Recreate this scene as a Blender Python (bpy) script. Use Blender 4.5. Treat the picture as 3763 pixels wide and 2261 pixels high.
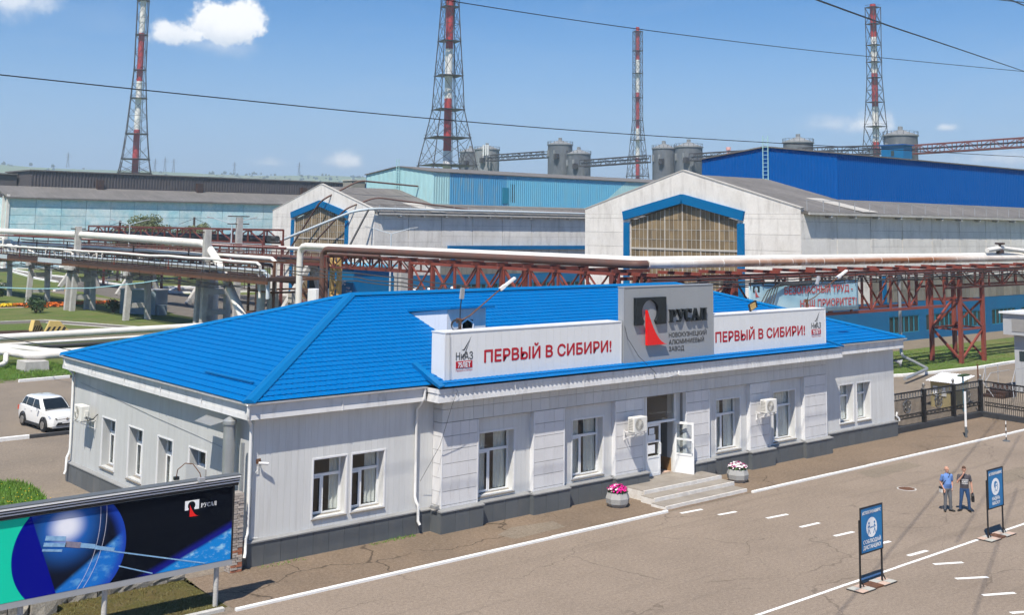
import bpy, bmesh, math, random
from mathutils import Vector, Matrix
import numpy as np
random.seed(7)
SC = bpy.context.scene
COL = SC.collection
for o in list(bpy.data.objects): bpy.data.objects.remove(o)
# ------------------------------------------------------------------ camera
def cam_axes(yaw, pitch, roll):
    f = Vector((math.sin(yaw)*math.cos(pitch), math.cos(yaw)*math.cos(pitch), math.sin(pitch)))
    r = Vector((math.cos(yaw), -math.sin(yaw), 0)); u = r.cross(f)
    return r*math.cos(roll)+u*math.sin(roll), u*math.cos(roll)-r*math.sin(roll), f
CR, CU, CF = cam_axes(math.radians(40.8024), math.radians(6.4692), math.radians(0.7468))
CAMPOS = Vector((-19.1813, -35.2568, 11.3022))
cd = bpy.data.cameras.new('camera'); cam = bpy.data.objects.new('camera', cd); COL.objects.link(cam)
m = Matrix((CR, CU, -CF)).transposed().to_4x4(); m.translation = CAMPOS; cam.matrix_world = m
cd.sensor_width = 36; cd.sensor_fit = 'HORIZONTAL'; cd.lens = 4195.71/3763*36
cd.shift_y = -(1130.5-357.26)/3763
cd.clip_start = .5; cd.clip_end = 30000
SC.camera = cam
SC.view_settings.view_transform = 'Standard'; SC.view_settings.look = 'None'
SC.view_settings.gamma = 1; SC.view_settings.exposure = 0.42
SC.cycles.max_bounces = 5; SC.cycles.diffuse_bounces = 2; SC.cycles.transparent_max_bounces = 8
SC.cycles.volume_bounces = 0
SC.cycles.use_denoising = True; SC.cycles.use_adaptive_sampling = True; SC.cycles.adaptive_threshold = .04
# ------------------------------------------------------------------ sun and sky
SUN_EL = math.radians(57.8); SUN_AZ = math.atan2(-.845, -.535)      # azimuth from +Y towards +X
sund = bpy.data.lights.new('sun', 'SUN'); sund.energy = 5.0; sund.angle = math.radians(.5); sund.color = (1, .93, .81)
sun = bpy.data.objects.new('sun', sund); COL.objects.link(sun)
sdir = Vector((math.sin(SUN_AZ)*math.cos(SUN_EL), math.cos(SUN_AZ)*math.cos(SUN_EL), math.sin(SUN_EL)))
sun.rotation_euler = sdir.to_track_quat('Z', 'Y').to_euler(); sun.location = (-20, -40, 60)
W = bpy.data.worlds.new('World'); SC.world = W; W.use_nodes = True
nt = W.node_tree; nt.nodes.clear()
class NT:
    """tiny helper to write node graphs"""
    def __init__(s, t): s.t = t
    def n(s, typ, **k):
        nd = s.t.nodes.new(typ)
        for a, b in k.items(): setattr(nd, a, b)
        return nd
    def put(s, sock, v):
        if isinstance(v, bpy.types.NodeSocket): s.t.links.new(v, sock)
        elif v is not None: sock.default_value = v
    def math(s, op, a, b=None, c=None, clamp=False):
        nd = s.n('ShaderNodeMath', operation=op, use_clamp=clamp)
        for i, v in enumerate((a, b, c)): s.put(nd.inputs[i], v)
        return nd.outputs[0]
    def vec(s, op, a, b=None):
        nd = s.n('ShaderNodeVectorMath', operation=op)
        s.put(nd.inputs[0], a); s.put(nd.inputs[1], b)
        return nd.outputs['Value'] if op in ('DOT_PRODUCT', 'LENGTH', 'DISTANCE') else nd.outputs[0]
    def noise(s, vec, scale, detail=3, rough=.55, dist=0):
        nd = s.n('ShaderNodeTexNoise'); s.put(nd.inputs['Vector'], vec)
        nd.inputs['Scale'].default_value = scale; nd.inputs['Detail'].default_value = detail
        nd.inputs['Roughness'].default_value = rough; nd.inputs['Distortion'].default_value = dist
        return nd.outputs[0]
    def ramp(s, fac, stops):
        nd = s.n('ShaderNodeValToRGB'); s.put(nd.inputs[0], fac); e = nd.color_ramp.elements
        while len(e) < len(stops): e.new(.5)
        for el, (p, c) in zip(e, stops):
            el.position = p; el.color = (c, c, c, 1) if not hasattr(c, '__len__') else (*c[:3], 1)
        return nd.outputs[0]
    def mix(s, fac, a, b, blend='MIX'):
        nd = s.n('ShaderNodeMix', data_type='RGBA', blend_type=blend)
        s.put(nd.inputs[0], fac)
        for i, v in ((6, a), (7, b)):
            s.put(nd.inputs[i], (*v[:3], 1) if isinstance(v, (tuple, list)) else v)
        return nd.outputs[2]
    def smooth(s, v, a, b):
        nd = s.n('ShaderNodeMapRange', interpolation_type='SMOOTHSTEP'); s.put(nd.inputs[0], v)
        nd.inputs[1].default_value = a; nd.inputs[2].default_value = b
        return nd.outputs[0]
def world_graph():
    T = NT(nt)
    sky = T.n('ShaderNodeTexSky', sky_type='NISHITA', sun_disc=False)
    sky.sun_elevation = SUN_EL; sky.sun_rotation = SUN_AZ % (2*math.pi)
    sky.altitude = 300; sky.air_density = 1.0; sky.dust_density = .2; sky.ozone_density = 3.0
    d = T.n('ShaderNodeTexCoord').outputs['Generated']
    sp = T.n('ShaderNodeSeparateXYZ'); T.put(sp.inputs[0], d)
    az = T.math('ARCTAN2', sp.outputs[0], sp.outputs[1]); el = T.math('ARCSINE', sp.outputs[2])
    # moist summer air: the low sky pales to bluish white all round the horizon
    skyc = T.mix(T.smooth(el, .23, -.01), T.mix(1, sky.outputs[0], (.40, .97, 1.46), 'MULTIPLY'), (5.5, 7.4, 10.2))
    # cumulus: the ones in view, then a scatter of the same kind round the rest of the sky
    rnd = random.Random(3); k = 3763/2470
    clouds = [  # view px (2470 wide), half sizes (px), softness, opacity
        (540, 60, 122, 84, .2, 1.0), (425, 84, 100, 58, .28, .95), (505, 108, 175, 50, .8, .55), (45, 0, 180, 95, .55, .8), (830, 390, 95, 46, .5, .95), (650, 394, 74, 30, .55, .8), (1150, 398, 120, 30, .7, .5),
        (2100, 300, 100, 54, .5, .95), (2000, 300, 120, 44, .6, .6), (2280, 308, 44, 22, .5, .8), (2390, 385, 210, 46, .65, .8)]
    dirs = []
    for px, py, hw, hh, so, op in clouds:
        dv = (CF + CR*((px*k-1881.5)/4195.71) - CU*((py*k-357.26)/4195.71)).normalized()
        dirs.append((math.atan2(dv.x, dv.y), math.asin(dv.z), hw*k/4195.71, hh*k/4195.71, so, op))
    for i in range(7):
        a_ = math.radians(40.8 + 75 + i*35 + rnd.uniform(-8, 8)); a_ = (a_+math.pi) % (2*math.pi)-math.pi; w = rnd.uniform(.05, .1)
        dirs.append((a_, math.radians(rnd.choice((4, 8, 13, 20))), w, w*.48, .35, rnd.uniform(.6, 1)))
    nz = T.math('ADD', T.math('MULTIPLY_ADD', T.noise(d, 34, 6, .62), 1.7, -.85), T.math('MULTIPLY_ADD', T.noise(d, 10, 2, .5), .9, -.45))
    one = T.math('ADD', nz, 1.0); cov = None; tone = None
    for a0, e0, a, b, so, op in dirs:
        x = T.math('MULTIPLY_ADD', az, 1/a, -a0/a); y = T.math('MULTIPLY_ADD', el, 1/b, -e0/b)
        y2 = T.math('MAXIMUM', y, T.math('MULTIPLY', y, -1.6))
        rad = T.math('SQRT', T.math('MULTIPLY_ADD', x, x, T.math('MULTIPLY', y2, y2)))
        v = T.math('MULTIPLY', T.smooth(T.math('SUBTRACT', one, rad), .1, .1+so*1.6), op)
        t = T.math('MULTIPLY', v, T.smooth(T.math('MULTIPLY_ADD', nz, .5, y), -.8, .15))
        cov = v if cov is None else T.math('MAXIMUM', cov, v)
        tone = t if tone is None else T.math('MAXIMUM', tone, t)
    thin = T.math('MULTIPLY', T.smooth(T.noise(T.vec('MULTIPLY', d, (3, 3, 14)), 2.0, 4, .6, .6), .5, .85), .15)
    cov = T.math('MAXIMUM', cov, thin)
    lit = T.mix(tone, (7.0, 8.4, 10.4), (14.5, 14.5, 14.5))
    bg = T.n('ShaderNodeBackground'); bg.inputs[1].default_value = .062
    T.put(bg.inputs[0], T.mix(cov, skyc, lit))
    out = T.n('ShaderNodeOutputWorld'); nt.links.new(bg.outputs[0], out.inputs[0])
world_graph(); W.cycles.sampling_method = 'MANUAL'; W.cycles.sample_map_resolution = 256
# ------------------------------------------------------------------ helpers
def rgb(r, g, b):
    f = lambda c: (c/255/12.92 if c/255 <= .04045 else ((c/255+.055)/1.055)**2.4)
    return (f(r), f(g), f(b))
MAT = {}
def mat(name, col, rough=.6, metal=0, var=.12, scale=1.5, col2=None, fine=0, fscale=40, bump=0, bscale=30, streak=0, stcol=(.12, .1, .08), stscale=(2.5, 2.5, .25), spec=.4, rand=0, coat=0):
    """plain painted / weathered surface: large mottling, fine grain, vertical streaks, bump"""
    m = bpy.data.materials.new(name); m.use_nodes = True; MAT[name] = m
    t = m.node_tree; T = NT(t); b = t.nodes['Principled BSDF']
    pos = T.n('ShaderNodeNewGeometry').outputs['Position']
    c2 = col2 or tuple(x*.55 for x in col)
    f = T.ramp(T.noise(pos, scale, 3, .62), [(.32, 0.), (.72, 1.)])
    c = T.mix(T.math('MULTIPLY', f, var), col, c2)
    if fine:
        g = T.noise(pos, fscale, 2, .7)
        c = T.mix(fine, c, T.ramp(g, [(.3, .0), (.7, 1.)]), 'SOFT_LIGHT')
    if streak:
        s = T.ramp(T.noise(T.vec('MULTIPLY', pos, stscale), 1.6, 4, .7), [(.5, 0.), (.74, 1.)])
        c = T.mix(T.math('MULTIPLY', s, streak), c, stcol)
    if rand:
        oi = T.n('ShaderNodeObjectInfo').outputs['Random']
        c = T.mix(1, c, T.ramp(oi, [(0, 1-rand), (1, 1+rand*.3)]), 'MULTIPLY')
    T.put(b.inputs['Base Color'], c)
    b.inputs['Roughness'].default_value = rough; b.inputs['Metallic'].default_value = metal
    b.inputs['Specular IOR Level'].default_value = spec
    if coat: b.inputs['Coat Weight'].default_value = coat; b.inputs['Coat Roughness'].default_value = .06
    if bump:
        bn = T.n('ShaderNodeBump'); bn.inputs['Strength'].default_value = bump; bn.inputs['Distance'].default_value = .02
        T.put(bn.inputs['Height'], T.noise(pos, bscale, 4, .6)); t.links.new(bn.outputs[0], b.inputs['Normal'])
    return m
class MB:
    def __init__(s): s.v = []; s.f = []
    def add(s, vs, fs):
        k = len(s.v); s.v += [tuple(v) for v in vs]; s.f += [tuple(i+k for i in f) for f in fs]; return s
    def box(s, x0, x1, y0, y1, z0, z1):
        return s.add([(x0,y0,z0),(x1,y0,z0),(x1,y1,z0),(x0,y1,z0),(x0,y0,z1),(x1,y0,z1),(x1,y1,z1),(x0,y1,z1)],
                     [(0,3,2,1),(4,5,6,7),(0,1,5,4),(1,2,6,5),(2,3,7,6),(3,0,4,7)])
    def bar(s, a, b, w, h=None, up=(0, 0, 1)):
        h = h or w; a = Vector(a); b = Vector(b); d = (b-a)
        if d.length < 1e-6: return s
        d.normalize(); up = Vector(up)
        if abs(d.dot(up)) > .97: up = Vector((0, 1, 0))
        r = d.cross(up).normalized()*(w/2); u = r.cross(d).normalized()*(h/2)
        return s.add([a-r-u, a+r-u, a+r+u, a-r+u, b-r-u, b+r-u, b+r+u, b-r+u],
                     [(0,1,2,3),(7,6,5,4),(0,4,5,1),(1,5,6,2),(2,6,7,3),(3,7,4,0)])
    def tube(s, pts, r, n=8, caps=True):
        P = [Vector(p) for p in pts]; R = r if hasattr(r, '__len__') else [r]*len(P)
        rings = []; prev = None
        for i, p in enumerate(P):
            d = ((P[i+1]-p).normalized() if i+1 < len(P) else Vector()) + ((p-P[i-1]).normalized() if i else Vector())
            d = d.normalized() if d.length > 1e-6 else Vector((0, 0, 1))
            if prev is None:
                up = Vector((0, 0, 1)) if abs(d.z) < .9 else Vector((1, 0, 0)); x = d.cross(up).normalized()
            else: x = (prev - d*prev.dot(d)).normalized()
            prev = x; y = d.cross(x)
            k = 1.0
            if 0 < i < len(P)-1:
                c = max(.35, math.sqrt(max(.02, (1+(P[i+1]-p).normalized().dot((p-P[i-1]).normalized()))/2))); k = 1/c if c > .6 else 1.3
            rings.append([p+(x*math.cos(a)+y*math.sin(a))*R[i] for a in [2*math.pi*j/n for j in range(n)]])
        k = len(s.v); s.v += [tuple(v) for g in rings for v in g]
        for i in range(len(rings)-1):
            for j in range(n):
                a = k+i*n+j; b = k+i*n+(j+1) % n; s.f.append((a, a+n, b+n, b))
        if caps: s.f.append(tuple(k+j for j in range(n))); s.f.append(tuple(k+(len(rings)-1)*n+j for j in reversed(range(n))))
        return s
    def lathe(s, prof, c=(0, 0, 0), n=16, axis='z'):
        k = len(s.v)
        for r, z in prof:
            for j in range(n):
                a = 2*math.pi*j/n; x, y = r*math.cos(a), r*math.sin(a)
                p = (x, y, z) if axis == 'z' else ((z, x, y) if axis == 'x' else (y, z, x))
                s.v.append((c[0]+p[0], c[1]+p[1], c[2]+p[2]))
        for i in range(len(prof)-1):
            for j in range(n):
                a = k+i*n+j; b = k+i*n+(j+1) % n; s.f.append((a, b, b+n, a+n))
        s.f.append(tuple(k+j for j in reversed(range(n)))); s.f.append(tuple(k+(len(prof)-1)*n+j for j in range(n)))
        return s
    def prism(s, pts, ext):
        """pts: 3-D outline, extruded by vector ext"""
        n = len(pts); e = Vector(ext); a = [Vector(p) for p in pts]
        k = len(s.v); s.v += [tuple(p) for p in a]+[tuple(p+e) for p in a]
        s.f.append(tuple(k+i for i in range(n))); s.f.append(tuple(k+n+i for i in reversed(range(n))))
        for i in range(n): j = (i+1) % n; s.f.append((k+i, k+n+i, k+n+j, k+j))
        return s
    def mesh(s, name, mats, off=(0, 0, 0)):
        me = bpy.data.meshes.new(name)
        me.from_pydata([(a-off[0], b-off[1], c-off[2]) for a, b, c in s.v], [], s.f)
        for mm in (mats if isinstance(mats, (list, tuple)) else [mats]): me.materials.append(MAT[mm] if isinstance(mm, str) else mm)
        return me
    def build(s, name, mt, parent=None, smooth=False, fix=True):
        off = root_loc(parent); me = s.mesh(name, mt, off)
        if fix:
            bm = bmesh.new(); bm.from_mesh(me); bmesh.ops.recalc_face_normals(bm, faces=bm.faces); bm.to_mesh(me); bm.free()
        if smooth: smooth_mesh(me, smooth)
        return link(name, me, parent)
def smooth_mesh(me, ang=35):
    me.shade_smooth()
    try: me.set_sharp_from_angle(angle=math.radians(35 if ang is True else ang))
    except Exception: pass
def root_loc(p):
    if p is None: return (0, 0, 0)
    while p.parent: p = p.parent
    return tuple(p.location)
def link(name, data, parent=None):
    o = bpy.data.objects.new(name, data); COL.objects.link(o)
    if parent: o.parent = parent
    return o
def tag(o, label=None, cat=None, group=None, kind=None):
    for k, v in (('label', label), ('category', cat), ('group', group), ('kind', kind)):
        if v: o[k] = v
    return o
def thing(name, label, cat, loc=(0, 0, 0), group=None):
    o = bpy.data.objects.new(name, None); COL.objects.link(o); o.location = loc; o.empty_display_size = .2
    return tag(o, label, cat, group)
_pc = {}
def piece(name, mt, parent, x0, x1, y0, y1, z0, z1):
    """box-shaped piece; alike pieces share their mesh"""
    key = (name, mt, round(x1-x0, 3), round(y1-y0, 3), round(z1-z0, 3))
    if key not in _pc: _pc[key] = MB().box(0, x1-x0, 0, y1-y0, 0, z1-z0).mesh(name, mt)
    o = link(name, _pc[key], parent); r = root_loc(parent); o.location = (x0-r[0], y0-r[1], z0-r[2]); return o
def place(name, me, parent, loc, rotz=0, rot=None):
    o = link(name, me, parent); r = root_loc(parent); o.location = (loc[0]-r[0], loc[1]-r[1], loc[2]-r[2])
    o.rotation_euler = rot or (0, 0, rotz); return o
def copy_tree(o, parent=None):
    c = o.copy(); COL.objects.link(c); c.parent = parent
    for ch in list(o.children): copy_tree(ch, c)
    return c
def rect_minus(rects, holes):
    for (a, b, c, d) in holes:
        out = []
        for (x0, x1, z0, z1) in rects:
            if b <= x0 or a >= x1 or d <= z0 or c >= z1: out.append((x0, x1, z0, z1)); continue
            if a > x0: out.append((x0, a, z0, z1))
            if b < x1: out.append((b, x1, z0, z1))
            u, v = max(x0, a), min(x1, b)
            if c > z0: out.append((u, v, z0, c))
            if d < z1: out.append((u, v, d, z1))
        rects = out
    return rects
def text(name, body, mt, parent, origin, right, up, width, height, depth=.01, bold=0.0, slant=0):
    """flat lettering fitted to width x height, standing proud by depth along right x up"""
    c = bpy.data.curves.new('lettering', 'FONT'); c.body = body; c.size = 1; c.resolution_u = 3; c.fill_mode = 'FRONT'
    o = bpy.data.objects.new('tmp', c); COL.objects.link(o)
    dg = bpy.context.evaluated_depsgraph_get(); dg.update()
    me = bpy.data.meshes.new_from_object(o.evaluated_get(dg)); bpy.data.objects.remove(o); bpy.data.curves.remove(c)
    co = np.zeros(len(me.vertices)*3); me.vertices.foreach_get('co', co); co = co.reshape(-1, 3)
    lo, hi = co.min(0), co.max(0)
    # cap height by a flat letter, not by accents
    R_, U_ = Vector(right), Vector(up); N = R_.cross(U_); off = Vector(origin)-Vector(root_loc(parent))
    cap = .73 if height > 0 else hi[1]-lo[1]
    sx = width/(hi[0]-lo[0]); sz = height/cap
    bm = bmesh.new(); bm.from_mesh(me); (bmesh.ops.remove_doubles(bm, verts=bm.verts, dist=1e-4) if depth > .02 else None); bmesh.ops.triangulate(bm, faces=bm.faces); bm.verts.index_update(); base = [(v.co.x, v.co.y) for v in bm.verts]; faces = [[v.index for v in f.verts] for f in bm.faces]; bm.free(); bm = bmesh.new()
    q = bold*1.7*abs(height); shifts = [(0, 0)] + ([(q, 0), (-q, 0), (0, q), (0, -q), (q*.7, q*.7), (-q*.7, -q*.7)] if bold > 0 else [])
    for k, (du, dv) in enumerate(shifts):                      # heavier strokes: shifted layers, each a hair above the last
        lay = []
        for x0, y0 in base:
            x, y = (x0-lo[0])*sx+du, y0*sz+dv; lay.append(bm.verts.new(off + R_*(x+slant*y) + U_*y + N*(.004+.0012*k)))
        for f in faces:
            if len(set(f)) > 2: bm.faces.new([lay[i] for i in f])
    if depth > .02:
        g = bmesh.ops.extrude_face_region(bm, geom=bm.faces[:]); bmesh.ops.translate(bm, verts=[e for e in g['geom'] if isinstance(e, bmesh.types.BMVert)], vec=N*depth)
        bmesh.ops.recalc_face_normals(bm, faces=bm.faces)
    me = bpy.data.meshes.new(name); bm.to_mesh(me); bm.free()
    me.name = name; me.materials.clear(); me.materials.append(MAT[mt])
    return link(name, me, parent)
# ------------------------------------------------------------------ materials
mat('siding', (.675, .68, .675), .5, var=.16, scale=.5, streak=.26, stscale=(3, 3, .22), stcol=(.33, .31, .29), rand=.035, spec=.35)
mat('panel_white', (.73, .725, .735), .42, var=.14, scale=.8, streak=.24, stscale=(2.2, 2.2, .5), stcol=(.36, .33, .30), rand=.05)
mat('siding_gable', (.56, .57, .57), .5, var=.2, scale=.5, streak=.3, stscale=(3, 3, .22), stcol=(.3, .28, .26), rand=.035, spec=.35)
mat('pane_pale', (.5, .5, .48), .5)
mat('wall_core', (.30, .29, .28), .8, var=.3, scale=3)
mat('band_panel', (.65, .66, .665), .45, var=.14, scale=.8, streak=.2, stscale=(4, 4, .4), stcol=(.28, .27, .26), rand=.05)
mat('plinth_panel', (.105, .118, .13), .5, var=.3, scale=1.2, col2=(.16, .165, .165), streak=.25, stscale=(2, 2, .4), stcol=(.2, .18, .16), rand=.08)
mat('ledge', (.27, .275, .28), .6, var=.35, scale=1.5, col2=(.16, .15, .14), fine=.25, fscale=60)
mat('fascia', (.70, .70, .71), .55, var=.25, scale=1.0, col2=(.45, .44, .42), streak=.38, stscale=(2.2, 2.2, .35), stcol=(.16, .15, .14))
mat('soffit', (.6, .61, .63), .6)
mat('gutter_white', (.78, .78, .77), .4, var=.2, scale=2, streak=.2, stcol=(.25, .22, .2))
mat('roof_blue', (.0, .135, .40), .55, var=.4, scale=.35, col2=(.001, .112, .345), spec=.08, fine=.10, fscale=5, streak=.15, stscale=(.9, .9, .9), stcol=(.008, .145, .37))
mat('flashing_blue', (.002, .14, .37), .45, var=.25, scale=1.2, col2=(.002, .105, .31), spec=.12)
mat('pvc_white', (.82, .83, .84), .3, var=.05)
mat('trim_white', (.74, .745, .76), .4, var=.08, scale=2, streak=.12, stcol=(.3, .28, .26))
mat('sill_grey', (.24, .22, .195), .7, var=.6, scale=4, col2=(.14, .12, .1))
mat('curtain', (.72, .71, .66), .9, var=.25, scale=6)
mat('blind', (.80, .79, .75), .8, var=.2, scale=8)
mat('shade_dark', (.018, .018, .02), .9, var=.2)  # near-black for sheets that stand in for the shade inside openings
mat('room_wall', (.22, .22, .21), .9)
mat('wood_brown', (.34, .2, .09), .6, var=.3, scale=6)
mat('sign_white', (.74, .745, .75), .4, var=.08, scale=.8, streak=.1, stscale=(3, 3, .2), stcol=(.35, .34, .33), rand=.02)
mat('sign_grey', (.33, .345, .365), .38, var=.08, scale=.6, metal=.1, rand=.02)
mat('letter_red', (.47, .008, .022), .45, var=.05)
mat('sail_red', (.78, .012, .012), .3, var=.05)
mat('letter_dark', (.012, .016, .02), .35, var=.1)
mat('letter_grey', (.07, .075, .085), .4, var=.1)
mat('letter_bronze', (.05, .047, .045), .35)
mat('print_white', (.85, .86, .88), .5, var=.03)
mat('rust_metal', (.16, .07, .035), .75, var=.7, scale=8, col2=(.05, .03, .02))
mat('black_metal', (.014, .014, .016), .45, var=.3, scale=5, col2=(.03, .028, .026))
mat('lamp_grey', (.35, .36, .38), .4, var=.2)
mat('lamp_white', (.78, .78, .78), .35)
mat('ac_white', (.77, .76, .72), .45, var=.12, scale=4, streak=.15, stcol=(.4, .35, .28))
mat('ac_grille', (.36, .34, .30), .5, var=.2, scale=5)
mat('galvanized', (.42, .44, .45), .45, metal=.55, var=.35, scale=3, col2=(.25, .26, .27))
mat('concrete', (.52, .505, .48), .85, var=.45, scale=1.6, col2=(.24, .23, .21), fine=.3, fscale=25, bump=.3, bscale=20, streak=.25, stcol=(.15, .14, .12))
mat('concrete_step', (.30, .27, .235), .8, var=.6, scale=1.5, col2=(.19, .165, .14), fine=.3, fscale=50)
mat('step_white', (.74, .72, .69), .7, var=.6, scale=3, col2=(.5, .45, .4), fine=.2, fscale=30)
mat('planter_stone', (.36, .36, .355), .85, var=.35, scale=5, col2=(.24, .24, .24), fine=.3, fscale=90, bump=.3, bscale=60)
mat('soil', (.05, .035, .025), .95)
mat('petal_pink', (.72, .015, .28), .6, var=.2, scale=20, col2=(.5, .01, .25))
mat('petal_white', (.85, .78, .80), .6, var=.1)
mat('petal_plum', (.42, .06, .2), .6)
mat('leaf', (.055, .13, .025), .6, var=.5, scale=6, col2=(.03, .07, .015), rand=.3)
mat('leaf_dark', (.04, .085, .025), .65, var=.6, scale=2, col2=(.02, .045, .012))
mat('blade', (.10, .23, .025), .7, var=.6, scale=.8, col2=(.17, .22, .05))
mat('kerb_white', (.82, .82, .81), .7, var=.3, scale=2.5, col2=(.55, .53, .5), fine=.25, fscale=20)
mat('kerb_black', (.05, .052, .058), .75, var=.3, scale=3, fine=.2, fscale=30)
mat('line_white', (.84, .84, .83), .7, var=.25, scale=4, col2=(.6, .56, .52), fine=.3, fscale=30)
mat('stone_rough', (.36, .335, .30), .9, var=.6, scale=3, col2=(.2, .18, .155), bump=.8, bscale=9, fine=.4, fscale=25, rand=.2)
mat('brick_white', (.52, .47, .43), .85, var=.5, scale=9, col2=(.34, .25, .2), bump=.4, bscale=40, rand=.22)
mat('brick_red', (.42, .17, .1), .85, var=.4, scale=9, rand=.2)
mat('mortar', (.30, .27, .245), .95, var=.3, scale=8)
# background works
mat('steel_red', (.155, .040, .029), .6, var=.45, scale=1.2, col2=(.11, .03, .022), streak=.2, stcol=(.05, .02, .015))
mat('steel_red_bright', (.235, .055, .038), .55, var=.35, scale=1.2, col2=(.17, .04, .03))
mat('steel_dark', (.04, .026, .022), .7, var=.5, scale=1.5, col2=(.11, .045, .025))
mat('pipe_white', (.76, .74, .70), .55, var=.35, scale=.7, col2=(.55, .5, .44), streak=.2, stscale=(.8, .8, .8), stcol=(.3, .2, .12))
mat('pipe_grey', (.50, .56, .60), .5, var=.3, scale=1, col2=(.36, .4, .44))
mat('pipe_brown', (.105, .065, .055), .65, var=.5, scale=1.0, col2=(.17, .06, .035))
mat('cable_dark', (.012, .014, .02), .5)
mat('cable_grey', (.05, .05, .052), .7)
mat('factory_white', (.80, .77, .73), .8, var=.45, scale=.35, col2=(.52, .49, .45), streak=.36, stscale=(.8, .8, .16), stcol=(.25, .22, .19), fine=.15, fscale=4, bump=.2, bscale=3, rand=.06)
mat('factory_blue', (.001, .135, .31), .6, var=.4, scale=.6, col2=(.02, .10, .24), streak=.2, stscale=(.6, .6, .15), stcol=(.02, .05, .1))
mat('blue_trim', (.0, .135, .34), .55, var=.4, scale=.7, col2=(.004, .10, .25), spec=.1)
mat('blue_sheet', (.0, .085, .34), .5, var=.12, scale=.2, spec=.08)
mat('teal_sheet', (.15, .46, .64), .55, var=.35, scale=.3, col2=(.07, .33, .60), streak=.3, stscale=(.5, .5, .1), stcol=(.3, .35, .3))
mat('teal_pale', (.38, .62, .64), .55, var=.35, scale=.4, col2=(.28, .52, .56), streak=.35, stscale=(.6, .6, .12), stcol=(.3, .34, .28))
mat('teal_deep', (.075, .30, .52), .55, var=.3, scale=.5, col2=(.1, .34, .56), streak=.55, stscale=(.7, .7, .12), stcol=(.35, .36, .25))
mat('roofing', (.165, .155, .15), .85, var=.6, scale=.25, col2=(.09, .086, .083), streak=.3, stscale=(1.2, .08, .2), stcol=(.35, .33, .3), fine=.2, fscale=3)
mat('roof_pale', (.48, .46, .43), .8, var=.5, scale=.4, col2=(.3, .28, .26))
mat('dark_sheet', (.06, .055, .062), .6, var=.5, scale=.15, col2=(.12, .10, .095), streak=.2, stscale=(.4, .4, .1))
mat('pale_blue_wall', (.44, .71, .78), .8, var=1.0, scale=.22, col2=(.70, .80, .82), streak=.5, stscale=(.45, .45, .3), stcol=(.18, .46, .56), rand=.12, fine=.3, fscale=1.2)
mat('pane_brown', (.27, .195, .105), .4, var=.55, scale=.7, col2=(.16, .118, .065), rand=.38, spec=.5)
mat('pane_dull', (.27, .25, .215), .5, var=.5, scale=.6, col2=(.14, .13, .115), rand=.35)
mat('pane_dark', (.03, .045, .05), .25, var=.5, scale=1, col2=(.05, .07, .075), rand=.3)
mat('mullion', (.50, .47, .42), .7, var=.3, scale=1)
mat('frame_teal', (.02, .22, .33), .6, var=.2)
mat('stack_red', (.42, .035, .032), .6, var=.3, scale=.12, col2=(.3, .02, .02), streak=.25, stscale=(.5, .5, .04))
mat('stack_white', (.78, .77, .74), .6, var=.35, scale=.1, col2=(.5, .48, .45), streak=.35, stscale=(.4, .4, .03), stcol=(.2, .15, .12))
mat('lattice', (.055, .05, .052), .6, var=.3, scale=.1)
mat('lattice_red', (.20, .06, .05), .6, var=.3, scale=.1)
mat('silo', (.080, .092, .110), .8, var=.5, scale=.12, col2=(.19, .205, .22), streak=.5, stscale=(.15, .15, .04), stcol=(.24, .25, .26))
mat('silo_light', (.22, .235, .25), .8, var=.5, scale=.12, col2=(.15, .15, .15), streak=.5, stscale=(.15, .15, .04), stcol=(.4, .39, .37))
mat('yellow_paint', (.55, .36, .13), .6, var=.35, scale=2, col2=(.35, .22, .08))
mat('yellow_warn', (.62, .46, .16), .75, var=.3, scale=3)
mat('black_warn', (.03, .027, .022), .8)
mat('grey_panel', (.44, .45, .465), .45, var=.15, scale=1, rand=.03)
mat('grey_blue_box', (.20, .26, .31), .5, var=.3, scale=1.2, col2=(.14, .19, .23))
mat('dirt', (.2, .165, .125), .95, var=.5, scale=.7, col2=(.12, .1, .07), fine=.3, fscale=20)
mat('kiosk_yellow', (.50, .42, .22), .7, var=.3, scale=2)
mat('silver_cast', (.34, .33, .31), .38, metal=.7, var=.4, scale=12, col2=(.12, .115, .11))
mat('dish_pink', (.78, .42, .40), .5, var=.1)
mat('sign_blue', (.008, .175, .43), .4, var=.06, scale=3)
mat('tile_pink', (.56, .41, .33), .7, var=.2, scale=4)
mat('tile_grey', (.45, .44, .40), .7, var=.2, scale=4)
mat('cabinet_white', (.8, .81, .83), .5)
mat('rope_cyan', (.30, .55, .62), .7)
mat('flower_orange', (.70, .17, .02), .8, var=.3, scale=4)
mat('flower_yellow', (.80, .55, .02), .8, var=.2, scale=4)
mat('road_sign_blue', (.02, .12, .5), .5)
mat('road_sign_red', (.6, .1, .06), .5)
mat('field', (.16, .23, .09), .95, var=.8, scale=.004, col2=(.26, .25, .12), fine=.2, fscale=.03)
mat('far_wood', (.035, .06, .03), .9, var=.5, scale=.02)
mat('rail_steel', (.10, .06, .045), .6)
mat('sleeper', (.09, .075, .06), .9)

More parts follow.
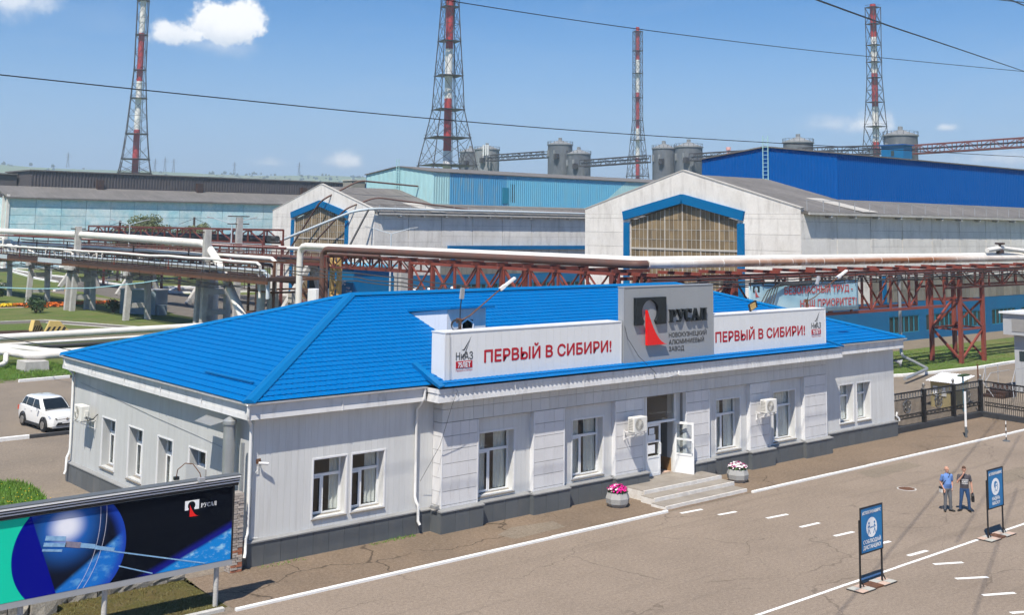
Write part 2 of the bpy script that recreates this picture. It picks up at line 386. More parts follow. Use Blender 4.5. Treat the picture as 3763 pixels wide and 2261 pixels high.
def glass_mat(name, tint, refl=.9):
    m = bpy.data.materials.new(name); m.use_nodes = True; MAT[name] = m
    t = m.node_tree; T = NT(t); t.nodes.remove(t.nodes['Principled BSDF'])
    tr = T.n('ShaderNodeBsdfTransparent'); tr.inputs[0].default_value = (*tint, 1)
    gl = T.n('ShaderNodeBsdfGlossy'); gl.inputs['Roughness'].default_value = .02; gl.inputs[0].default_value = (refl, refl, refl, 1)
    fr = T.n('ShaderNodeFresnel'); fr.inputs[0].default_value = 1.55
    mx = T.n('ShaderNodeMixShader'); geo = T.n('ShaderNodeNewGeometry'); t.links.new(T.math('MULTIPLY', T.math('MULTIPLY_ADD', fr.outputs[0], 1.0, .02), T.math('SUBTRACT', 1.0, geo.outputs['Backfacing'])), mx.inputs[0])
    t.links.new(tr.outputs[0], mx.inputs[1]); t.links.new(gl.outputs[0], mx.inputs[2]); t.links.new(mx.outputs[0], t.nodes['Material Output'].inputs[0])
glass_mat('glass', (.93, .95, .95)); glass_mat('car_glass', (.12, .14, .15))

def asphalt_mat(name, base, alt, crack=.8, tyre=0, joint=0):
    m = bpy.data.materials.new(name); m.use_nodes = True; MAT[name] = m
    t = m.node_tree; T = NT(t); b = t.nodes['Principled BSDF']
    pos = T.n('ShaderNodeNewGeometry').outputs['Position']
    big = T.ramp(T.noise(pos, .22, 4, .6), [(.35, 0.), (.68, 1.)])
    c = T.mix(T.math('MULTIPLY', big, .75), base, alt)
    st = T.ramp(T.noise(T.vec('MULTIPLY', pos, (.35, 1.4, 1)), .8, 5, .65), [(.55, 0.), (.75, 1.)])
    c = T.mix(T.math('MULTIPLY', st, .22), c, tuple(x*.55 for x in base))
    pal = T.ramp(T.noise(pos, 1.3, 4, .7), [(.62, 0.), (.8, 1.)])
    c = T.mix(T.math('MULTIPLY', pal, .3), c, tuple(min(1, x*1.45) for x in base))
    g = T.noise(pos, 34, 1, .8)
    c = T.mix(.42, c, T.ramp(g, [(.25, 0.), (.75, 1.)]), 'SOFT_LIGHT')
    g2 = T.noise(pos, 9, 2, .6)
    c = T.mix(.2, c, T.ramp(g2, [(.3, 0.), (.7, 1.)]), 'SOFT_LIGHT')
    if crack:
        nz = T.n('ShaderNodeTexNoise'); T.put(nz.inputs['Vector'], pos); nz.inputs['Scale'].default_value = .9; nz.inputs['Detail'].default_value = 3
        wob = T.vec('ADD', pos, T.vec('MULTIPLY', T.vec('SUBTRACT', nz.outputs['Color'], (.5, .5, .5)), (1.5, 1.5, 0)))
        v = T.n('ShaderNodeTexVoronoi', feature='DISTANCE_TO_EDGE'); T.put(v.inputs['Vector'], T.vec('MULTIPLY', wob, (.16, .24, 0))); v.inputs['Scale'].default_value = 1
        line = T.ramp(v.outputs[0], [(0, 1.), (.003, 1.), (.0075, 0.)])
        gate = T.ramp(T.noise(pos, .17, 2, .5), [(.47, 0.), (.56, 1.)])
        c = T.mix(T.math('MULTIPLY', T.math('MULTIPLY', line, gate), crack), c, tuple(x*.30 for x in base))
        v2 = T.n('ShaderNodeTexVoronoi', feature='DISTANCE_TO_EDGE'); T.put(v2.inputs['Vector'], T.vec('MULTIPLY', wob, (.7, .9, 0))); v2.inputs['Scale'].default_value = 1
        line2 = T.ramp(v2.outputs[0], [(0, 1.), (.006, 1.), (.014, 0.)])
        gate2 = T.ramp(T.noise(T.vec('ADD', pos, (40, 13, 0)), .3, 2, .5), [(.58, 0.), (.66, 1.)])
        c = T.mix(T.math('MULTIPLY', T.math('MULTIPLY', line2, gate2), crack*.6), c, tuple(x*.4 for x in base))
    if tyre:
        # long darker bands along the road, broken up by noise
        xy = T.n('ShaderNodeSeparateXYZ'); T.put(xy.inputs[0], pos)
        yy = T.math('ADD', xy.outputs[1], T.math('MULTIPLY', T.math('SUBTRACT', T.noise(T.vec('MULTIPLY', pos, (.05, .0, 0)), 1, 2), .5), 3.0))
        cb = T.n('ShaderNodeCombineXYZ'); T.put(cb.inputs[0], yy); T.put(cb.inputs[1], T.math('MULTIPLY', xy.outputs[0], .012))
        s = T.ramp(T.noise(cb.outputs[0], 1.4, 3, .6), [(.56, 0.), (.70, 1.)])
        br = T.ramp(T.noise(T.vec('MULTIPLY', pos, (.12, .5, 0)), 1, 4, .6), [(.38, 0.), (.62, 1.)])
        c = T.mix(T.math('MULTIPLY', T.math('MULTIPLY', s, br), tyre), c, tuple(x*.5 for x in base))
    T.put(b.inputs['Base Color'], c); b.inputs['Roughness'].default_value = .92; b.inputs['Specular IOR Level'].default_value = .2
    bn = T.n('ShaderNodeBump'); bn.inputs['Strength'].default_value = .25; bn.inputs['Distance'].default_value = .01
    T.put(bn.inputs['Height'], g); t.links.new(bn.outputs[0], b.inputs['Normal'])
asphalt_mat('asphalt_court', (.264, .212, .168), (.215, .172, .136), .5, .6)
asphalt_mat('asphalt_walk', (.215, .160, .115), (.15, .115, .085), .9)
asphalt_mat('asphalt_yard', (.235, .195, .155), (.175, .147, .120), .5)
asphalt_mat('asphalt_road', (.155, .14, .125), (.12, .11, .10), .25)

def lawn_mat(name, a, b_, c_, sc=1.0):
    m = bpy.data.materials.new(name); m.use_nodes = True; MAT[name] = m
    t = m.node_tree; T = NT(t); b = t.nodes['Principled BSDF']
    pos = T.n('ShaderNodeNewGeometry').outputs['Position']
    c = T.mix(T.ramp(T.noise(pos, .16*sc, 5, .65), [(.38, 0.), (.66, 1.)]), a, b_)
    c = T.mix(T.ramp(T.noise(pos, .6*sc, 5, .7), [(.58, 0.), (.72, 1.)]), c, c_)
    c = T.mix(.55, c, T.ramp(T.noise(pos, 7*sc, 4, .75), [(.3, 0.), (.7, 1.)]), 'SOFT_LIGHT')
    T.put(b.inputs['Base Color'], c); b.inputs['Roughness'].default_value = .95; b.inputs['Specular IOR Level'].default_value = .1
    bn = T.n('ShaderNodeBump'); bn.inputs['Strength'].default_value = .8; bn.inputs['Distance'].default_value = .12
    T.put(bn.inputs['Height'], T.noise(pos, 4*sc, 5, .7)); t.links.new(bn.outputs[0], b.inputs['Normal'])
lawn_mat('lawn', (.095, .140, .035), (.15, .155, .06), (.21, .175, .09))
lawn_mat('moss', (.10, .095, .03), (.14, .105, .045), (.19, .145, .08), 4)
lawn_mat('rich_grass', (.07, .16, .02), (.10, .19, .03), (.14, .17, .05), 4)

def rust_pipe():
    m = bpy.data.materials.new('pipe_rusty'); m.use_nodes = True; MAT['pipe_rusty'] = m
    t = m.node_tree; T = NT(t); b = t.nodes['Principled BSDF']
    g = T.n('ShaderNodeNewGeometry'); pos = g.outputs['Position']
    s = T.n('ShaderNodeSeparateXYZ'); T.put(s.inputs[0], pos); x = s.outputs[0]; z = s.outputs[2]
    # rust along the flank facing the yard, strongest between x 45 and 75, running down in drips
    along = T.ramp(T.math('DIVIDE', x, 120), [(.33, .15), (.40, .8), (.60, 1.), (.66, .25), (.8, .12)])
    drip = T.noise(T.vec('MULTIPLY', pos, (3.2, .3, .45)), 1.2, 5, .7)
    band = T.noise(T.vec('MULTIPLY', pos, (.35, .3, .3)), 1, 3, .6)
    zz = T.smooth(z, 9.33, 9.08)
    lo = T.smooth(z, 8.72, 8.95)
    f = T.math('MULTIPLY', T.math('MULTIPLY', zz, along), T.smooth(T.math('ADD', drip, T.math('ADD', T.math('MULTIPLY', band, .6), T.math('MULTIPLY', lo, .25))), .72, .98))
    rc = T.mix(T.noise(pos, 6, 4, .7), (.42, .15, .03), (.16, .05, .02))
    base = T.mix(T.ramp(T.noise(pos, .8, 4), [(.4, 0.), (.7, 1.)]), (.74, .72, .67), (.56, .53, .49))
    T.put(b.inputs['Base Color'], T.mix(f, base, rc)); b.inputs['Roughness'].default_value = .6
rust_pipe()
# ------------------------------------------------------------------ ground, roads, kerbs
def sheet(name, poly, z, mt, kind='structure'):
    me = bpy.data.meshes.new(name); bm = bmesh.new()
    f = bm.faces.new([bm.verts.new((x, y, z)) for x, y in poly]); f.normal_update()
    if f.normal.z < 0: f.normal_flip()
    bmesh.ops.triangulate(bm, faces=bm.faces); bm.to_mesh(me); bm.free(); me.materials.append(MAT[mt])
    return tag(link(name, me), kind=kind)
sheet('ground', [(-6000, -3000), (9000, -3000), (9000, 9000), (-6000, 9000)], -.02, 'field')
sheet('forecourt', [(-120, -120), (120, -120), (120, -3.68), (-120, -3.68)], 0, 'asphalt_court')
sheet('pavement', [(-2.3, -3.62), (51, -3.62), (51, .3), (39.8, .3), (39.8, 16.4), (-.1, 16.4), (-.1, .0), (-2.3, .0)], .012, 'asphalt_walk')
sheet('yard', [(-120, -3.68), (120, -3.68), (120, 49.3), (-120, 49.3)], .004, 'asphalt_yard')
sheet('lawn', [(-120, 49.3), (180, 49.3), (180, 330), (-120, 330)], .0, 'lawn')
sheet('lawn', [(61.5, 14.5), (64, 13.7), (68, 13.2), (74, 12.7), (82, 13), (140, 14), (140, 26.5), (61.5, 26.5)], .03, 'lawn')
sheet('dirt_strip', [(61.5, 24), (140, 25), (140, 29.2), (61.5, 29.2)], .036, 'dirt')
sheet('road', [(44.7, 119), (46.5, 113), (43, 100), (42, 60), (45, 49.3), (150, 49.3), (150, 100.9), (72.8, 100.9), (72.8, 130), (61, 134), (61.8, 139), (66, 137.5), (73, 136.7), (130, 136.7), (130, 151), (80, 151), (66, 154.7), (62.3, 161.7), (64, 179.4), (65, 192), (64, 210), (66, 231), (68, 245), (84.6, 235), (90.8, 230), (150, 225), (150, 255), (84, 263), (75, 275), (66, 242), (57.5, 194), (56.8, 180), (54.5, 170), (50.5, 155), (50, 144), (49, 136), (48, 125)], .006, 'asphalt_road')
sheet('footpath', [(47, 156), (45.6, 150), (45.8, 138), (45.2, 128), (41, 116), (43, 114.5), (46.9, 126), (47.4, 138), (47.4, 149), (49, 155.5)], .012, 'asphalt_yard')
sheet('footpath', [(20, 99.6), (27.1, 99.4), (32.3, 85.8), (30.2, 85.4), (26.2, 96), (20, 96.8)], .008, 'asphalt_road')
sheet('footpath', [(66, 187), (85, 215), (86, 213), (70, 183), (66, 181)], .012, 'asphalt_road')
sheet('dirt_strip', [(8, 77.5), (20, 76.5), (34, 78), (34, 84), (25, 88), (16, 89), (8, 89)], .006, 'dirt')
sheet('grass_patch', [(-25, 3.2), (-5, 3.2), (-3.2, 9), (-1.85, 13.8), (-1.6, 16), (-1.8, 17.3), (-2.5, 18), (-25, 20)], .012, 'rich_grass')
sheet('moss_patch', [(-14, -3.3), (-4, -3.35), (-2.35, -3.2), (-2.25, -1.2), (-2.1, .35), (-14, .1)], .012, 'moss')
sheet('dirt_strip', [(7.5, 49.35), (13, 49.6), (40, 50), (40, 53), (7.5, 52)], .008, 'dirt')
def kerb(name, pts, w, h, mt, seg, label=None, z=0):
    """a run of kerb stones as separate pieces under one structure"""
    root = tag(bpy.data.objects.new(name, None), kind='structure'); COL.objects.link(root); root.location = (*pts[0], z)
    meshes = {}
    for i in range(len(pts)-1):
        a, b = Vector(pts[i]), Vector(pts[i+1]); L = (b-a).length; n = max(1, round(L/seg)); s = L/n
        ang = math.atan2((b-a).y, (b-a).x)
        for k in range(n):
            key = (round(s, 2), mt)
            if key not in meshes:
                mb = MB(); g = min(.012, s*.01); c = .02
                pr = [(0, -w/2, -.05), (0, w/2, -.05), (0, w/2, h-c), (0, w/2-c, h), (0, -w/2+c, h), (0, -w/2, h-c)]
                pr = [(g, y_, z_) for _, y_, z_ in pr]; mb.prism(pr, (s-2*g, 0, 0)); me = mb.mesh('kerb_stone', mt)
                bm = bmesh.new(); bm.from_mesh(me); bmesh.ops.recalc_face_normals(bm, faces=bm.faces); bm.to_mesh(me); bm.free(); meshes[key] = me
            p = a.lerp(b, k/n); o = link('kerb_stone', meshes[key], root)
            o.location = (p.x-pts[0][0], p.y-pts[0][1] + random.uniform(-.012, .012), random.uniform(-.008, .006)); o.rotation_euler = (0, 0, ang + random.uniform(-.003, .003))
    return root
kerb('kerb', [(-2.35, -3.66), (16.6, -3.66)], .12, .09, 'kerb_white', 3.0)
kerb('kerb', [(22.08, -3.66), (52, -3.66)], .12, .09, 'kerb_white', 3.0)
kerb('kerb', [(-14, -3.42), (-2.6, -3.42)], .16, .11, 'concrete', 2.0)
kerb('kerb', [(-8, 27.3), (1.9, 27.3)], .2, .19, 'kerb_white', 3)
kerb('kerb', [(1.92, 27.3), (9, 27.3)], .2, .19, 'kerb_black', 3)
kerb('kerb', [(8.3, 49.1), (11.95, 49.4)], .2, .2, 'kerb_white', 1.8)
kerb('kerb', [(12, 49.4), (26, 50)], .2, .2, 'kerb_black', 3)
kerb('kerb', [(61.5, 14.6), (64, 13.8), (68, 13.25), (74, 12.75), (82, 13.05), (140, 14.05)], .28, .2, 'kerb_white', 3)
kerb('kerb', [(61.5, 14.6), (60.8, 18), (60.6, 26)], .28, .2, 'kerb_white', 3)
for pts in ([(47, 153.5), (50, 155.4)], [(80, 151), (66, 154.7), (62.3, 161.7), (64, 179.4), (65, 192), (64, 210), (66, 231), (68, 245), (84.6, 235), (90.8, 230)],
            [(110, 137), (73, 136.7), (66, 137.5), (61.8, 139), (61, 142), (66, 150.5), (110, 150.6)], [(56.8, 180), (57.6, 194), (66, 242), (75, 275)],
            [(84, 263), (150, 255)], [(60, 272), (75, 276), (84, 264.5)]):
    kerb('kerb', pts, .45, .3, 'kerb_white', 6)
kerb('kerb', [(27.2, 99.6), (32.4, 86)], .14, .08, 'concrete', 3); kerb('kerb', [(20, 99.8), (27.2, 99.6)], .14, .08, 'concrete', 3)
kerb('kerb', [(26.1, 95.8), (30.1, 85.3)], .14, .08, 'concrete', 3)
kerb('kerb', [(29.7, 79.8), (34.6, 80.6)], .4, .35, 'kerb_white', 2.5)
# painted lines on the forecourt: each dash is a piece of its own
def dash(a, b, w, z=.004):
    d = (Vector(b)-Vector(a)); L = d.length; n = Vector((-d.y, d.x)).normalized()*w/2
    a = Vector(a); b = Vector(b); c = (a+b)/2
    o = tag(link('road_marking', MB().add([(*(a-n-c), z), (*(b-n-c), z), (*(b+n-c), z), (*(a+n-c), z)], [(0, 1, 2, 3)]).mesh('road_marking', 'line_white')), kind='structure'); o.location = (c.x, c.y, 0)
for a, b in (((19.0, -6.72), (20.2, -6.84)), ((18.9, -8.35), (20.05, -8.42)), ((18.84, -9.9), (19.95, -10.0)), ((18.75, -11.5), (19.85, -11.58)), ((18.65, -13.0), (19.8, -13.08)),
             ((17.9, -5.2), (18.9, -5.3)), ((16.9, -4.1), (18.1, -4.2))): dash(a, b, .17)
for a, b in (((18.41, -14.1), (19.42, -14.62)), ((17.45, -15.4), (18.48, -15.98)), ((16.5, -16.8), (17.55, -17.33)), ((15.55, -18.15), (16.6, -18.7)), ((14.6, -19.5), (15.7, -20.1))): dash(a, b, .17)
def long_line(x0, x1, y, w, step=1.6):
    mb = MB(); x = x0; r = random.Random(5)
    while x < x1:
        x2 = min(x1, x+step); a = [w/2*(1+r.uniform(-.15, .1)) for _ in range(4)]
        mb.add([(x, y-a[0], .004), (x2, y-a[1], .004), (x2, y+a[2], .004), (x, y+a[3], .004)], [(0, 1, 2, 3)]); x = x2
    tag(mb.build('road_marking', 'line_white'), kind='structure')
long_line(-10, 90, -13.5, .13)

# repairs and covers in the forecourt
asphalt_mat('asphalt_patch', (.225, .185, .142), (.19, .157, .122), .5)
for poly in ([(29, -5.3), (33.5, -5.2), (33.6, -4.2), (29.4, -4.1)], [(9.2, -2.9), (11.8, -2.8), (12.0, -1.9), (10.1, -1.6), (9.0, -2.1)], [(33, -9.6), (37.5, -9.8), (38, -8.4), (34, -8.2)]): sheet('asphalt_patch', poly, .0165 if poly[0][1] > -3.5 else .003, 'asphalt_patch')
mh = tag(bpy.data.objects.new('manhole', None), kind='structure'); COL.objects.link(mh); mh.location = (28.2, -7.4, 0)
MB().lathe([(.42, 0), (.42, .012), (.36, .014)], (28.2, -7.4, 0), 24).build('rim', 'concrete', mh); MB().lathe([(.35, .0), (.35, .018)], (28.2, -7.4, 0), 24).build('cover', 'rust_metal', mh)
# ------------------------------------------------------------------ the office building
BL, BW, PH, SOF = 39.71, 16.29, .85, 4.81          # length, depth, plinth height, soffit height
OB = thing('office_building', 'long single storey white clad office building with bright blue tiled hip roof', 'building', (20, 8, 0))
FR = lambda y: (lambda u, d, z: (u, y+d, z))        # front wall mappers: u along, d inwards
GA = lambda u, d, z: (d, u, z)                      # gable wall facing -X
def mbox(mb, M, u0, u1, d0, d1, z0, z1):
    a = M(u0, d0, z0); b = M(u1, d1, z1)
    return mb.box(min(a[0], b[0]), max(a[0], b[0]), min(a[1], b[1]), max(a[1], b[1]), z0, z1)
def mpiece(name, mt, parent, M, u0, u1, d0, d1, z0, z1):
    a = M(u0, d0, z0); b = M(u1, d1, z1)
    return piece(name, mt, parent, min(a[0], b[0]), max(a[0], b[0]), min(a[1], b[1]), max(a[1], b[1]), z0, z1)
def core(M, u0, u1, z0, z1, holes, d0=.024, d1=.44, mt='siding'):
    mb = MB()
    for r in rect_minus([(u0, u1, z0, z1)], holes): mbox(mb, M, r[0], r[1], d0, d1, r[2], r[3])
    return mb.build('wall', mt, OB)
def boards(name, mt, M, u0, u1, z0, z1, holes, step, th=.02, gap=.0035):
    n = max(1, round((u1-u0)/step)); s = (u1-u0)/n
    for i in range(n):
        for r in rect_minus([(u0+i*s+gap/2, u0+(i+1)*s-gap/2, z0, z1)], holes):
            if r[1]-r[0] > .012 and r[3]-r[2] > .012: mpiece(name, mt, OB, M, r[0], r[1], 0, th, r[2], r[3])
def grid(name, mt, M, u0, u1, z0, z1, su, sz, th=.024, gap=.016, top=False):
    n = max(1, round((u1-u0)/su)); s = (u1-u0)/n; zs = [z1]
    while zs[-1]-sz > z0+.08: zs.append(zs[-1]-sz)
    zs.append(z0)
    for i in range(n):
        for j in range(len(zs)-1):
            mpiece(name, mt, OB, M, u0+i*s+.004, u0+(i+1)*s-.004, 0, th, zs[j+1]+gap, zs[j]-.002)
def window(M, u0, u1, z0, z1, depth, hand=1, curt='curtain', split=.42, casing=True, dens=.1):
    """opening with reveal, sill, white frame, three panes and a curtain; hand: which side the narrow sash is"""
    f = MB(); b = .065; d0, d1 = depth-.075, depth
    mbox(f, M, u0, u0+b, d0, d1, z0, z1); mbox(f, M, u1-b, u1, d0, d1, z0, z1)
    mbox(f, M, u0+b, u1-b, d0, d1, z1-b, z1); mbox(f, M, u0+b, u1-b, d0, d1, z0, z0+b)
    zt = z0+(z1-z0)*.69; um = u0+(u1-u0)*(split if hand > 0 else 1-split)
    mbox(f, M, u0+b, u1-b, d0, d1, zt-.05, zt+.05); mbox(f, M, um-.05, um+.05, d0, d1, z0+b, zt-.05)
    # the opening sash stands proud inside the narrow half
    sa, sb = (u0+b, um-.05) if hand > 0 else (um+.05, u1-b)
    for q in ((sa, sa+.05, z0+b, zt-.05), (sb-.05, sb, z0+b, zt-.05), (sa+.05, sb-.05, z0+b, z0+b+.05), (sa+.05, sb-.05, zt-.1, zt-.05)):
        mbox(f, M, q[0], q[1], d0-.022, d0-.002, q[2], q[3])
    w = f.build('window', 'pvc_white', OB)
    for q in ((u0+b, u1-b, zt+.05, z1-b), (u0+b, um-.05, z0+b, zt-.05), (um+.05, u1-b, z0+b, zt-.05)):
        mpiece('pane', 'glass', w, M, q[0], q[1], d0+.03, d0+.042, q[2], q[3])
    r = MB(); t = .02
    mbox(r, M, u0-t, u0-.001, .0, depth, z0, z1); mbox(r, M, u1+.001, u1+t, .0, depth, z0, z1); mbox(r, M, u0-t, u1+t, .0, depth, z1+.001, z1+t)
    r.build('reveal', 'trim_white', w)
    s = MB(); a = [M(u0-.06, -.07, z0-.03), M(u1+.06, -.07, z0-.03), M(u1+.06, depth-.08, z0+.06), M(u0-.06, depth-.08, z0+.06)]
    a = [M(u0-.05, -.06, z0-.035), M(u1+.05, -.06, z0-.035), M(u1+.05, -.06, z0-.01), M(u0-.05, -.06, z0-.01)]
    s.add([M(u0-.05, -.06, z0-.045), M(u1+.05, -.06, z0-.045), M(u1-.001, depth-.08, z0+.02), M(u0+.001, depth-.08, z0+.02),
           M(u0-.05, -.06, z0-.085), M(u1+.05, -.06, z0-.085), M(u1-.001, depth-.08, z0-.06), M(u0+.001, depth-.08, z0-.06)],
          [(0, 1, 2, 3), (4, 7, 6, 5), (0, 4, 5, 1), (1, 5, 6, 2), (2, 6, 7, 3), (3, 7, 4, 0)])
    s.build('sill', 'sill_grey', w)
    if casing:
        c = MB(); e = .055
        mbox(c, M, u0-e-t, u0-t-.001, -.018, .0, z0-.05, z1+e+t); mbox(c, M, u1+t+.001, u1+e+t, -.018, .0, z0-.05, z1+e+t); mbox(c, M, u0-t, u1+t, -.018, .0, z1+t+.001, z1+e+t)
        c.build('casing', 'trim_white', w)
    if curt:
        rr = random.Random(int(u0*10)); cb = MB(); L = u1-u0-.08; spans = [(0, 1)] if dens < .2 and rr.random() < .4 else ([(0, rr.uniform(.3, .46)), (rr.uniform(.54, .62), 1)] if dens < .5 else [(rr.uniform(.6, .75), 1)])
        for s0, s1 in spans:                              # folded cloth, drawn to the sides
            n = max(6, int((s1-s0)*L/.035)); k0 = len(cb.v); ph = rr.uniform(0, 6)
            for k in range(n+1):
                u = u0+.04+L*(s0+(s1-s0)*k/n); dd = depth+.07+.028*math.sin(k*1.25+ph)+.012*math.sin(k*.45)
                cb.v += [M(u, dd, z0+.08), M(u+.01*math.sin(k), dd+.01, z1-.05)]
            cb.f += [(k0+2*k, k0+2*k+2, k0+2*k+3, k0+2*k+1) for k in range(n)]
        cb.build('curtain', curt, w)
    return w
# --- walls and windows -------------------------------------------------------
pil = [(7.55, 9.31), (12.15, 13.86), (16.82, 18.6), (21.4, 23.05), (26.05, 27.6), (30.45, 32.4)]
rec = [(9.31, 12.15, 9.53, 11.27), (13.86, 16.82, 14.5, 16.27), (23.05, 26.05, 23.78, 25.53), (27.6, 30.45, 28.15, 29.93)]
lw = [(2.41, 3.71), (3.99, 5.34)]; rw = [(34.41, 35.66), (36.03, 37.30)]; gw = [(11.5, 12.85), (8.8, 10.1), (6.1, 7.35), (3.36, 4.66)]
ZW0, ZW1 = 1.2, 3.14                                # wing windows
H = [(a, b, ZW0, ZW1) for a, b in lw]
core(FR(0), .024, 7.55, .0, SOF, H); boards('siding_board', 'siding', FR(0), 0, 7.55, PH, SOF, [(a-.021, b+.021, ZW0-.0, ZW1+.021) for a, b in lw], .25)
for a, b in lw: window(FR(0), a, b, ZW0, ZW1, .42, 1, 'curtain', dens=.62)
H = [(a, b, ZW0, ZW1) for a, b in rw]
core(FR(0), 32.4, BL, .0, SOF, H); boards('siding_board', 'siding', FR(0), 32.4, BL, PH, SOF, [(a-.021, b+.021, ZW0, ZW1+.021) for a, b in rw], .25)
for a, b in rw: window(FR(0), a, b, ZW0, ZW1, .42, 1, 'blind')
H = [(a, b, ZW0, ZW1) for a, b in gw]
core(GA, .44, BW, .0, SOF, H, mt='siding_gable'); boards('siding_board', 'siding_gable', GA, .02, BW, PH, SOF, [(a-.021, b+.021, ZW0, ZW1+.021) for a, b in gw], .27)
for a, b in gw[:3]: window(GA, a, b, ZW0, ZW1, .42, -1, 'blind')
window(GA, *gw[3], ZW0, ZW1, .42, -1, None)
mpiece('shutter', 'grey_panel', OB, GA, 3.25, 4.75, -.06, -.02, .7, 2.62)
MB().box(.5, BL, BW-.4, BW, 0, SOF).build('wall', 'siding', OB); MB().box(BL-.4, BL-.001, .45, BW-.41, 0, SOF).build('wall', 'siding', OB)
for a, b, u0, u1 in rec:
    M = FR(-.35); core(M, a, b, .0, 3.95, [(u0, u1, 1.02, 3.34)], .024, .36)
    boards('siding_board', 'siding', M, a, b, PH, 3.95, [(u0-.021, u1+.021, 1.02, 3.361)], .236)
    window(M, u0, u1, 1.02, 3.34, .40, 1, 'blind' if 14 < a < 30 else 'curtain')
for i, (a, b) in enumerate(pil):
    M = FR(-.55); core(M, a+.012, b-.012, .0, 3.95, [], .03, .75, 'wall_core')
    grid('cladding_panel', 'panel_white', M, a+.05, b-.05, PH, 3.95, .44 if i in (0, 5) else .57, .5)
    for u in (a, b-.05): mpiece('corner_trim', 'trim_white', OB, M, u, u+.05, -.012, .05, PH, 3.95)
    # sides of the pier
    mpiece('pier_side', 'trim_white', OB, M, a-.004, a+.008, .05, .20, PH, 3.95) if i else None
    mpiece('pier_side', 'trim_white', OB, M, b-.008, b+.004, .05, .20 if i < 5 else .56, PH, 3.95)
zs = [3.95]
while zs[-1] > PH+.55: zs.append(zs[-1]-.5)
zs.append(PH)
for j in range(len(zs)-1): piece('cladding_panel', 'panel_white', OB, 7.55-.004, 7.55+.012, -.49, -.01, zs[j+1]+.016, zs[j]-.002)
MB().box(7.57, 32.38, -.526, .0, 3.952, SOF).build('wall', 'wall_core', OB)
boards('band_panel', 'band_panel', FR(-.55), 7.55, 32.4, 3.975, 4.44, [], .5, .022, .01)
boards('band_panel', 'band_panel', FR(-.55), 7.55, 32.4, 4.455, SOF, [], .5, .022, .01)
for z in ((3.975, 4.44), (4.455, SOF)): piece('band_panel', 'band_panel', OB, 7.546, 7.566, -.525, -.01, *z)
# --- plinth ----------------------------------------------------------------
def plinth(x0, x1, y, h=.77, step=.62, left=None, right=None):
    """panels with a ledge on top; y: face"""
    n = max(1, round((x1-x0)/step)); s = (x1-x0)/n
    for i in range(n): piece('plinth_panel', 'plinth_panel', OB, x0+i*s+.005, x0+(i+1)*s-.005, y, y+.03, .0, h)
    MB().box(x0+.004, x1-.004, y+.032, .02, -.05, h).build('plinth_core', 'wall_core', OB)
    mb = MB(); e0 = left if left is not None else 0; e1 = right if right is not None else 0
    yb = y+.02 if y < -.6 else 0
    mb.prism([(x0-e0, y-.035, h+.002), (x0-e0, y-.035, h+.045), (x0-e0, min(.0, y+.24), h+.095), (x0-e0, min(.0, y+.24), h+.002)], (x1-x0+e0+e1, 0, 0))
    mb.build('plinth_ledge', 'ledge', OB)
plinth(-.12, 7.40, -.13, left=.03)
for i, (a, b) in enumerate(pil):
    a0 = a-.15 if i != 3 else a+.06
    plinth(a0, b+.12, -.78, left=.03 if i != 3 else 0, right=.03)
    for u in (a0, b+.12):
        mb = MB().box(u-.012, u+.012, -.75, -.50 if 0 < i or u > a+.1 else -.13, 0, .768); mb.build('plinth_return', 'plinth_panel', OB)
for a, b, *_ in rec: plinth(a+.125, b-.155, -.56)
plinth(32.56, BL+.12, -.13, right=.03)
n = 26
for i in range(n): piece('plinth_panel', 'plinth_panel', OB, -.13, -.10, -.10+i*(BW+.2)/n+.005, -.10+(i+1)*(BW+.2)/n-.005, 0, .77)
MB().box(-.098, .02, -.095, BW+.1, -.05, .768).build('plinth_core', 'wall_core', OB)
MB().prism([(-.165, -.1, .772), (-.165, -.1, .815), (-.0, -.1, .865), (-.0, -.1, .772)], (0, BW+.2, 0)).build('plinth_ledge', 'ledge', OB)
# --- eaves: soffit, fascia boards, gutters ---------------------------------------
EO = .46
sf = MB(); sf.box(-.36, BL+.36, -.36, .43, SOF+.002, SOF+.03); sf.box(-.36, .43, .431, BW+.36, SOF+.002, SOF+.03); sf.box(6.95, 32.95, -1.08, -.361, SOF+.004, SOF+.03)
sf.build('soffit', 'soffit', OB)
def fascia(p0, p1, n, y0=SOF):
    """two stepped boards, posts every few metres; n: outward normal"""
    p0 = Vector((*p0, 0)); p1 = Vector((*p1, 0)); n = Vector((*n, 0)); d = (p1-p0)
    def lay(o0, o1, z0, z1, mt, nm, a=p0, dd=d):
        MB().prism([tuple(a+n*o0+Vector((0, 0, z0))), tuple(a+n*o1+Vector((0, 0, z0))), tuple(a+n*(o1-.012)+Vector((0, 0, z1))), tuple(a+n*o0+Vector((0, 0, z1)))], dd).build(nm, mt, OB)
    lay(.0, .06, y0+.01, y0+.17, 'fascia', 'fascia_board'); lay(.0, .035, y0+.172, y0+.34, 'fascia', 'fascia_board'); lay(.0, .06, y0+.342, y0+.50, 'fascia', 'fascia_board')
    L = d.length; k = int(L//4.2); u = d.normalized()
    for i in range(1, k+1):
        q = p0+u*(L*i/(k+1)); lay(.06, .075, y0, y0+.5, 'trim_white', 'fascia_strap', q-u*.02, u*.04)
def gutter(p0, p1):
    a = Vector(p0); b = Vector(p1); d = (b-a).normalized(); r = .065
    side = Vector((d.y, -d.x, 0)); k = 7
    pr = [a+side*(r*math.cos(t))+Vector((0, 0, r*math.sin(t)*1.1)) for t in [math.pi+math.pi*i/k for i in range(k+1)]]
    pr += [a+side*((r-.012)*math.cos(t))+Vector((0, 0, (r-.012)*math.sin(t)*1.1)) for t in [2*math.pi-math.pi*i/k for i in range(k+1)]]
    MB().prism(pr, b-a).build('gutter', 'gutter_white', OB)
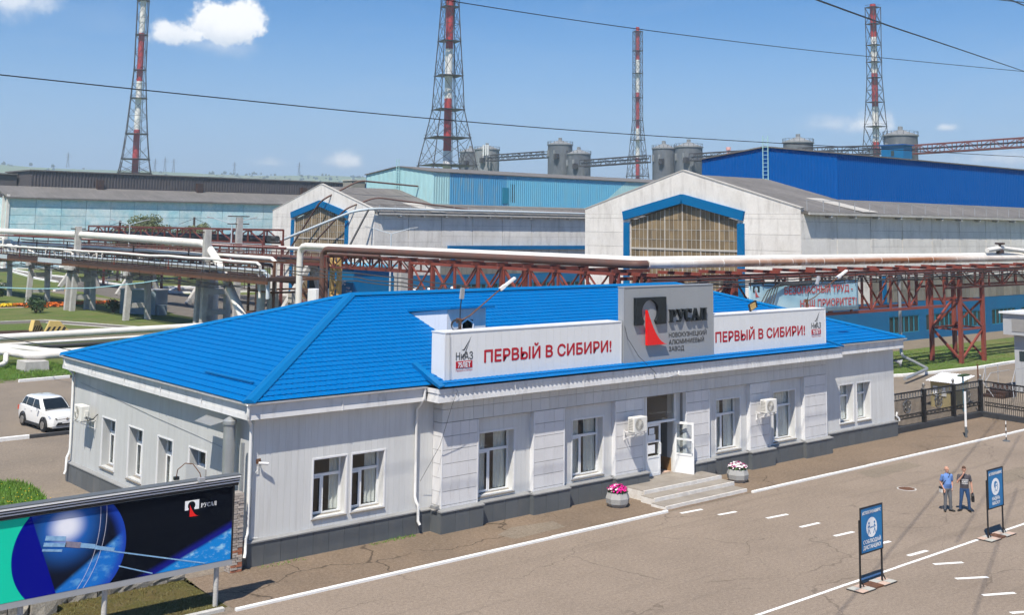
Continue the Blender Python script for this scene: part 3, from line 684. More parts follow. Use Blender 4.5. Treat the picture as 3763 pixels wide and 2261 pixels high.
fascia((-.42, -.36), (6.9, -.36), (0, -1)); fascia((33.0, -.36), (BL+.42, -.36), (0, -1))
fascia((6.9, -1.08), (33.0, -1.08), (0, -1)); fascia((-.36, -.36), (-.36, BW+.4), (-1, 0))
fascia((6.96, -1.08), (6.96, -.44), (-1, 0)); fascia((32.94, -1.08), (32.94, -.44), (1, 0)); fascia((BL+.36, -.4), (BL+.36, 6), (1, 0))
gutter((-.5, -.47, 5.365), (6.85, -.47, 5.355)); gutter((33.1, -.47, 5.36), (BL+.62, -.47, 5.355)); gutter((-.47, -.44, 5.365), (-.47, BW+.55, 5.355))
def downpipe(pts, r=.055): 
    MB().tube(pts, r, 10).build('downpipe', 'gutter_white', OB, smooth=50)
downpipe([(-.42, -.42, 5.32), (-.42, -.42, 5.0), (-.36, -.36, 4.82), (-.17, -.17, 4.62), (-.15, -.15, 4.4), (-.15, -.15, 1.35), (-.17, -.2, 1.15), (-.26, -.26, 1.0), (-.27, -.28, .55), (-.34, -.36, .42)])
downpipe([(6.78, -.45, 5.32), (6.78, -.45, 4.95), (6.72, -.3, 4.72), (6.7, -.1, 4.5), (6.7, -.09, 1.35), (6.7, -.16, 1.18), (6.74, -.24, 1.05), (6.74, -.25, .5), (6.78, -.32, .36)])
downpipe([(-.42, 16.4, 5.32), (-.42, 16.4, 5.0), (-.28, 16.3, 4.82), (-.12, 16.15, 4.62), (-.1, 16.1, 1.4), (-.14, 16.1, 1.2), (-.24, 16.05, 1.05), (-.25, 16.05, .5), (-.33, 16.0, .36)])
downpipe([(BL+.1, -.1, 1.3), (BL+.06, -.08, 1.1), (BL+.2, -.15, .95), (BL+.22, -.16, .82)])
downpipe([(32.62, -.12, 4.8), (32.62, -.12, .9)], .03)
MB().box(7.25, 7.42, -.62, -.32, .90, 1.0).build('junction_box', 'ledge', OB)
# --- metal tile roof ---------------------------------------------------------
EZ, RZ, RYC, RX0, RX1 = 5.38, 8.17, BW/2, 8.97, 30.7
def tile_slope(name, P, uvec, vvec, lo, hi, smax, per=.228, row=.38, ns=6, z_up=None):
    """pressed tile sheet: waves along u, a lip at every row up the slope; lo(s), hi(s): u range"""
    P = Vector(P); U = Vector(uvec); V = Vector(vvec); N = U.cross(V).normalized()
    umax = max(hi(0), hi(smax)); umin = min(lo(0), lo(smax)); nu = int((umax-umin)/per*ns)+1
    us = [umin+per*i/ns for i in range(nu+1)]; nr = int(math.ceil(smax/row)); vs = []; fs = []
    rows = []
    for r in range(nr):
        for s, lift in ((r*row, .034), (min((r+1)*row, smax), .002)):
            a, b = lo(s), hi(s); line = []
            for u in us:
                uc = min(max(u, a), b); w = .5-.5*math.cos(2*math.pi*uc/per); w = w**.75
                dip = -.085*w                # scalloped lower lip
                line.append(P+U*uc+V*(max(0, s+dip) if r else s+dip*.6)+N*(lift+.024*w))
            rows.append(line)
    k = len(us)
    for l in rows: vs += l
    for i in range(len(rows)-1):
        for j in range(k-1):
            q = (i*k+j, i*k+j+1, (i+1)*k+j+1, (i+1)*k+j)
            if (vs[q[0]]-vs[q[1]]).length < 1e-5 and (vs[q[2]]-vs[q[3]]).length < 1e-5: continue
            fs.append(q)
    mb = MB(); mb.v = [tuple(v) for v in vs]; mb.f = fs
    o = mb.build(name, 'roof_blue', OB, fix=False); smooth_mesh(o.data, 40); return o
sl = math.hypot(RYC+EO, RZ-EZ); cv = ((RYC+EO)/sl, (RZ-EZ)/sl)
tile_slope('roof_tiles', (0, -EO, EZ), (1, 0, 0), (0, cv[0], cv[1]), lambda s: -EO+s/sl*(RX0+EO), lambda s: BL+EO-s/sl*(BL+EO-RX1), sl)
s2 = math.hypot(RX0+EO, RZ-EZ); c2 = ((RX0+EO)/s2, (RZ-EZ)/s2)
tile_slope('roof_tiles', (-EO, BW, EZ), (0, -1, 0), (c2[0], 0, c2[1]), lambda s: -EO+s/s2*(RYC+EO), lambda s: BW+EO-s/s2*(RYC+EO), s2)
tile_slope('roof_tiles', (BL+EO, 0, EZ), (0, 1, 0), (-c2[0], 0, c2[1]), lambda s: -EO+s/s2*(RYC+EO), lambda s: BW+EO-s/s2*(RYC+EO), s2)
tile_slope('roof_tiles', (BL, BW+EO, EZ), (-1, 0, 0), (0, -cv[0], cv[1]), lambda s: -EO+s/sl*(BL+EO-RX1), lambda s: BL+EO-s/sl*(RX0+EO), sl, per=.8, ns=2)
dk = MB(); q = [(-.4, -.4, EZ-.03), (BL+.4, -.4, EZ-.03), (BL+.4, BW+.4, EZ-.03), (-.4, BW+.4, EZ-.03), (RX0, RYC, RZ-.05), (RX1, RYC, RZ-.05)]
dk.add(q, [(0, 1, 5, 4), (1, 2, 5), (2, 3, 4, 5), (3, 0, 4), (0, 3, 2, 1)]); dk.build('roof_deck', 'wall_core', OB)
def ridge_cap(a, b, w=.24):
    a = Vector(a); b = Vector(b); d = (b-a).normalized(); s = d.cross(Vector((0, 0, 1))).normalized(); u = s.cross(d)
    if u.z < 0: u = -u
    pr = [a-s*w-u*.02, a-s*w*.35+u*.085, a+s*w*.35+u*.085, a+s*w-u*.02, a+s*w-u*.04, a-s*w-u*.04]
    MB().prism(pr, b-a).build('ridge_cap', 'flashing_blue', OB)
ap0, ap1 = Vector((RX0, RYC, RZ+.05)), Vector((RX1, RYC, RZ+.05))
ridge_cap(ap0, ap1)
for c, ap in (((-EO, -EO), ap0), ((-EO, BW+EO), ap0), ((BL+EO, -EO), ap1), ((BL+EO, BW+EO), ap1)): ridge_cap((c[0], c[1], EZ+.045), ap)
# apron roof over the projecting middle, in front of the signs
sa = math.hypot(2.32, .57); 
tile_slope('roof_tiles', (0, -1.2, EZ-.02), (1, 0, 0), (0, 2.32/sa, .57/sa), lambda s: 6.9+.45*s/sa, lambda s: 33.0-.45*s/sa, sa)
for sx, x0, x1 in ((1, 6.9, 7.35), (-1, 33.0, 32.55)):
    MB().prism([(x0, -1.22, EZ-.03), (x0, -1.22, EZ+.06), (x1, 1.12, EZ+.66), (x1, 1.12, EZ+.40)], (sx*-.03, 0, 0)).build('apron_edge', 'flashing_blue', OB)
    MB().add([(x0-sx*.0, -1.22, EZ+.06), (x0+sx*.22, -1.22, EZ+.075), (x1+sx*.22, 1.12, EZ+.67), (x1, 1.12, EZ+.66), (x0, -1.22, EZ+.03), (x0+sx*.22, -1.22, EZ+.045), (x1+sx*.22, 1.12, EZ+.64), (x1, 1.12, EZ+.63)],
             [(0, 1, 2, 3), (7, 6, 5, 4), (0, 4, 5, 1), (1, 5, 6, 2), (2, 6, 7, 3), (3, 7, 4, 0)]).build('ridge_cap', 'flashing_blue', OB)
# a loose snow guard lying on the hip
MB().bar((.62, 4.9, 5.80), (.62, 1.25, 5.80), .09, .05).build('snow_guard', 'flashing_blue', OB)
# dormer
DX0, DX1, DY, DZ = 10.7, 12.75, 3.3, 7.80
RF = lambda y: EZ+.324*(y+EO)
DCH = [MB().add([(DX0, DY, RF(DY)-.1), (DX0, DY, DZ), (DX0, 5.95, DZ-.31), (DX0, 5.95, DZ-.36)], [(0, 1, 2, 3)]), MB().add([(DX1, DY, RF(DY)-.1), (DX1, DY, DZ), (DX1, 5.95, DZ-.31), (DX1, 5.95, DZ-.36)], [(3, 2, 1, 0)])]
fm = MB(); hx0, hx1 = 11.42, 12.05
for r in ((DX0, hx0, RF(DY)-.1, DZ), (hx1, DX1, RF(DY)-.1, DZ), (hx0, hx1, 7.34, DZ)): fm.box(r[0], r[1], DY-.02, DY+.02, r[2], r[3])
dor = fm.build('dormer', 'siding', OB)
for q in DCH: q.build('dormer_cheek', 'trim_white', dor)
MB().box(hx0-.3, hx1+.3, DY+.5, DY+.52, 6.4, 7.7).build('loft_shade', 'shade_dark', dor)  # black sheet behind the opening; its colour gives the loft's shade
om = MB(); 
for a, b in (((hx0, 6.72), (hx0, 7.2)), ((hx0, 7.2), ((hx0+hx1)/2, 7.37)), (((hx0+hx1)/2, 7.37), (hx1, 7.2)), ((hx1, 7.2), (hx1, 6.72))): om.bar((a[0], DY-.03, a[1]), (b[0], DY-.03, b[1]), .05, .06)
om.build('opening_trim', 'pvc_white', dor)
MB().add([(DX0-.1, DY-.28, DZ+.02), (DX1+.3, DY-.28, DZ+.02), (DX1+.3, 6.1, DZ-.28), (DX0-.1, 6.1, DZ-.28), (DX0-.1, DY-.28, DZ+.09), (DX1+.3, DY-.28, DZ+.09), (DX1+.3, 6.1, DZ-.21), (DX0-.1, 6.1, DZ-.21)],
         [(0, 3, 2, 1), (4, 5, 6, 7), (0, 1, 5, 4), (1, 2, 6, 5), (2, 3, 7, 6), (3, 0, 4, 7)]).build('dormer_roof', 'flashing_blue', dor)
# --- interior, so that the glass has something to show --------------------------------
MB().box(.45, BL-.41, .45, BW-.42, .3, .36).build('interior_floor', 'room_wall', OB)
MB().box(.45, BL-.41, 5.2, 5.3, .36, SOF).build('interior_wall', 'room_wall', OB)
MB().box(.46, BL-.41, .45, BW-.42, SOF-.5, SOF-.45).build('interior_ceiling', 'room_wall', OB)
# --- entrance ---------------------------------------------------------------
DYF = -.12
core(FR(DYF-.05), 18.6, 19.12, .0, 3.95, [], .0, .5); core(FR(DYF-.05), 21.12, 21.4, .0, 3.95, [], .0, .5)
for a, b in ((18.6, 19.12), (21.12, 21.4)): boards('siding_board', 'siding', FR(DYF-.075), a, b, .42, 3.95, [], .25)
ef = MB()
for r in ((19.12, 19.2, .42, 4.02), (21.04, 21.12, .42, 4.02), (19.2, 21.04, 3.94, 4.02), (19.2, 21.04, 2.68, 2.78)): ef.box(r[0], r[1], DYF-.06, DYF+.06, r[2], r[3])
ent = ef.build('entrance', 'pvc_white', OB)
MB().box(19.1, 21.2, DYF-.02, DYF, 3.952, 4.0).build('lintel', 'trim_white', ent)
MB().box(19.2, 21.04, DYF, DYF+.012, 2.78, 3.94).build('pane', 'glass', ent)
def door_leaf(parent, papers):
    """leaf in its own plane: u 0..0.93 along +x, hinge at u=0, face towards -y; returns MB lists"""
    w, h = .93, 2.24; f = MB(); b = .1
    for r in ((0, b, 0, h), (w-b, w, 0, h), (b, w-b, h-b, h), (b, w-b, 0, .12), (b, w-b, .78, .86), (b, w-b, 1.44, 1.52)): f.box(r[0], r[1], -.03, .03, r[2], r[3])
    f.box(b, w-b, -.012, .012, .12, .78)
    o = f.build('door_leaf', 'pvc_white', parent)
    for z0, z1 in ((.86, 1.44), (1.52, h-b)): MB().box(b, w-b, -.006, .006, z0, z1).build('pane', 'glass', o)
    hd = MB().tube([(w-.06, -.03, .92), (w-.06, -.1, .92), (w-.06, -.1, 1.38), (w-.06, -.03, 1.38)], .018, 8); hd.tube([(w-.06, .03, .92), (w-.06, .1, .92), (w-.06, .1, 1.38), (w-.06, .03, 1.38)], .018, 8)
    hd.build('door_handle', 'pvc_white', o, smooth=True)
    for (x, z, pw, ph) in papers: MB().box(x, x+pw, -.012, -.008, z, z+ph).build('paper_notice', 'print_white', o)
    return o
tmp = link('door_root', None)
dl = door_leaf(tmp, [(.2, 1.80, .34, .27), (.13, 1.46, .48, .32), (.13, .98, .45, .36)])
dr = door_leaf(tmp, [])
for o, loc, rz in ((dl, (19.2, DYF, .43), 0), (dr, (21.06, DYF-.05, .43), math.radians(-72))):
    o.parent = ent; r = root_loc(ent); o.location = (loc[0]-r[0], loc[1]-r[1], loc[2]-r[2]); o.rotation_euler = (0, 0, rz)
bpy.data.objects.remove(tmp)
lob = MB(); lob.box(21.12, 21.2, .35, 3.5, .43, 3.6)
lob.build('lobby_wall', 'room_wall', OB); MB().box(21.10, 21.118, .1, 3.5, .43, 1.0).build('lobby_dado', 'wood_brown', OB); MB().box(19.0, 21.1, .06, 3.5, .40, .425).build('lobby_floor', 'tile_pink', OB)
MB().box(20.45, 20.5, .9, 3.4, .43, 2.6).build('lobby_shade', 'shade_dark', OB)  # dark slab whose colour stands for the shaded gap beside the leaf
# small fittings on the building: galvanised flue by the gable corner
fl = MB().tube([(-.42, .85, .2), (-.42, .85, 4.62)], .2, 18); fl.lathe([(.24, 4.55), (.24, 4.66), (.05, 4.78)], (-.42, .85, 0), 18)
fl.build('flue', 'galvanized', OB, smooth=40)
MB().add([(-.42, 2.6, 4.62), (-.95, 2.4, 4.5), (-.95, 1.2, 4.5), (-.42, 1.1, 4.62), (-.42, 2.6, 4.6), (-.95, 2.4, 4.48), (-.95, 1.2, 4.48), (-.42, 1.1, 4.6)], [(0, 1, 2, 3), (7, 6, 5, 4), (0, 4, 5, 1), (1, 5, 6, 2), (2, 6, 7, 3), (3, 7, 4, 0)]).build('flue_canopy', 'galvanized', OB)
MB().box(-.30, -.2, .15, .25, 1.4, 4.0).build('conduit', 'galvanized', OB)
MB().tube([(-.02, 15.6, 4.3), (-.02, 12, 4.1), (-.02, 8, 3.85), (-.012, 4, 3.65), (-.012, 1.5, 3.5)], .007, 5).build('wall_cable', 'ledge', OB)
MB().tube([(.03, -.03, 4.7), (.04, -.03, 3.4), (.03, -.03, 2.0), (.05, -.04, .93), (.3, -.05, .9)], .014, 5).build('wall_cable', 'gutter_white', OB)
# ------------------------------------------------------------------ rooftop signs
X_, Z_ = (1, 0, 0), (0, 0, 1)
def sign_box(name, label, x0, x1, z0, z1, yf, depth, mt, trim, step, group=None):
    s = thing(name, label, 'sign', ((x0+x1)/2, yf, z0), group)
    MB().add([(x0, yf+.02, z0), (x1, yf+.02, z0), (x1, yf+depth, z0+depth*.26), (x0, yf+depth, z0+depth*.26), (x0, yf+.02, z1-.03), (x1, yf+.02, z1-.03), (x1, yf+depth, z1-.03), (x0, yf+depth, z1-.03)],
             [(0, 3, 2, 1), (4, 5, 6, 7), (0, 1, 5, 4), (1, 2, 6, 5), (2, 3, 7, 6), (3, 0, 4, 7)]).build('box', mt, s)
    n = round((x1-x0)/step); w = (x1-x0)/n
    for i in range(n): piece('face_panel', mt, s, x0+i*w+.0025, x0+(i+1)*w-.0025, yf, yf+.02, z0, z1-.03)
    t = MB(); t.box(x0-.02, x1+.02, yf-.02, yf+depth+.02, z1-.03, z1+.012); t.box(x0-.02, x0+.035, yf-.012, yf, z0, z1-.03); t.box(x1-.035, x1+.02, yf-.012, yf, z0, z1-.03)
    t.build('edge_trim', trim, s); return s
sgl = sign_box('roof_sign', 'white roof sign left of the grey panel reading ПЕРВЫЙ В СИБИРИ in red', 7.57, 17.12, 5.45, 7.30, -.60, .82, 'sign_white', 'trim_white', .4)
sgr = sign_box('roof_sign', 'white roof sign right of the grey panel reading ПЕРВЫЙ В СИБИРИ in red', 23.26, 32.32, 5.45, 7.32, -.60, .82, 'sign_white', 'trim_white', .4)
sgm = sign_box('roof_sign', 'tall grey roof panel with black and red emblem and raised dark lettering', 17.22, 23.2, 5.42, 8.76, -.66, .34, 'sign_grey', 'sign_grey', 1.0)
def slogan(s, x0, x1, base, nx, nb):
    text('lettering', 'ПЕРВЫЙ В СИБИРИ!', 'letter_red', s, (x0, -.60, base), X_, Z_, x1-x0, .46, .002, .024)
    text('emblem_lettering', 'НкАЗ', 'letter_grey', s, (nx, -.60, nb), X_, Z_, .82, .29, .002, .008)
    MB().box(nx, nx+.8, -.612, -.601, nb-.31, nb-.05).build('badge', 'letter_red', s)
    text('badge_lettering', '75ЛЕТ', 'print_white', s, (nx+.1, -.613, nb-.275), X_, Z_, .6, .19, .002, .025)
    text('small_lettering', 'Первый в Сибири', 'letter_red', s, (nx, -.60, nb-.43), X_, Z_, .8, .085, .002, 0)
    # swept arrow over the letters
    P = lambda x, z: (nx+x, -.601, nb+z)
    MB().prism([P(.27, .36), P(.38, .40), P(.74, .86), P(.47, .42), P(.40, .335)], (0, -.004, 0)).build('arrow_mark', 'letter_grey', s)
    MB().prism([P(.33, .08), P(.40, .08), P(.70, .78), P(.66, .70)], (0, -.004, 0)).build('arrow_mark', 'letter_grey', s)
slogan(sgl, 9.5, 16.5, 6.07, 8.1, 6.24); slogan(sgr, 23.45, 30.5, 6.06, 31.08, 6.33)
# emblem: black plate with round bite, red sail
def arc(cx, cz, r, a0, a1, n): return [(cx+r*math.cos(math.radians(a0+(a1-a0)*i/n)), cz+r*math.sin(math.radians(a0+(a1-a0)*i/n))) for i in range(n+1)]
def emblem(parent, x, z, s, y, dark, red, th, sunk=.0):
    """x, z: lower left of the plate; s: plate width"""
    w, h = s, s*.60; cx, cz, r = x+w*.47, z+h*.46, w*.27
    pts = [(x, z), (x, z+h), (x+w, z+h), (x+w, z), (cx+r*.72, z)]
    pts = [(x, z), (x+w*.24, z)] + arc(cx, cz, r, 226, -46, 22) + [(x+w*.70, z), (x+w, z), (x+w, z+h), (x, z+h)]
    MB().prism([(a, y, b) for a, b in pts], (0, -th, 0)).build('emblem_plate', dark, parent)
    sx = x+w*.355; top = (sx, z+h*.56); 
    cur = [(sx+w*.67*(t), z-h*.74+ (1-t)**2.1*(h*1.28)) for t in [i/10 for i in range(11)]]
    MB().prism([(sx, y-th*.3, z-h*.74)] + [(a, y-th*.3, b) for a, b in reversed(cur)], (0, -th, 0)).build('emblem_sail', red, parent)
emblem(sgm, 17.83, 7.10, 1.98, -.66, 'letter_dark', 'sail_red', .14)
# serif letters of the name
def serif_letters(parent, mt, x, z, w, h, y, th, name='serif_letter'):
    """Р У С А Л drawn as outlines: thick and thin strokes with slab serifs"""
    k = w/5.05
    def B(mb, pts): mb.prism([(x+a*k, y, z+b*h) for a, b in pts], (0, -th, 0))
    def ring(mb, cx, cz, rx, rz, a0, a1, tk, tn, n=16):
        for i in range(n):
            A0 = math.radians(a0+(a1-a0)*i/n); A1 = math.radians(a0+(a1-a0)*(i+1)/n)
            f = lambda A: (tn+(tk-tn)*abs(math.cos(A)))
            q = [(cx+rx*math.cos(A0), cz+rz*math.sin(A0)), (cx+rx*math.cos(A1), cz+rz*math.sin(A1)), (cx+(rx-f(A1))*math.cos(A1), cz+(rz-f(A1)*.9)*math.sin(A1)), (cx+(rx-f(A0))*math.cos(A0), cz+(rz-f(A0)*.9)*math.sin(A0))]
            B(mb, q)
    l = MB(); B(l, [(.12, .04), (.36, .04), (.36, .96), (.12, .96)]); B(l, [(0, 0), (.5, 0), (.5, .05), (0, .05)]); B(l, [(0, .95), (.5, .95), (.5, 1), (0, 1)]); ring(l, .42, .70, .42, .30, -90, 90, .24, .06); l.build(name, mt, parent)
    o = .98
    l = MB(); B(l, [(o+.06, .95), (o+.32, .95), (o+.62, .40), (o+.44, .34)]); B(l, [(o+.86, .95), (o+.93, .95), (o+.42, .0), (o+.22, .0), (o+.34, .06)]); B(l, [(o-.04, .95), (o+.46, .95), (o+.46, 1), (o-.04, 1)]); B(l, [(o+.66, .95), (o+1.06, .95), (o+1.06, 1), (o+.66, 1)]); B(l, [(o+.08, .0), (o+.36, .0), (o+.36, .12), (o+.08, .10)]); l.build(name, mt, parent)
    o = 2.05
    l = MB(); ring(l, o+.46, .5, .46, .52, 42, 318, .25, .06, 22); B(l, [(o+.78, .66), (o+.86, .66), (o+.86, 1.0), (o+.80, .98)]); l.build(name, mt, parent)
    o = 3.0
    l = MB(); B(l, [(o+.44, 1.02), (o+.56, 1.02), (o+1.0, .03), (o+.72, .03)]); B(l, [(o+.44, 1.02), (o+.48, .86), (o+.17, .03), (o+.10, .03)]); B(l, [(o+.26, .30), (o+.78, .30), (o+.76, .36), (o+.28, .36)]); B(l, [(o-.04, 0), (o+.30, 0), (o+.30, .05), (o-.04, .05)]); B(l, [(o+.60, 0), (o+1.10, 0), (o+1.10, .05), (o+.60, .05)]); l.build(name, mt, parent)
    o = 4.06
    l = MB(); B(l, [(o+.62, .04), (o+.87, .04), (o+.87, .96), (o+.62, .96)]); B(l, [(o+.24, .95), (o+.99, .95), (o+.99, 1), (o+.24, 1)]); B(l, [(o+.5, 0), (o+.99, 0), (o+.99, .05), (o+.5, .05)]); B(l, [(o+.30, .95), (o+.37, .95), (o+.22, .06), (o+.02, .0), (o+.0, .10), (o+.12, .12)]); l.build(name, mt, parent)
serif_letters(sgm, 'letter_dark', 20.1, 7.14, 2.55, .56, -.66, .13)
for t, zb, w in (('НОВОКУЗНЕЦКИЙ', 6.47, 2.6), ('АЛЮМИНИЕВЫЙ', 6.16, 2.42), ('ЗАВОД', 5.86, 1.02)):
    text('raised_lettering', t, 'letter_bronze', sgm, (20.12, -.66, zb), X_, Z_, w, .20, .012, .012)
MB().tube([(17.25, -.62, 7.3), (17.35, -.75, 6.6), (17.9, -.9, 5.8), (18.6, -1.22, 5.1), (18.65, -1.1, 4.8)], .012, 5).build('sign_cable', 'cable_grey', sgm)
MB().tube([(7.75, -.66, 7.28), (7.78, -.68, 5.4), (7.7, -1.25, 5.2), (7.55, -1.15, 4.75), (7.35, -.7, 3.2), (6.85, -.2, 1.9)], .008, 5).build('sign_cable', 'cable_grey', sgl)
MB().box(20.2, 20.32, -1.2, -1.1, 4.86, 5.02).build('sensor_box', 'lamp_white', OB)
MB().tube([(20.25, -1.16, 4.9), (19.5, -1.15, 4.8), (18.6, -1.15, 4.83)], .01, 5).build('sign_cable', 'cable_grey', OB)
# ------------------------------------------------------------------ floodlights on the signs
def mast(label, x, y, z, tall_x, arm, group='twin floodlight masts on the roof signs'):
    t = thing('floodlight_mast', label, 'floodlight', (x, y, z), group)
    MB().bar((x, y, z-.15), (x, y, z+.45), .09).build('bracket', 'rust_metal', t)
    MB().box(x-.16, x-.02, y-.05, y+.05, z+.28, z+.46).build('control_box', 'rust_metal', t)
    MB().tube([(x, y, z+.3), (x+tall_x*.2, y, z+.8), (x+tall_x, y-.05, z+1.25)], .022, 6).build('pole', 'black_metal', t)
    h = MB().bar((x+tall_x*.96, y-.05, z+1.2), (x+tall_x*1.12+.02, y-.08, z+1.62), .17, .09); h.build('lamp_head', 'lamp_grey', t)
    e = Vector((x+arm, y-.35, z+1.55)); MB().tube([(x, y, z+.35), (x+arm*.25, y-.08, z+.55), e], .026, 6).build('arm', 'rust_metal', t)
    d = (e-Vector((x, y, z+.35))).normalized(); MB().bar(e-d*.03, e+d*.24, .13, .13).build('lamp_neck', 'lamp_white', t)
    MB().bar(e+d*.22, e+d*.78, .17, .08).build('lamp_head', 'lamp_white', t); return t
mast('twin floodlight mast with coiled cable standing on the left roof sign', 8.82, .1, 7.28, .02, 1.75)
mast('twin floodlight mast standing at the right end of the right roof sign', 31.75, .1, 7.30, .85, 2.3)
cc = MB()
for k in range(4): cc.tube([(8.55+.18*math.cos(a)*(1+.1*k), .02, 7.45+.2*math.sin(a)+.02*k) for a in [i*math.pi/6 for i in range(13)]], .011, 5)
tag(cc.build('cable_coil', 'cable_grey'), 'grey cable coil hanging from the left floodlight mast', 'cable')
fl = thing('floodlight', 'dark square floodlight tilted up on top of the right roof sign', 'floodlight', (26.6, -.2, 7.33))
MB().bar((26.6, -.2, 7.3), (26.6, -.2, 7.5), .06).build('bracket', 'rust_metal', fl)
MB().bar((26.4, -.3, 7.52), (26.95, -.3, 7.72), .1, .34).build('lamp_head', 'black_metal', fl); MB().bar((26.42, -.36, 7.55), (26.8, -.36, 7.66), .06, .26).build('lens', 'yellow_paint', fl)
# ------------------------------------------------------------------ air conditioners
def aircon(label, loc, rz):
    """outdoor unit: local x = width, -y = front"""
    t = thing('air_conditioner', label, 'air conditioner'); w, d, h = .84, .36, .62
    b = MB().box(0, w, -d, 0, 0, h); ob = b.build('casing', 'ac_white', t); bv = ob.modifiers.new('b', 'BEVEL'); bv.width = .025; bv.segments = 2
    MB().lathe([(.25, 0), (.25, .012), (.235, .02), (.235, .004)], (.34, -d-.0, .31), 24, 'y').build('fan_ring', 'ac_white', t)
    g = MB(); g.lathe([(.23, 0), (.23, .006)], (.34, -d-.004, .31), 24, 'y'); g.build('fan_disc', 'ac_grille', t)
    s = MB()
    for k in range(8): a = k*math.pi/8; s.bar((.34-.235*math.cos(a), -d-.02, .31-.235*math.sin(a)), (.34+.235*math.cos(a), -d-.02, .31+.235*math.sin(a)), .012)
    s.build('fan_guard', 'ac_white', t)
    for i in range(7): piece('vent_slot', 'ac_grille', t, -.004, .002, -d+.05, -.05, .1+i*.065, .13+i*.065)
    MB().box(w, w+.04, -d*.6, -d*.2, .18, .42).build('valve_cover', 'ac_white', t)
    for x in (.1, w-.1):
        br = MB(); br.bar((x, .3, -.03), (x, -d-.03, -.03), .04); br.bar((x, .28, -.35), (x, -d, -.05), .025); br.bar((x, .29, -.4), (x, .29, .02), .04); br.build('bracket', 'lamp_white', t)
    MB().tube([(w+.02, -d*.4, .2), (w+.12, -.1, .02), (w+.14, .12, .1), (w+.1, .3, .25)], .02, 6).build('pipe', 'cable_dark', t)
    t.location = loc; t.rotation_euler = (0, 0, rz); return t
aircon('white air conditioner unit on the wall just left of the entrance', (17.26, -.86, 2.68), 0)
aircon('white air conditioner unit between the two windows right of the entrance', (26.42, -.86, 2.62), 0)
aircon('white air conditioner unit high on the gable end wall', (-.32, 14.35, 2.95), math.radians(-90))
# ------------------------------------------------------------------ entrance steps and planters
st = thing('entrance_steps', 'three worn concrete entrance steps with white painted edges', 'steps', (19.7, -2, 0))
def step(x0, x1, y0, y1, z0, z1):
    MB().box(x0+.002, x1-.002, y0+.06, y1, z0, z1).build('step', 'concrete_step', st)
    e = MB(); n = 12; r = random.Random(int(y0*100))
    for i in range(n):
        a = x0+(x1-x0)*i/n; b = x0+(x1-x0)*(i+1)/n; w = r.uniform(-.012, .008)
        e.box(a+.002, b-.002 if r.random() < .3 else b, y0+w, y0+.06, z0, z1+.004)
    e.build('painted_edge', 'step_white', st); MB().box(x0-.02, x0, y0+.06, y1, z0, z1-.03).build('painted_edge', 'step_white', st)
step(17.2, 22.25, -1.87, -.0, .0, .42); step(17.0, 22.2, -2.62, -1.872, .0, .28); step(16.8, 22.05, -3.42, -2.622, .0, .14)
for i in range(8):
    for j in range(2): piece('paving_slab', 'concrete_step', st, 17.25+i*.62+.004, 17.25+(i+1)*.62-.004, -1.78+j*.56+.004, -1.78+(j+1)*.56-.004, .42, .428)
def planter(label, x, y, seed, mix, rz):
    r = random.Random(seed); t = thing('flower_planter', label, 'planter', (0, 0, 0), 'stone planters either side of the entrance steps')
    n = 8; prof = [(.36, 0), (.47, .14), (.50, .34), (.42, .56), (.36, .56), (.34, .46)]
    MB().lathe(prof, (0, 0, 0), n).build('bowl', 'planter_stone', t)
    MB().lathe([(.36, .46), (.30, .53), (.02, .56)], (0, 0, 0), 12).build('soil', 'soil', t)
    lf = MB()
    for _ in range(420):
        a = r.uniform(0, 6.28); q = math.sqrt(r.random())*.42; z = .56+r.uniform(0, .16)*(1-q); c = Vector((q*math.cos(a), q*math.sin(a), z)); d = Vector((r.uniform(-1, 1), r.uniform(-1, 1), r.uniform(-.3, 1))).normalized(); s = d.cross(Vector((r.uniform(-1, 1), r.uniform(-1, 1), r.uniform(-1, 1)))).normalized()
        k = r.uniform(.035, .06); lf.add([c-s*k*.5, c+d*k, c+s*k*.5, c-d*k*.6], [(0, 1, 2, 3)])
    tag(lf.build('leaves', 'leaf', t, fix=False), kind='stuff')
    for mt, cnt in mix:
        fm = MB()
        for _ in range(cnt):
            a = r.uniform(0, 6.28); q = math.sqrt(r.random())*.42; hgt = .66+.17*(1-(q/.42)**2)+r.uniform(-.04, .05)
            if mt == 'petal_white' : a = a*.6+ (0 if seed == 1 else 1)
            c = Vector((q*math.cos(a), q*math.sin(a), hgt)); nrm = Vector((c.x*1.4+r.uniform(-.4, .4), c.y*1.4+r.uniform(-.4, .4), .7)).normalized(); u = nrm.cross(Vector((1, .3, 0))).normalized(); v = nrm.cross(u); R = r.uniform(.03, .045)
            ring = [c+u*R*math.cos(k*math.pi/3)+v*R*math.sin(k*math.pi/3)+nrm*.012 for k in range(6)]
            fm.add([c-nrm*.01]+ring, [(0, k+1, (k+1) % 6+1) for k in range(6)])
        tag(fm.build('blossoms', mt, t, fix=False), kind='stuff')
    t.location = (x, y, .012); t.rotation_euler = (0, 0, rz); return t
planter('grey stone planter of magenta petunias left of the steps', 15.72, -1.75, 1, (('petal_pink', 190), ('petal_white', 45)), .2)
planter('grey stone planter of white and plum petunias right of the steps', 23.35, -1.9, 2, (('petal_plum', 110), ('petal_white', 130)), .5)
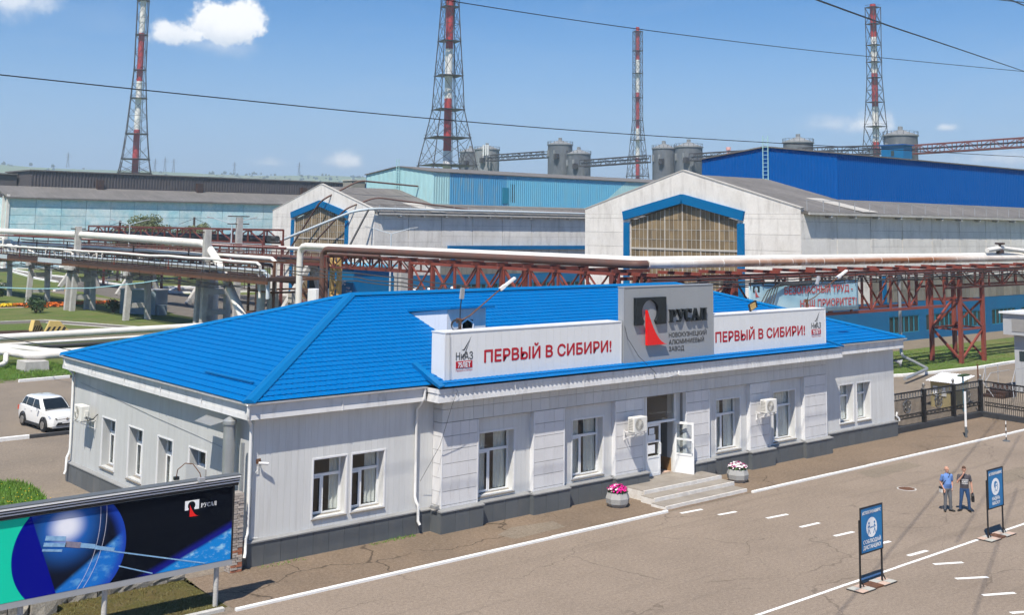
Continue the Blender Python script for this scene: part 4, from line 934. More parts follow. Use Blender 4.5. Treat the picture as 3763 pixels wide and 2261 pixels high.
# ------------------------------------------------------------------ cctv camera, horn loudspeaker
cv = thing('security_camera', 'small white security camera on the left wing wall', 'camera', (.25, 0, 3.35))
MB().box(.16, .32, -.03, -.001, 3.3, 3.46).build('mount', 'rust_metal', cv); MB().tube([(.24, -.03, 3.34), (.27, -.14, 3.33)], .02, 6).build('arm', 'lamp_white', cv)
MB().tube([(.2, -.13, 3.34), (.5, -.22, 3.30)], .045, 10).build('body', 'lamp_white', cv, smooth=True); MB().tube([(.22, -.04, 3.3), (.2, -.06, 3.1), (.1, -.03, 3.0), (.04, -.04, 2.85)], .012, 5).build('lead', 'gutter_white', cv)
hs = thing('horn_loudspeaker', 'grey horn loudspeaker on the far right corner of the office', 'loudspeaker', (BL+.1, -.05, 4.1))
MB().tube([(BL, -.02, 4.15), (BL+.18, -.1, 4.12)], .025, 6).build('bracket', 'black_metal', hs)
MB().tube([(BL+.1, .0, 4.1), (BL+.22, -.2, 4.05), (BL+.3, -.35, 4.0)], [.06, .09, .2], 14, caps=False).build('horn', 'lamp_grey', hs, smooth=True); MB().lathe([(.1, 0), (.05, .1)], (BL+.25, -.28, 4.02), 10, 'y').build('driver', 'black_metal', hs)
# ------------------------------------------------------------------ billboard at the left
def poster_mat():
    m = bpy.data.materials.new('poster_print'); m.use_nodes = True; MAT['poster_print'] = m
    t = m.node_tree; T = NT(t); b = t.nodes['Principled BSDF']
    pos = T.n('ShaderNodeNewGeometry').outputs['Position']; s = T.n('ShaderNodeSeparateXYZ'); T.put(s.inputs[0], pos)
    x, z = s.outputs[0], s.outputs[2]
    def dist(cx, cz, sx=1, sz=1): 
        a = T.math('MULTIPLY', T.math('SUBTRACT', x, cx), sx); c = T.math('MULTIPLY', T.math('SUBTRACT', z, cz), sz)
        return T.math('SQRT', T.math('ADD', T.math('MULTIPLY', a, a), T.math('MULTIPLY', c, c)))
    def step(v, a, w=.01): return T.smooth(v, a-w, a+w)
    night = (.0035, .005, .010)
    # planet limb rising at lower right of the night half: soft edge along a slanted line
    l1 = T.math('SUBTRACT', T.math('SUBTRACT', z, 1.30), T.math('MULTIPLY', T.math('SUBTRACT', x, -4.65), .385))
    cl = T.noise(T.vec('MULTIPLY', pos, (3.0, 1, 5.0)), 1.0, 5, .65)
    earth = T.mix(T.ramp(cl, [(.52, 0.), (.68, 1.)]), (.012, .24, .66), (.32, .60, .82))
    c = T.mix(T.smooth(l1, .30, .08), night, (.01, .012, .22)); c = T.mix(T.smooth(l1, .06, -.05), c, earth)
    # lens disc
    disc = dist(-7.07, 2.38)
    ins = T.smooth(disc, 1.555, 1.54)
    inner = T.mix(T.smooth(dist(-7.2, 3.0), 1.25, .3), (.006, .008, .02), (.02, .14, .52))
    inner = T.mix(T.smooth(dist(-7.2, 3.03, 1, 1.15), .62, .12), inner, (.86, .87, .95))
    l2 = T.math('SUBTRACT', T.math('SUBTRACT', z, 1.35), T.math('MULTIPLY', T.math('SUBTRACT', x, -7.35), .70))
    inner = T.mix(T.smooth(l2, .18, .0), inner, T.mix(T.ramp(T.noise(T.vec('MULTIPLY', pos, (2.4, 1, 4)), 1, 5, .6), [(.5, 0.), (.7, 1.)]), (.015, .17, .58), (.16, .42, .72)))
    inner = T.mix(T.smooth(disc, 1.2, 1.54), inner, (.014, .06, .44))
    # deep blue left slice
    l3 = T.math('ADD', T.math('SUBTRACT', x, -8.15), T.math('MULTIPLY', T.math('SUBTRACT', z, 3.4), .36))
    inner = T.mix(T.smooth(l3, .01, -.01), inner, (.002, .004, .26))
    c = T.mix(ins, c, inner)
    # mint end
    mint = T.math('MULTIPLY', T.smooth(x, -7.9, -7.92), T.smooth(disc, 1.54, 1.555))
    c = T.mix(mint, c, (.01, .62, .40))
    # two thin orbit lines
    for dx in (0, .17):
        cv = T.math('ABSOLUTE', T.math('SUBTRACT', dist(-8.35+dx, 3.15, 1, .78), 2.07))
        c = T.mix(T.math('MULTIPLY', T.math('MULTIPLY', T.smooth(cv, .011, .004), ins), .8), c, (.6, .6, .7))
    T.put(b.inputs['Base Color'], c); b.inputs['Roughness'].default_value = .5; b.inputs['Specular IOR Level'].default_value = .05
    bn = T.n('ShaderNodeBump'); bn.inputs['Strength'].default_value = .12; bn.inputs['Distance'].default_value = .03
    T.put(bn.inputs['Height'], T.noise(T.vec('MULTIPLY', pos, (.5, 1, 4)), 1.5, 2)); t.links.new(bn.outputs[0], b.inputs['Normal'])
poster_mat()
bb = thing('billboard', 'long billboard with space scene poster, mint left end and striped cornice', 'billboard', (-5.5, -3.0, 0))
MB().box(-9.6, -2.25, -3.08, -3.02, 1.20, 3.46).build('backing', 'lamp_grey', bb)
MB().box(-9.6, -2.28, -3.105, -3.082, 1.33, 3.44).build('poster', 'poster_print', bb)
fr = MB()
for r in ((-9.6, -2.22, -3.10, -3.0, 1.16, 1.325),): fr.box(*r)
fr.build('lower_apron', 'lamp_grey', bb)
MB().box(-2.279, -2.22, -3.11, -3.0, 1.33, 3.5).build('side_batten', 'black_metal', bb)
for i, (z0, z1, o, mt) in enumerate(((3.47, 3.56, .05, 'black_metal'), (3.56, 3.595, .10, 'trim_white'), (3.595, 3.64, .09, 'black_metal'), (3.64, 3.675, .13, 'trim_white'), (3.675, 3.72, .12, 'black_metal'), (3.72, 3.77, .17, 'trim_white'))):
    MB().box(-9.6, -2.12, -3.10-o, -2.95, z0+.001, z1-.001).build('cornice_strip', mt, bb)
MB().box(-9.6, -2.10, -3.27, -2.93, 3.771, 3.80).build('cornice_top', 'plinth_panel', bb)
for x in (-2.62, -5.98, -8.25): MB().tube([(x, -2.92, -.1), (x, -2.92, 3.4)], .075, 12).build('post', 'concrete', bb, smooth=True)
emblem(bb, -3.80, 2.95, .44, -3.106, 'print_white', 'sail_red', .006)
serif_letters(bb, 'print_white', -3.3, 2.97, .5, .12, -3.106, .006)
sa = MB(); P = lambda x, z: (x, -3.107, z)
def pb(mb, a, b, w): d = Vector((b[0]-a[0], 0, b[1]-a[1])).normalized(); n = Vector((-d.z, 0, d.x))*w/2; mb.prism([Vector(P(*a))-n, Vector(P(*b))-n, Vector(P(*b))+n, Vector(P(*a))+n], (0, -.005, 0))
mat('craft_light', (.30, .52, .75), .4, var=.6, scale=9, col2=(.06, .18, .42)); mat('craft_grey', (.30, .26, .32), .4, var=.6, scale=9, col2=(.08, .10, .2))
for nm, mt, bars in (('craft_body', 'craft_light', (((-7.8, 2.66), (-7.2, 2.55), .10), ((-7.76, 2.82), (-7.22, 2.72), .12), ((-7.83, 2.52), (-7.3, 2.42), .06))), ('craft_tube', 'craft_grey', (((-7.22, 2.58), (-6.8, 2.48), .15),)), ('craft_nose', 'craft_light', (((-6.8, 2.48), (-6.4, 2.38), .12), ((-6.4, 2.36), (-5.85, 2.2), .10))), ('craft_boom', 'craft_light', (((-5.86, 2.16), (-3.1, 1.36), .035), ((-5.70, 1.74), (-4.7, 1.36), .03)))):
    mb = MB()
    for a, b, w in bars: pb(mb, a, b, w)
    mb.build(nm, mt, bb)
ln = thing('sign_lamp', 'small lamp on a curved arm over the billboard', 'lamp', (-3.6, -3.0, 3.81))
MB().tube([(-4.0, -2.85, 3.8), (-3.98, -2.9, 4.1), (-3.8, -3.0, 4.28), (-3.6, -3.1, 4.25), (-3.45, -3.25, 4.0), (-3.42, -3.3, 3.85)], .014, 6).build('arm', 'rust_metal', ln)
MB().box(-3.52, -3.34, -3.4, -3.24, 3.76, 3.88).build('lamp_head', 'lamp_grey', ln); MB().box(-4.06, -3.92, -2.92, -2.8, 3.81, 3.9).build('foot', 'black_metal', ln)
# brick pier between billboard and building: each visible brick a piece
bp = thing('brick_pier', 'crumbling whitewashed brick pier at the building corner', 'pier', (-.62, -.45, 0))
MB().box(-.80, -.40, -.30, .1, 0, 2.5).build('mortar_core', 'mortar', bp)
rr = random.Random(4); z = .02; k = 0
while z < 2.45:
    for y0, y1, x0, x1 in ((-.325, -.30, -.80, -.40),):
        x = x0-(.0 if k % 2 else .07)
        while x < x1:
            a = max(x, x0); b = min(x+.235, x1)
            if b-a > .03: piece('brick', 'brick_red' if (z < .75 and rr.random() < .45) else 'brick_white', bp, a+.006, b-.006, y0-rr.uniform(0, .022), y1, z+.004, z+.068)
            x += .245
    y = -.30-(.0 if k % 2 else .07)
    while y < .1:
        a = max(y, -.30); b = min(y+.235, .1)
        if b-a > .03: piece('brick', 'brick_white', bp, -.825-rr.uniform(0, .02), -.80, a+.006, b-.006, z+.004, z+.068)
        y += .245
    z += .077; k += 1
tag(MB().box(-.30, -.16, -.2, -.1, .835, .9).build('loose_brick', 'brick_red'), 'loose red brick lying on the plinth ledge by the downpipe', 'brick')
# rubble wall behind the billboard
rw_ = thing('rubble_wall', 'low broken rubble wall under the billboard', 'wall', (-6, .2, 0))
rs = random.Random(9)
def stone(cx, cy, cz, sx, sy, sz):
    mb = MB(); mb.box(-sx/2, sx/2, -sy/2, sy/2, -sz/2, sz/2); me = mb.mesh('stone', 'stone_rough'); bm = bmesh.new(); bm.from_mesh(me)
    bmesh.ops.subdivide_edges(bm, edges=bm.edges, cuts=1, use_grid_fill=True)
    for v in bm.verts: v.co += Vector((rs.uniform(-.14, .14)*sx*.5, rs.uniform(-.14, .14)*sy*.5, rs.uniform(-.12, .12)*sz*.5)); v.co *= (.93 if abs(v.co.x) > sx*.45 and abs(v.co.z) > sz*.45 else 1)
    bm.to_mesh(me); bm.free(); place('stone', me, rw_, (cx, cy, cz), rs.uniform(-.08, .08))
x = -10
while x < -2.4:
    w = rs.uniform(.28, .6); h = .32 if x < -4.5 else .2
    stone(x+w/2, .22, h/2, w*1.04, .42, h*1.05)
    if x < -4.3: w2 = w*.9; stone(x+w/2+.1, .24, h+.11, w2, .36, .24)
    x += w
stone(-6.85, -.35, .3, .75, .7, .72); stone(-7.5, -.3, .28, .55, .6, .6); stone(-8.1, -.3, .26, .6, .6, .56)
# ------------------------------------------------------------------ public health signs
def health_sign(label, x0, x1, y, caption, pict):
    t = thing('information_sign', label, 'sign', ((x0+x1)/2, y, 0), 'blue health notice stands on the forecourt')
    for x in (x0+.02, x1-.02): MB().bar((x, y+.03, .03), (x, y+.03, 2.12), .045).build('leg', 'black_metal', t)
    f = MB()
    for r in ((x0, x0+.04, 1.06, 2.5), (x1-.04, x1, 1.06, 2.5), (x0+.04, x1-.04, 1.06, 1.1), (x0+.04, x1-.04, 2.46, 2.5)): f.box(r[0], r[1], y-.03, y+.005, r[2], r[3])
    f.build('frame', 'black_metal', t)
    bd = MB().box(x0+.04, x1-.04, y-.02, y, 1.1, 2.46).build('board', 'sign_blue', t); w = x1-x0; cx = (x0+x1)/2; yy = y-.021
    text('board_lettering', '#СТОПКОРОНАВИРУС', 'print_white', t, (x0+.09*w, yy, 2.27), X_, Z_, w*.82, .10, .003, .012)
    MB().lathe([(.31, 0), (.31, .004)], (cx, yy-.004, 1.83), 28, 'y').build('roundel', 'print_white', t)
    for i, l in enumerate(caption): text('board_lettering', l, 'print_white', t, (cx-w*(.39 if len(l) > 7 else .24), yy, 1.36-.17*i), X_, Z_, w*(.78 if len(l) > 7 else .48), .115, .003, .02)
    pm = MB(); Q = lambda a, b: (cx+a, yy-.0065, 1.83+b)
    def stick(dx, s):
        pm.lathe([(.04, 0), (.04, .003)], (cx+dx, yy-.008, 1.83+.14), 10, 'y')
        for a, b in (((0, .09), (-.01*s, -.05)), ((-.01*s, -.05), (.07*s, -.2)), ((-.01*s, -.05), (-.07*s, -.2)), ((0, .07), (.08*s, -.02)), ((0, .07), (-.07*s, 0))): pm.bar(Q(dx+a[0], a[1]), Q(dx+b[0], b[1]), .028, .003, up=(0, 1, 0))
    if pict == 'distance':
        stick(-.16, 1); stick(.16, -1); pm.bar(Q(-.06, .0), Q(.06, .0), .035, .003, up=(0, 1, 0))
    else:
        pm.prism([Q(a, b) for a, b in [(-.10, .16), (-.02, .2), (.08, .18), (.12, .12), (.02, .12), (-.02, .05), (-.02, -.05), (-.08, -.05), (-.12, .04)]], (0, -.003, 0))
        for a, b in (((-.02, .02), (.10, .04)), ((.10, .04), (.16, -.06)), ((.16, -.06), (.08, -.16)), ((.08, -.16), (-.05, -.12)), ((-.05, -.12), (-.02, .02)), ((-.05, -.12), (-.08, -.2)), ((.12, .12), (.14, .02))): pm.bar(Q(*a), Q(*b), .022, .003, up=(0, 1, 0))
    pm.build('pictogram', 'sign_blue', t)
    for x, s in ((x0+.02, 1), (x1-.02, 1)):
        b = MB().box(x-.38, x+.36, y-.30, y+.30, .004, .035).build('base_plate', 'black_metal', t)
        k = 0
        for i in range(2):
            for j in range(2): piece('base_tile', 'tile_pink' if (k in (0, 3)) == (pict == 'distance') or k == 2 and pict != 'distance' else 'tile_grey', b, x-.37+i*.37, x-.37+i*.37+.35, y-.29+j*.3, y-.29+j*.3+.28, .035, .05); k += 1
        MB().bar((x, y+.03, .3), (x+.2, y+.03, .05), .03).build('brace', 'black_metal', t)
    MB().box(cx-.26, cx+.26, y-.26, y+.24, .004, .05).build('ballast_slab', 'rust_metal', t)
    return t
health_sign('blue notice stand showing two walkers, nearest to the camera on the forecourt', 13.95, 15.25, -14.1, ('СОБЛЮДАЙ', 'ДИСТАНЦИЮ!'), 'distance')
health_sign('blue notice stand showing a masked face, beside the two men', 23.0, 24.2, -13.75, ('НАДЕНЬ', 'МАСКУ!'), 'mask')
# ------------------------------------------------------------------ people
mat('skin', (.50, .27, .19), .55, var=.15, scale=12, col2=(.42, .2, .14)); mat('shirt_blue', (.13, .24, .52), .85, var=.35, scale=9, col2=(.08, .16, .4)); mat('shirt_charcoal', (.06, .055, .065), .85, var=.4, scale=9, col2=(.10, .095, .11))
mat('trousers_grey', (.13, .135, .15), .85, var=.4, scale=10, col2=(.08, .085, .1)); mat('jeans', (.018, .055, .15), .85, var=.5, scale=9, col2=(.04, .1, .22)); mat('shoe', (.015, .014, .014), .5)
mat('hair_brown', (.09, .04, .02), .7, var=.4, scale=30); mat('hair_short', (.30, .17, .12), .7); mat('jacket_dark', (.02, .024, .028), .85, var=.3, scale=6); mat('mask_white', (.8, .8, .8), .7); mat('eye_dark', (.02, .015, .012), .4)
mat('top_plum', (.055, .02, .06), .85); mat('skirt_blue', (.10, .13, .24), .85, var=.4, scale=6); mat('bag_blue', (.02, .12, .34), .6); mat('bag_tan', (.55, .3, .14), .6); mat('shoe_red', (.6, .08, .03), .5); mat('bag_black', (.012, .012, .013), .35); mat('bag_pale', (.62, .62, .60), .5)
def remesh(mb, voxel):
    me = bpy.data.meshes.new('b'); me.from_pydata(mb.v, [], mb.f); o = bpy.data.objects.new('b', me); COL.objects.link(o)
    bm = bmesh.new(); bm.from_mesh(me); bmesh.ops.recalc_face_normals(bm, faces=bm.faces); bm.to_mesh(me); bm.free()
    md = o.modifiers.new('r', 'REMESH'); md.mode = 'VOXEL'; md.voxel_size = voxel; sm = o.modifiers.new('s', 'SMOOTH'); sm.factor = .4; sm.iterations = 2
    dg = bpy.context.evaluated_depsgraph_get(); dg.update(); r = bpy.data.meshes.new_from_object(o.evaluated_get(dg)); bpy.data.objects.remove(o); return r
def person(label, mats, bones, rings, extra=None, voxel=.013, group=None):
    """bones: (material, [(point, radius), ...]); rings: (material, [(z, cx, cy, rx, ry), ...]); one continuous remeshed body"""
    t = thing('person', label, 'person', (0, 0, 0), group); mb = MB(); seg = []
    for mt, ch in bones:
        P = [Vector(p) for p, _ in ch]; R = [r for _, r in ch]
        if len(P) > 1: mb.tube(P, R, 12)
        for p, r in zip(P, R): 
            n = 6; mb.lathe([(max(.001, r*math.sin(math.pi*i/n)), -r*math.cos(math.pi*i/n)) for i in range(n+1)], p, 12)
        for i in range(max(1, len(P)-1)): seg.append((mt, P[i], P[min(i+1, len(P)-1)], R[i], R[min(i+1, len(P)-1)]))
    for mt, rg in rings:
        k = len(mb.v); n = 18
        for z, cx, cy, rx, ry in rg:
            mb.v += [(cx+rx*math.cos(2*math.pi*j/n), cy+ry*math.sin(2*math.pi*j/n), z) for j in range(n)]
        for i in range(len(rg)-1):
            for j in range(n): a = k+i*n+j; b = k+i*n+(j+1) % n; mb.f.append((a, b, b+n, a+n))
        mb.f.append(tuple(k+j for j in reversed(range(n)))); mb.f.append(tuple(k+(len(rg)-1)*n+j for j in range(n)))
        for i in range(len(rg)-1):
            z, cx, cy, rx, ry = rg[i]; z2, cx2, cy2, rx2, ry2 = rg[i+1]
            for sx in (-.5, 0, .5): seg.append((mt, Vector((cx+sx*rx, cy, z)), Vector((cx2+sx*rx2, cy2, z2)), min(rx*.75, ry*1.0), min(rx2*.75, ry2)))
    me = remesh(mb, voxel)
    idx = {m: i for i, m in enumerate(mats)}
    for m in mats: me.materials.append(MAT[m])
    nf = len(me.polygons); c = np.zeros(nf*3); me.polygons.foreach_get('center', c); c = c.reshape(-1, 3); best = np.full(nf, 1e9); lab = np.zeros(nf, int)
    for mt, a, b, ra, rb in seg:
        a = np.array(a); b = np.array(b); d = b-a; L = max(1e-9, d@d); tt = np.clip(((c-a)@d)/L, 0, 1); dist = np.linalg.norm(c-a-tt[:, None]*d, axis=1)-(ra+(rb-ra)*tt)
        q = dist < best; best[q] = dist[q]; lab[q] = idx[mt]
    me.polygons.foreach_set('material_index', lab.astype(np.int32)); me.name = 'body'; me.shade_smooth()
    link('body', me, t)
    return t
def hand(wrist, d, out, curl=.5, grip=None):
    """palm and five fingers as bones; d: direction of the fingers, out: towards the thumb"""
    w = Vector(wrist); d = Vector(d).normalized(); o = Vector(out).normalized(); n = d.cross(o).normalized(); res = [('skin', [(w, .026), (w+d*.045, .032), (w+d*.085, .032)])]
    for i, (off, L) in enumerate(((.028, .07), (.010, .08), (-.010, .074), (-.028, .058))):
        a = w+d*.09+o*off; b = a+(d*(1-curl*.5)+n*curl*.6).normalized()*L*.55; e = b+(d*(1-curl)+n*curl).normalized()*L*.45
        res.append(('skin', [(a, .0115), (b, .0105), (e, .0095)]))
    a = w+d*.035+o*.03; b = a+(o*.8+d*.6).normalized()*.035; e = b+(o*.2+d*.8+n*.3*curl).normalized()*.032
    res.append(('skin', [(a, .014), (b, .0125), (e, .011)])); return res
def head(z, hairmat, hair, mask=None, turn=0, cy=-.012):
    """head, nose, ears, eyes, hair as bones round centre height z"""
    c, s = math.cos(turn), math.sin(turn); F = lambda x, y, zz: (x*c-y*s, cy+x*s+y*c, z+zz)
    b = [('skin', [(F(0, .0, .02), .085), (F(0, .012, .03), .09)]), ('skin', [(F(0, -.02, -.06), .062), (F(0, -.03, -.085), .045)]), ('skin', [(F(0, -.092, .012), .012), (F(0, -.106, -.018), .015)]),
         ('skin', [(F(.084, .005, -.005), .016), (F(.086, .008, .02), .016)]), ('skin', [(F(-.084, .005, -.005), .016), (F(-.086, .008, .02), .016)]),
         ('eye_dark', [(F(.032, -.082, .012), .009)]), ('eye_dark', [(F(-.032, -.082, .012), .009)]), ('eye_dark', [(F(-.022, -.082, -.055), .006), (F(.022, -.082, -.055), .006)])]
    if hair: b += [(hairmat, [(F(0, .03, .055), .083), (F(0, -.01, .072), .078)]), (hairmat, [(F(0, .05, .01), .075)]), (hairmat, [(F(-.045, -.05, .09), .03), (F(.045, -.05, .09), .03)])]
    else: b += [(hairmat, [(F(0, .055, .0), .055)])]
    if mask: b += [(mask, [(F(-.03, -.075, -.04), .03), (F(.03, -.075, -.04), .03)])]
    return b
def leg(mt, hip, knee, ankle, toe, shoe='shoe', w=1.0):
    a = Vector(ankle); t = Vector(toe)
    return [(mt, [(hip, .098*w), (Vector(hip).lerp(Vector(knee), .5), .085*w), (knee, .066*w), (Vector(knee).lerp(a, .45), .062*w), (a+Vector((0, 0, .03)), .052*w)]), (shoe, [((a.x-(t.x-a.x)*.3, a.y-(t.y-a.y)*.3, .045), .043), ((a.x*.5+t.x*.5, a.y*.5+t.y*.5, .045), .047), ((t.x, t.y, .038), .036)])]
def arm(mt, sh, el, wr, split=.62):
    s, e, w = Vector(sh), Vector(el), Vector(wr); m = s.lerp(e, split)
    return [(mt, [(s, .066), (s.lerp(m, .5), .062), (m, .060)]), ('skin', [(s.lerp(e, split-.1), .043), (e, .042), (e.lerp(w, .4), .040), (w, .027)])]
TORSO = lambda belly: [(.93, 0, .0, .165, .12), (1.0, 0, -.01*belly, .17, .122+.02*belly), (1.10, 0, -.03*belly, .165, .122+.035*belly), (1.22, 0, -.015*belly, .172, .125+.015*belly), (1.34, 0, 0, .19, .12), (1.42, 0, .005, .175, .098), (1.475, 0, .01, .10, .07)]
PELV = [(.80, 0, .0, .11, .09), (.87, 0, 0, .165, .118), (.95, 0, 0, .166, .12)]
NECK = [('skin', [((0, .012, 1.45), .058), ((0, .0, 1.56), .054)])]
cam_yaw = lambda x, y: math.atan2(CAMPOS.x-x, -(CAMPOS.y-y))*1.0
def face_to(x, y, extra=0): return math.atan2(CAMPOS.y-y, CAMPOS.x-x)+math.pi/2+extra
# man in blue shirt, hand in pocket, weight on one leg
b = leg('trousers_grey', (-.085, 0, .88), (-.10, -.02, .48), (-.12, .0, .07), (-.20, -.16, .04)) + leg('trousers_grey', (.085, 0, .88), (.10, -.05, .48), (.12, -.03, .07), (.22, -.15, .04))
b += arm('shirt_blue', (-.20, .0, 1.405), (-.25, .07, 1.13), (-.19, -.06, .90)) + arm('shirt_blue', (.20, .0, 1.405), (.26, .05, 1.13), (.20, -.04, .90)) + hand((-.19, -.06, .90), (.25, -.2, -1), (.5, -1, 0), .6) + hand((.20, -.04, .90), (-.2, -.2, -1), (-.5, -1, 0), .6)
b += NECK + head(1.655, 'hair_short', False, turn=.35)
p1 = person('bald man in blue shirt and grey trousers with a shoulder bag', ['skin', 'shirt_blue', 'trousers_grey', 'shoe', 'hair_short', 'eye_dark'], b, [('trousers_grey', PELV), ('shirt_blue', TORSO(.9))], group='two men talking on the forecourt')
p1.location = (25.84, -10.6, .006); p1.rotation_euler = (0, 0, face_to(25.84, -10.6, .55))
sb = thing('shoulder_bag', 'small pale shoulder bag hanging at the bald man\'s hip', 'bag')
MB().box(-.03, .03, -.09, .09, -.12, .09).build('pouch', 'bag_pale', sb); MB().box(-.034, .034, -.095, .095, .03, .10).build('flap', 'bag_black', sb)
stp = MB(); pts = [(.0, -.02, .13), (.12, -.16, .36), (.27, -.165, .52), (.40, -.06, .63), (.40, .1, .60), (.25, .16, .4), (.06, .1, .15)]
stp.tube(pts, .016, 6); stp.build('strap', 'bag_black', sb)
rz = face_to(25.84, -10.6, .55); loc = Matrix.Rotation(rz, 3, 'Z') @ Vector((-.245, .06, .86)); sb.location = Vector((25.84, -10.6, .006))+loc; sb.rotation_euler = (0, 0, rz)
# man in charcoal t-shirt, right hand at his mouth, case in his left
b = leg('jeans', (-.09, 0, .88), (-.14, -.03, .48), (-.18, .02, .07), (-.28, -.12, .04)) + leg('jeans', (.09, 0, .88), (.15, -.03, .48), (.17, .01, .07), (.20, -.17, .04))
b += arm('shirt_charcoal', (-.20, .0, 1.405), (-.27, -.10, 1.15), (-.06, -.20, 1.48)) + hand((-.06, -.20, 1.48), (.35, .35, 1), (.3, -1, 0), .7) + arm('shirt_charcoal', (.20, .0, 1.405), (.265, .03, 1.12), (.29, -.04, .86)) + hand((.29, -.04, .86), (.0, -.05, -1), (0, -1, 0), .9)
b += NECK + head(1.655, 'hair_brown', True)
p2 = person('man in charcoal printed t-shirt and jeans raising a hand to his mouth', ['skin', 'shirt_charcoal', 'jeans', 'shoe', 'hair_brown', 'eye_dark'], b, [('jeans', PELV), ('shirt_charcoal', TORSO(.25))], group='two men talking on the forecourt')
pr = MB(); rq = random.Random(2)
for row in range(3):
    x = -.10
    while x < .12:
        w = rq.uniform(.015, .03); y = -.135+.5*x*x-.004*row; pr.box(x, x+w*.6, y-.012, y-.004, 1.24-.07*row, 1.295-.07*row)
        if rq.random() < .6: pr.box(x+w*.6, x+w*1.2, y-.012, y-.004, 1.25-.07*row+rq.uniform(0, .03), 1.265-.07*row+.01)
        x += w*1.6
pr.build('shirt_print', 'mask_white', p2)
rz2 = face_to(26.38, -11.06, .1); p2.location = (26.38, -11.06, .006); p2.rotation_euler = (0, 0, rz2)
bc = thing('briefcase', 'black soft briefcase held by the man in jeans', 'bag')
MB().prism([(-.05, -.19, -.34), (-.05, .19, -.34), (-.05, .20, -.1), (-.05, .15, -.05), (-.05, -.15, -.05), (-.05, -.20, -.1)], (.1, 0, 0)).build('case', 'bag_black', bc); MB().tube([(0, -.07, -.06), (0, -.06, .0), (0, .06, .0), (0, .07, -.06)], .013, 6).build('handle', 'bag_black', bc); MB().box(.05, .06, -.13, .13, -.3, -.14).build('pocket', 'cable_grey', bc)
bc.location = Vector((26.38, -11.06, .006))+Matrix.Rotation(rz2, 3, 'Z') @ Vector((.295, -.05, .77)); bc.rotation_euler = (0, 0, rz2)
st2 = MB(); st2.tube([(.10, -.125, 1.0), (.12, -.14, 1.2), (.115, -.12, 1.38), (.12, .02, 1.475), (.12, .12, 1.35), (.1, .14, 1.05)], .02, 6); st2.build('strap', 'bag_black', p2)
# two walkers far off by the pipe gallery
b = leg('jacket_dark', (-.085, 0, .88), (-.09, -.12, .50), (-.09, .02, .08), (-.09, -.14, .04)) + leg('jacket_dark', (.085, 0, .88), (.09, .02, .48), (.09, .22, .1), (.09, .08, .06)) + arm('jacket_dark', (-.2, 0, 1.4), (-.25, .1, 1.12), (-.24, -.02, .88), .98) + arm('jacket_dark', (.2, 0, 1.4), (.25, -.02, 1.12), (.25, -.14, .9), .98) + NECK + head(1.655, 'hair_brown', False, 'mask_white') + hand((-.24, -.02, .88), (0, 0, -1), (0, -1, 0)) + hand((.25, -.14, .9), (0, -.2, -1), (0, -1, 0))
p3 = person('walker in black clothes and white face mask carrying a tan bag', ['skin', 'jacket_dark', 'shoe', 'hair_brown', 'eye_dark', 'mask_white'], b, [('jacket_dark', PELV), ('jacket_dark', TORSO(.3))], voxel=.022)
p3.location = (46.3, 146, .012); p3.rotation_euler = (0, 0, face_to(46.3, 146, .2)); p3.scale = (1.05,)*3
b = leg('skirt_blue', (-.085, 0, .88), (-.09, -.10, .50), (-.09, .02, .08), (-.09, -.14, .04), 'shoe_red') + leg('skirt_blue', (.085, 0, .88), (.09, .02, .48), (.09, .2, .1), (.09, .06, .06), 'shoe_red') + arm('top_plum', (-.18, 0, 1.38), (-.24, .06, 1.1), (-.22, -.06, .88)) + arm('top_plum', (.18, 0, 1.38), (.23, .02, 1.1), (.16, -.18, 1.0)) + NECK + head(1.62, 'hair_brown', True, 'mask_white') + hand((-.22, -.06, .88), (0, 0, -1), (0, -1, 0)) + hand((.16, -.18, 1.0), (-.5, -.5, 0), (0, 0, 1))
p4 = person('walker in plum top, blue skirt and red shoes with a blue bag', ['skin', 'top_plum', 'skirt_blue', 'shoe_red', 'hair_brown', 'eye_dark', 'mask_white'], b, [('skirt_blue', [(.45, 0, 0, .20, .17), (.65, 0, 0, .19, .16), (.87, 0, 0, .175, .14), (.95, 0, 0, .16, .12)]), ('top_plum', TORSO(.4))], voxel=.022)
p4.location = (45.87, 109.35, .012); p4.rotation_euler = (0, 0, face_to(45.87, 109.35, -.3)); p4.scale = (1.05,)*3
for p, nm, lb, mt, off in ((p3, 'carrier_bag', 'tan carrier bag in the hand of the walker in black', 'bag_tan', (-.28, -.02, .62)), (p4, 'carrier_bag', 'blue carrier bag in the hand of the walker in plum', 'bag_blue', (-.26, -.06, .62))):
    g = thing(nm, lb, 'bag'); MB().prism([(-.08, -.15, -.2), (.08, -.15, -.2), (.06, -.13, .14), (-.06, -.13, .14)], (0, .3, 0)).build('pouch', mt, g); MB().tube([(0, -.08, .14), (0, -.04, .26), (0, .04, .26), (0, .08, .14)], .012, 5).build('handle', mt, g)
    g.location = p.location + Matrix.Rotation(p.rotation_euler.z, 3, 'Z') @ Vector(off); g.rotation_euler = p.rotation_euler
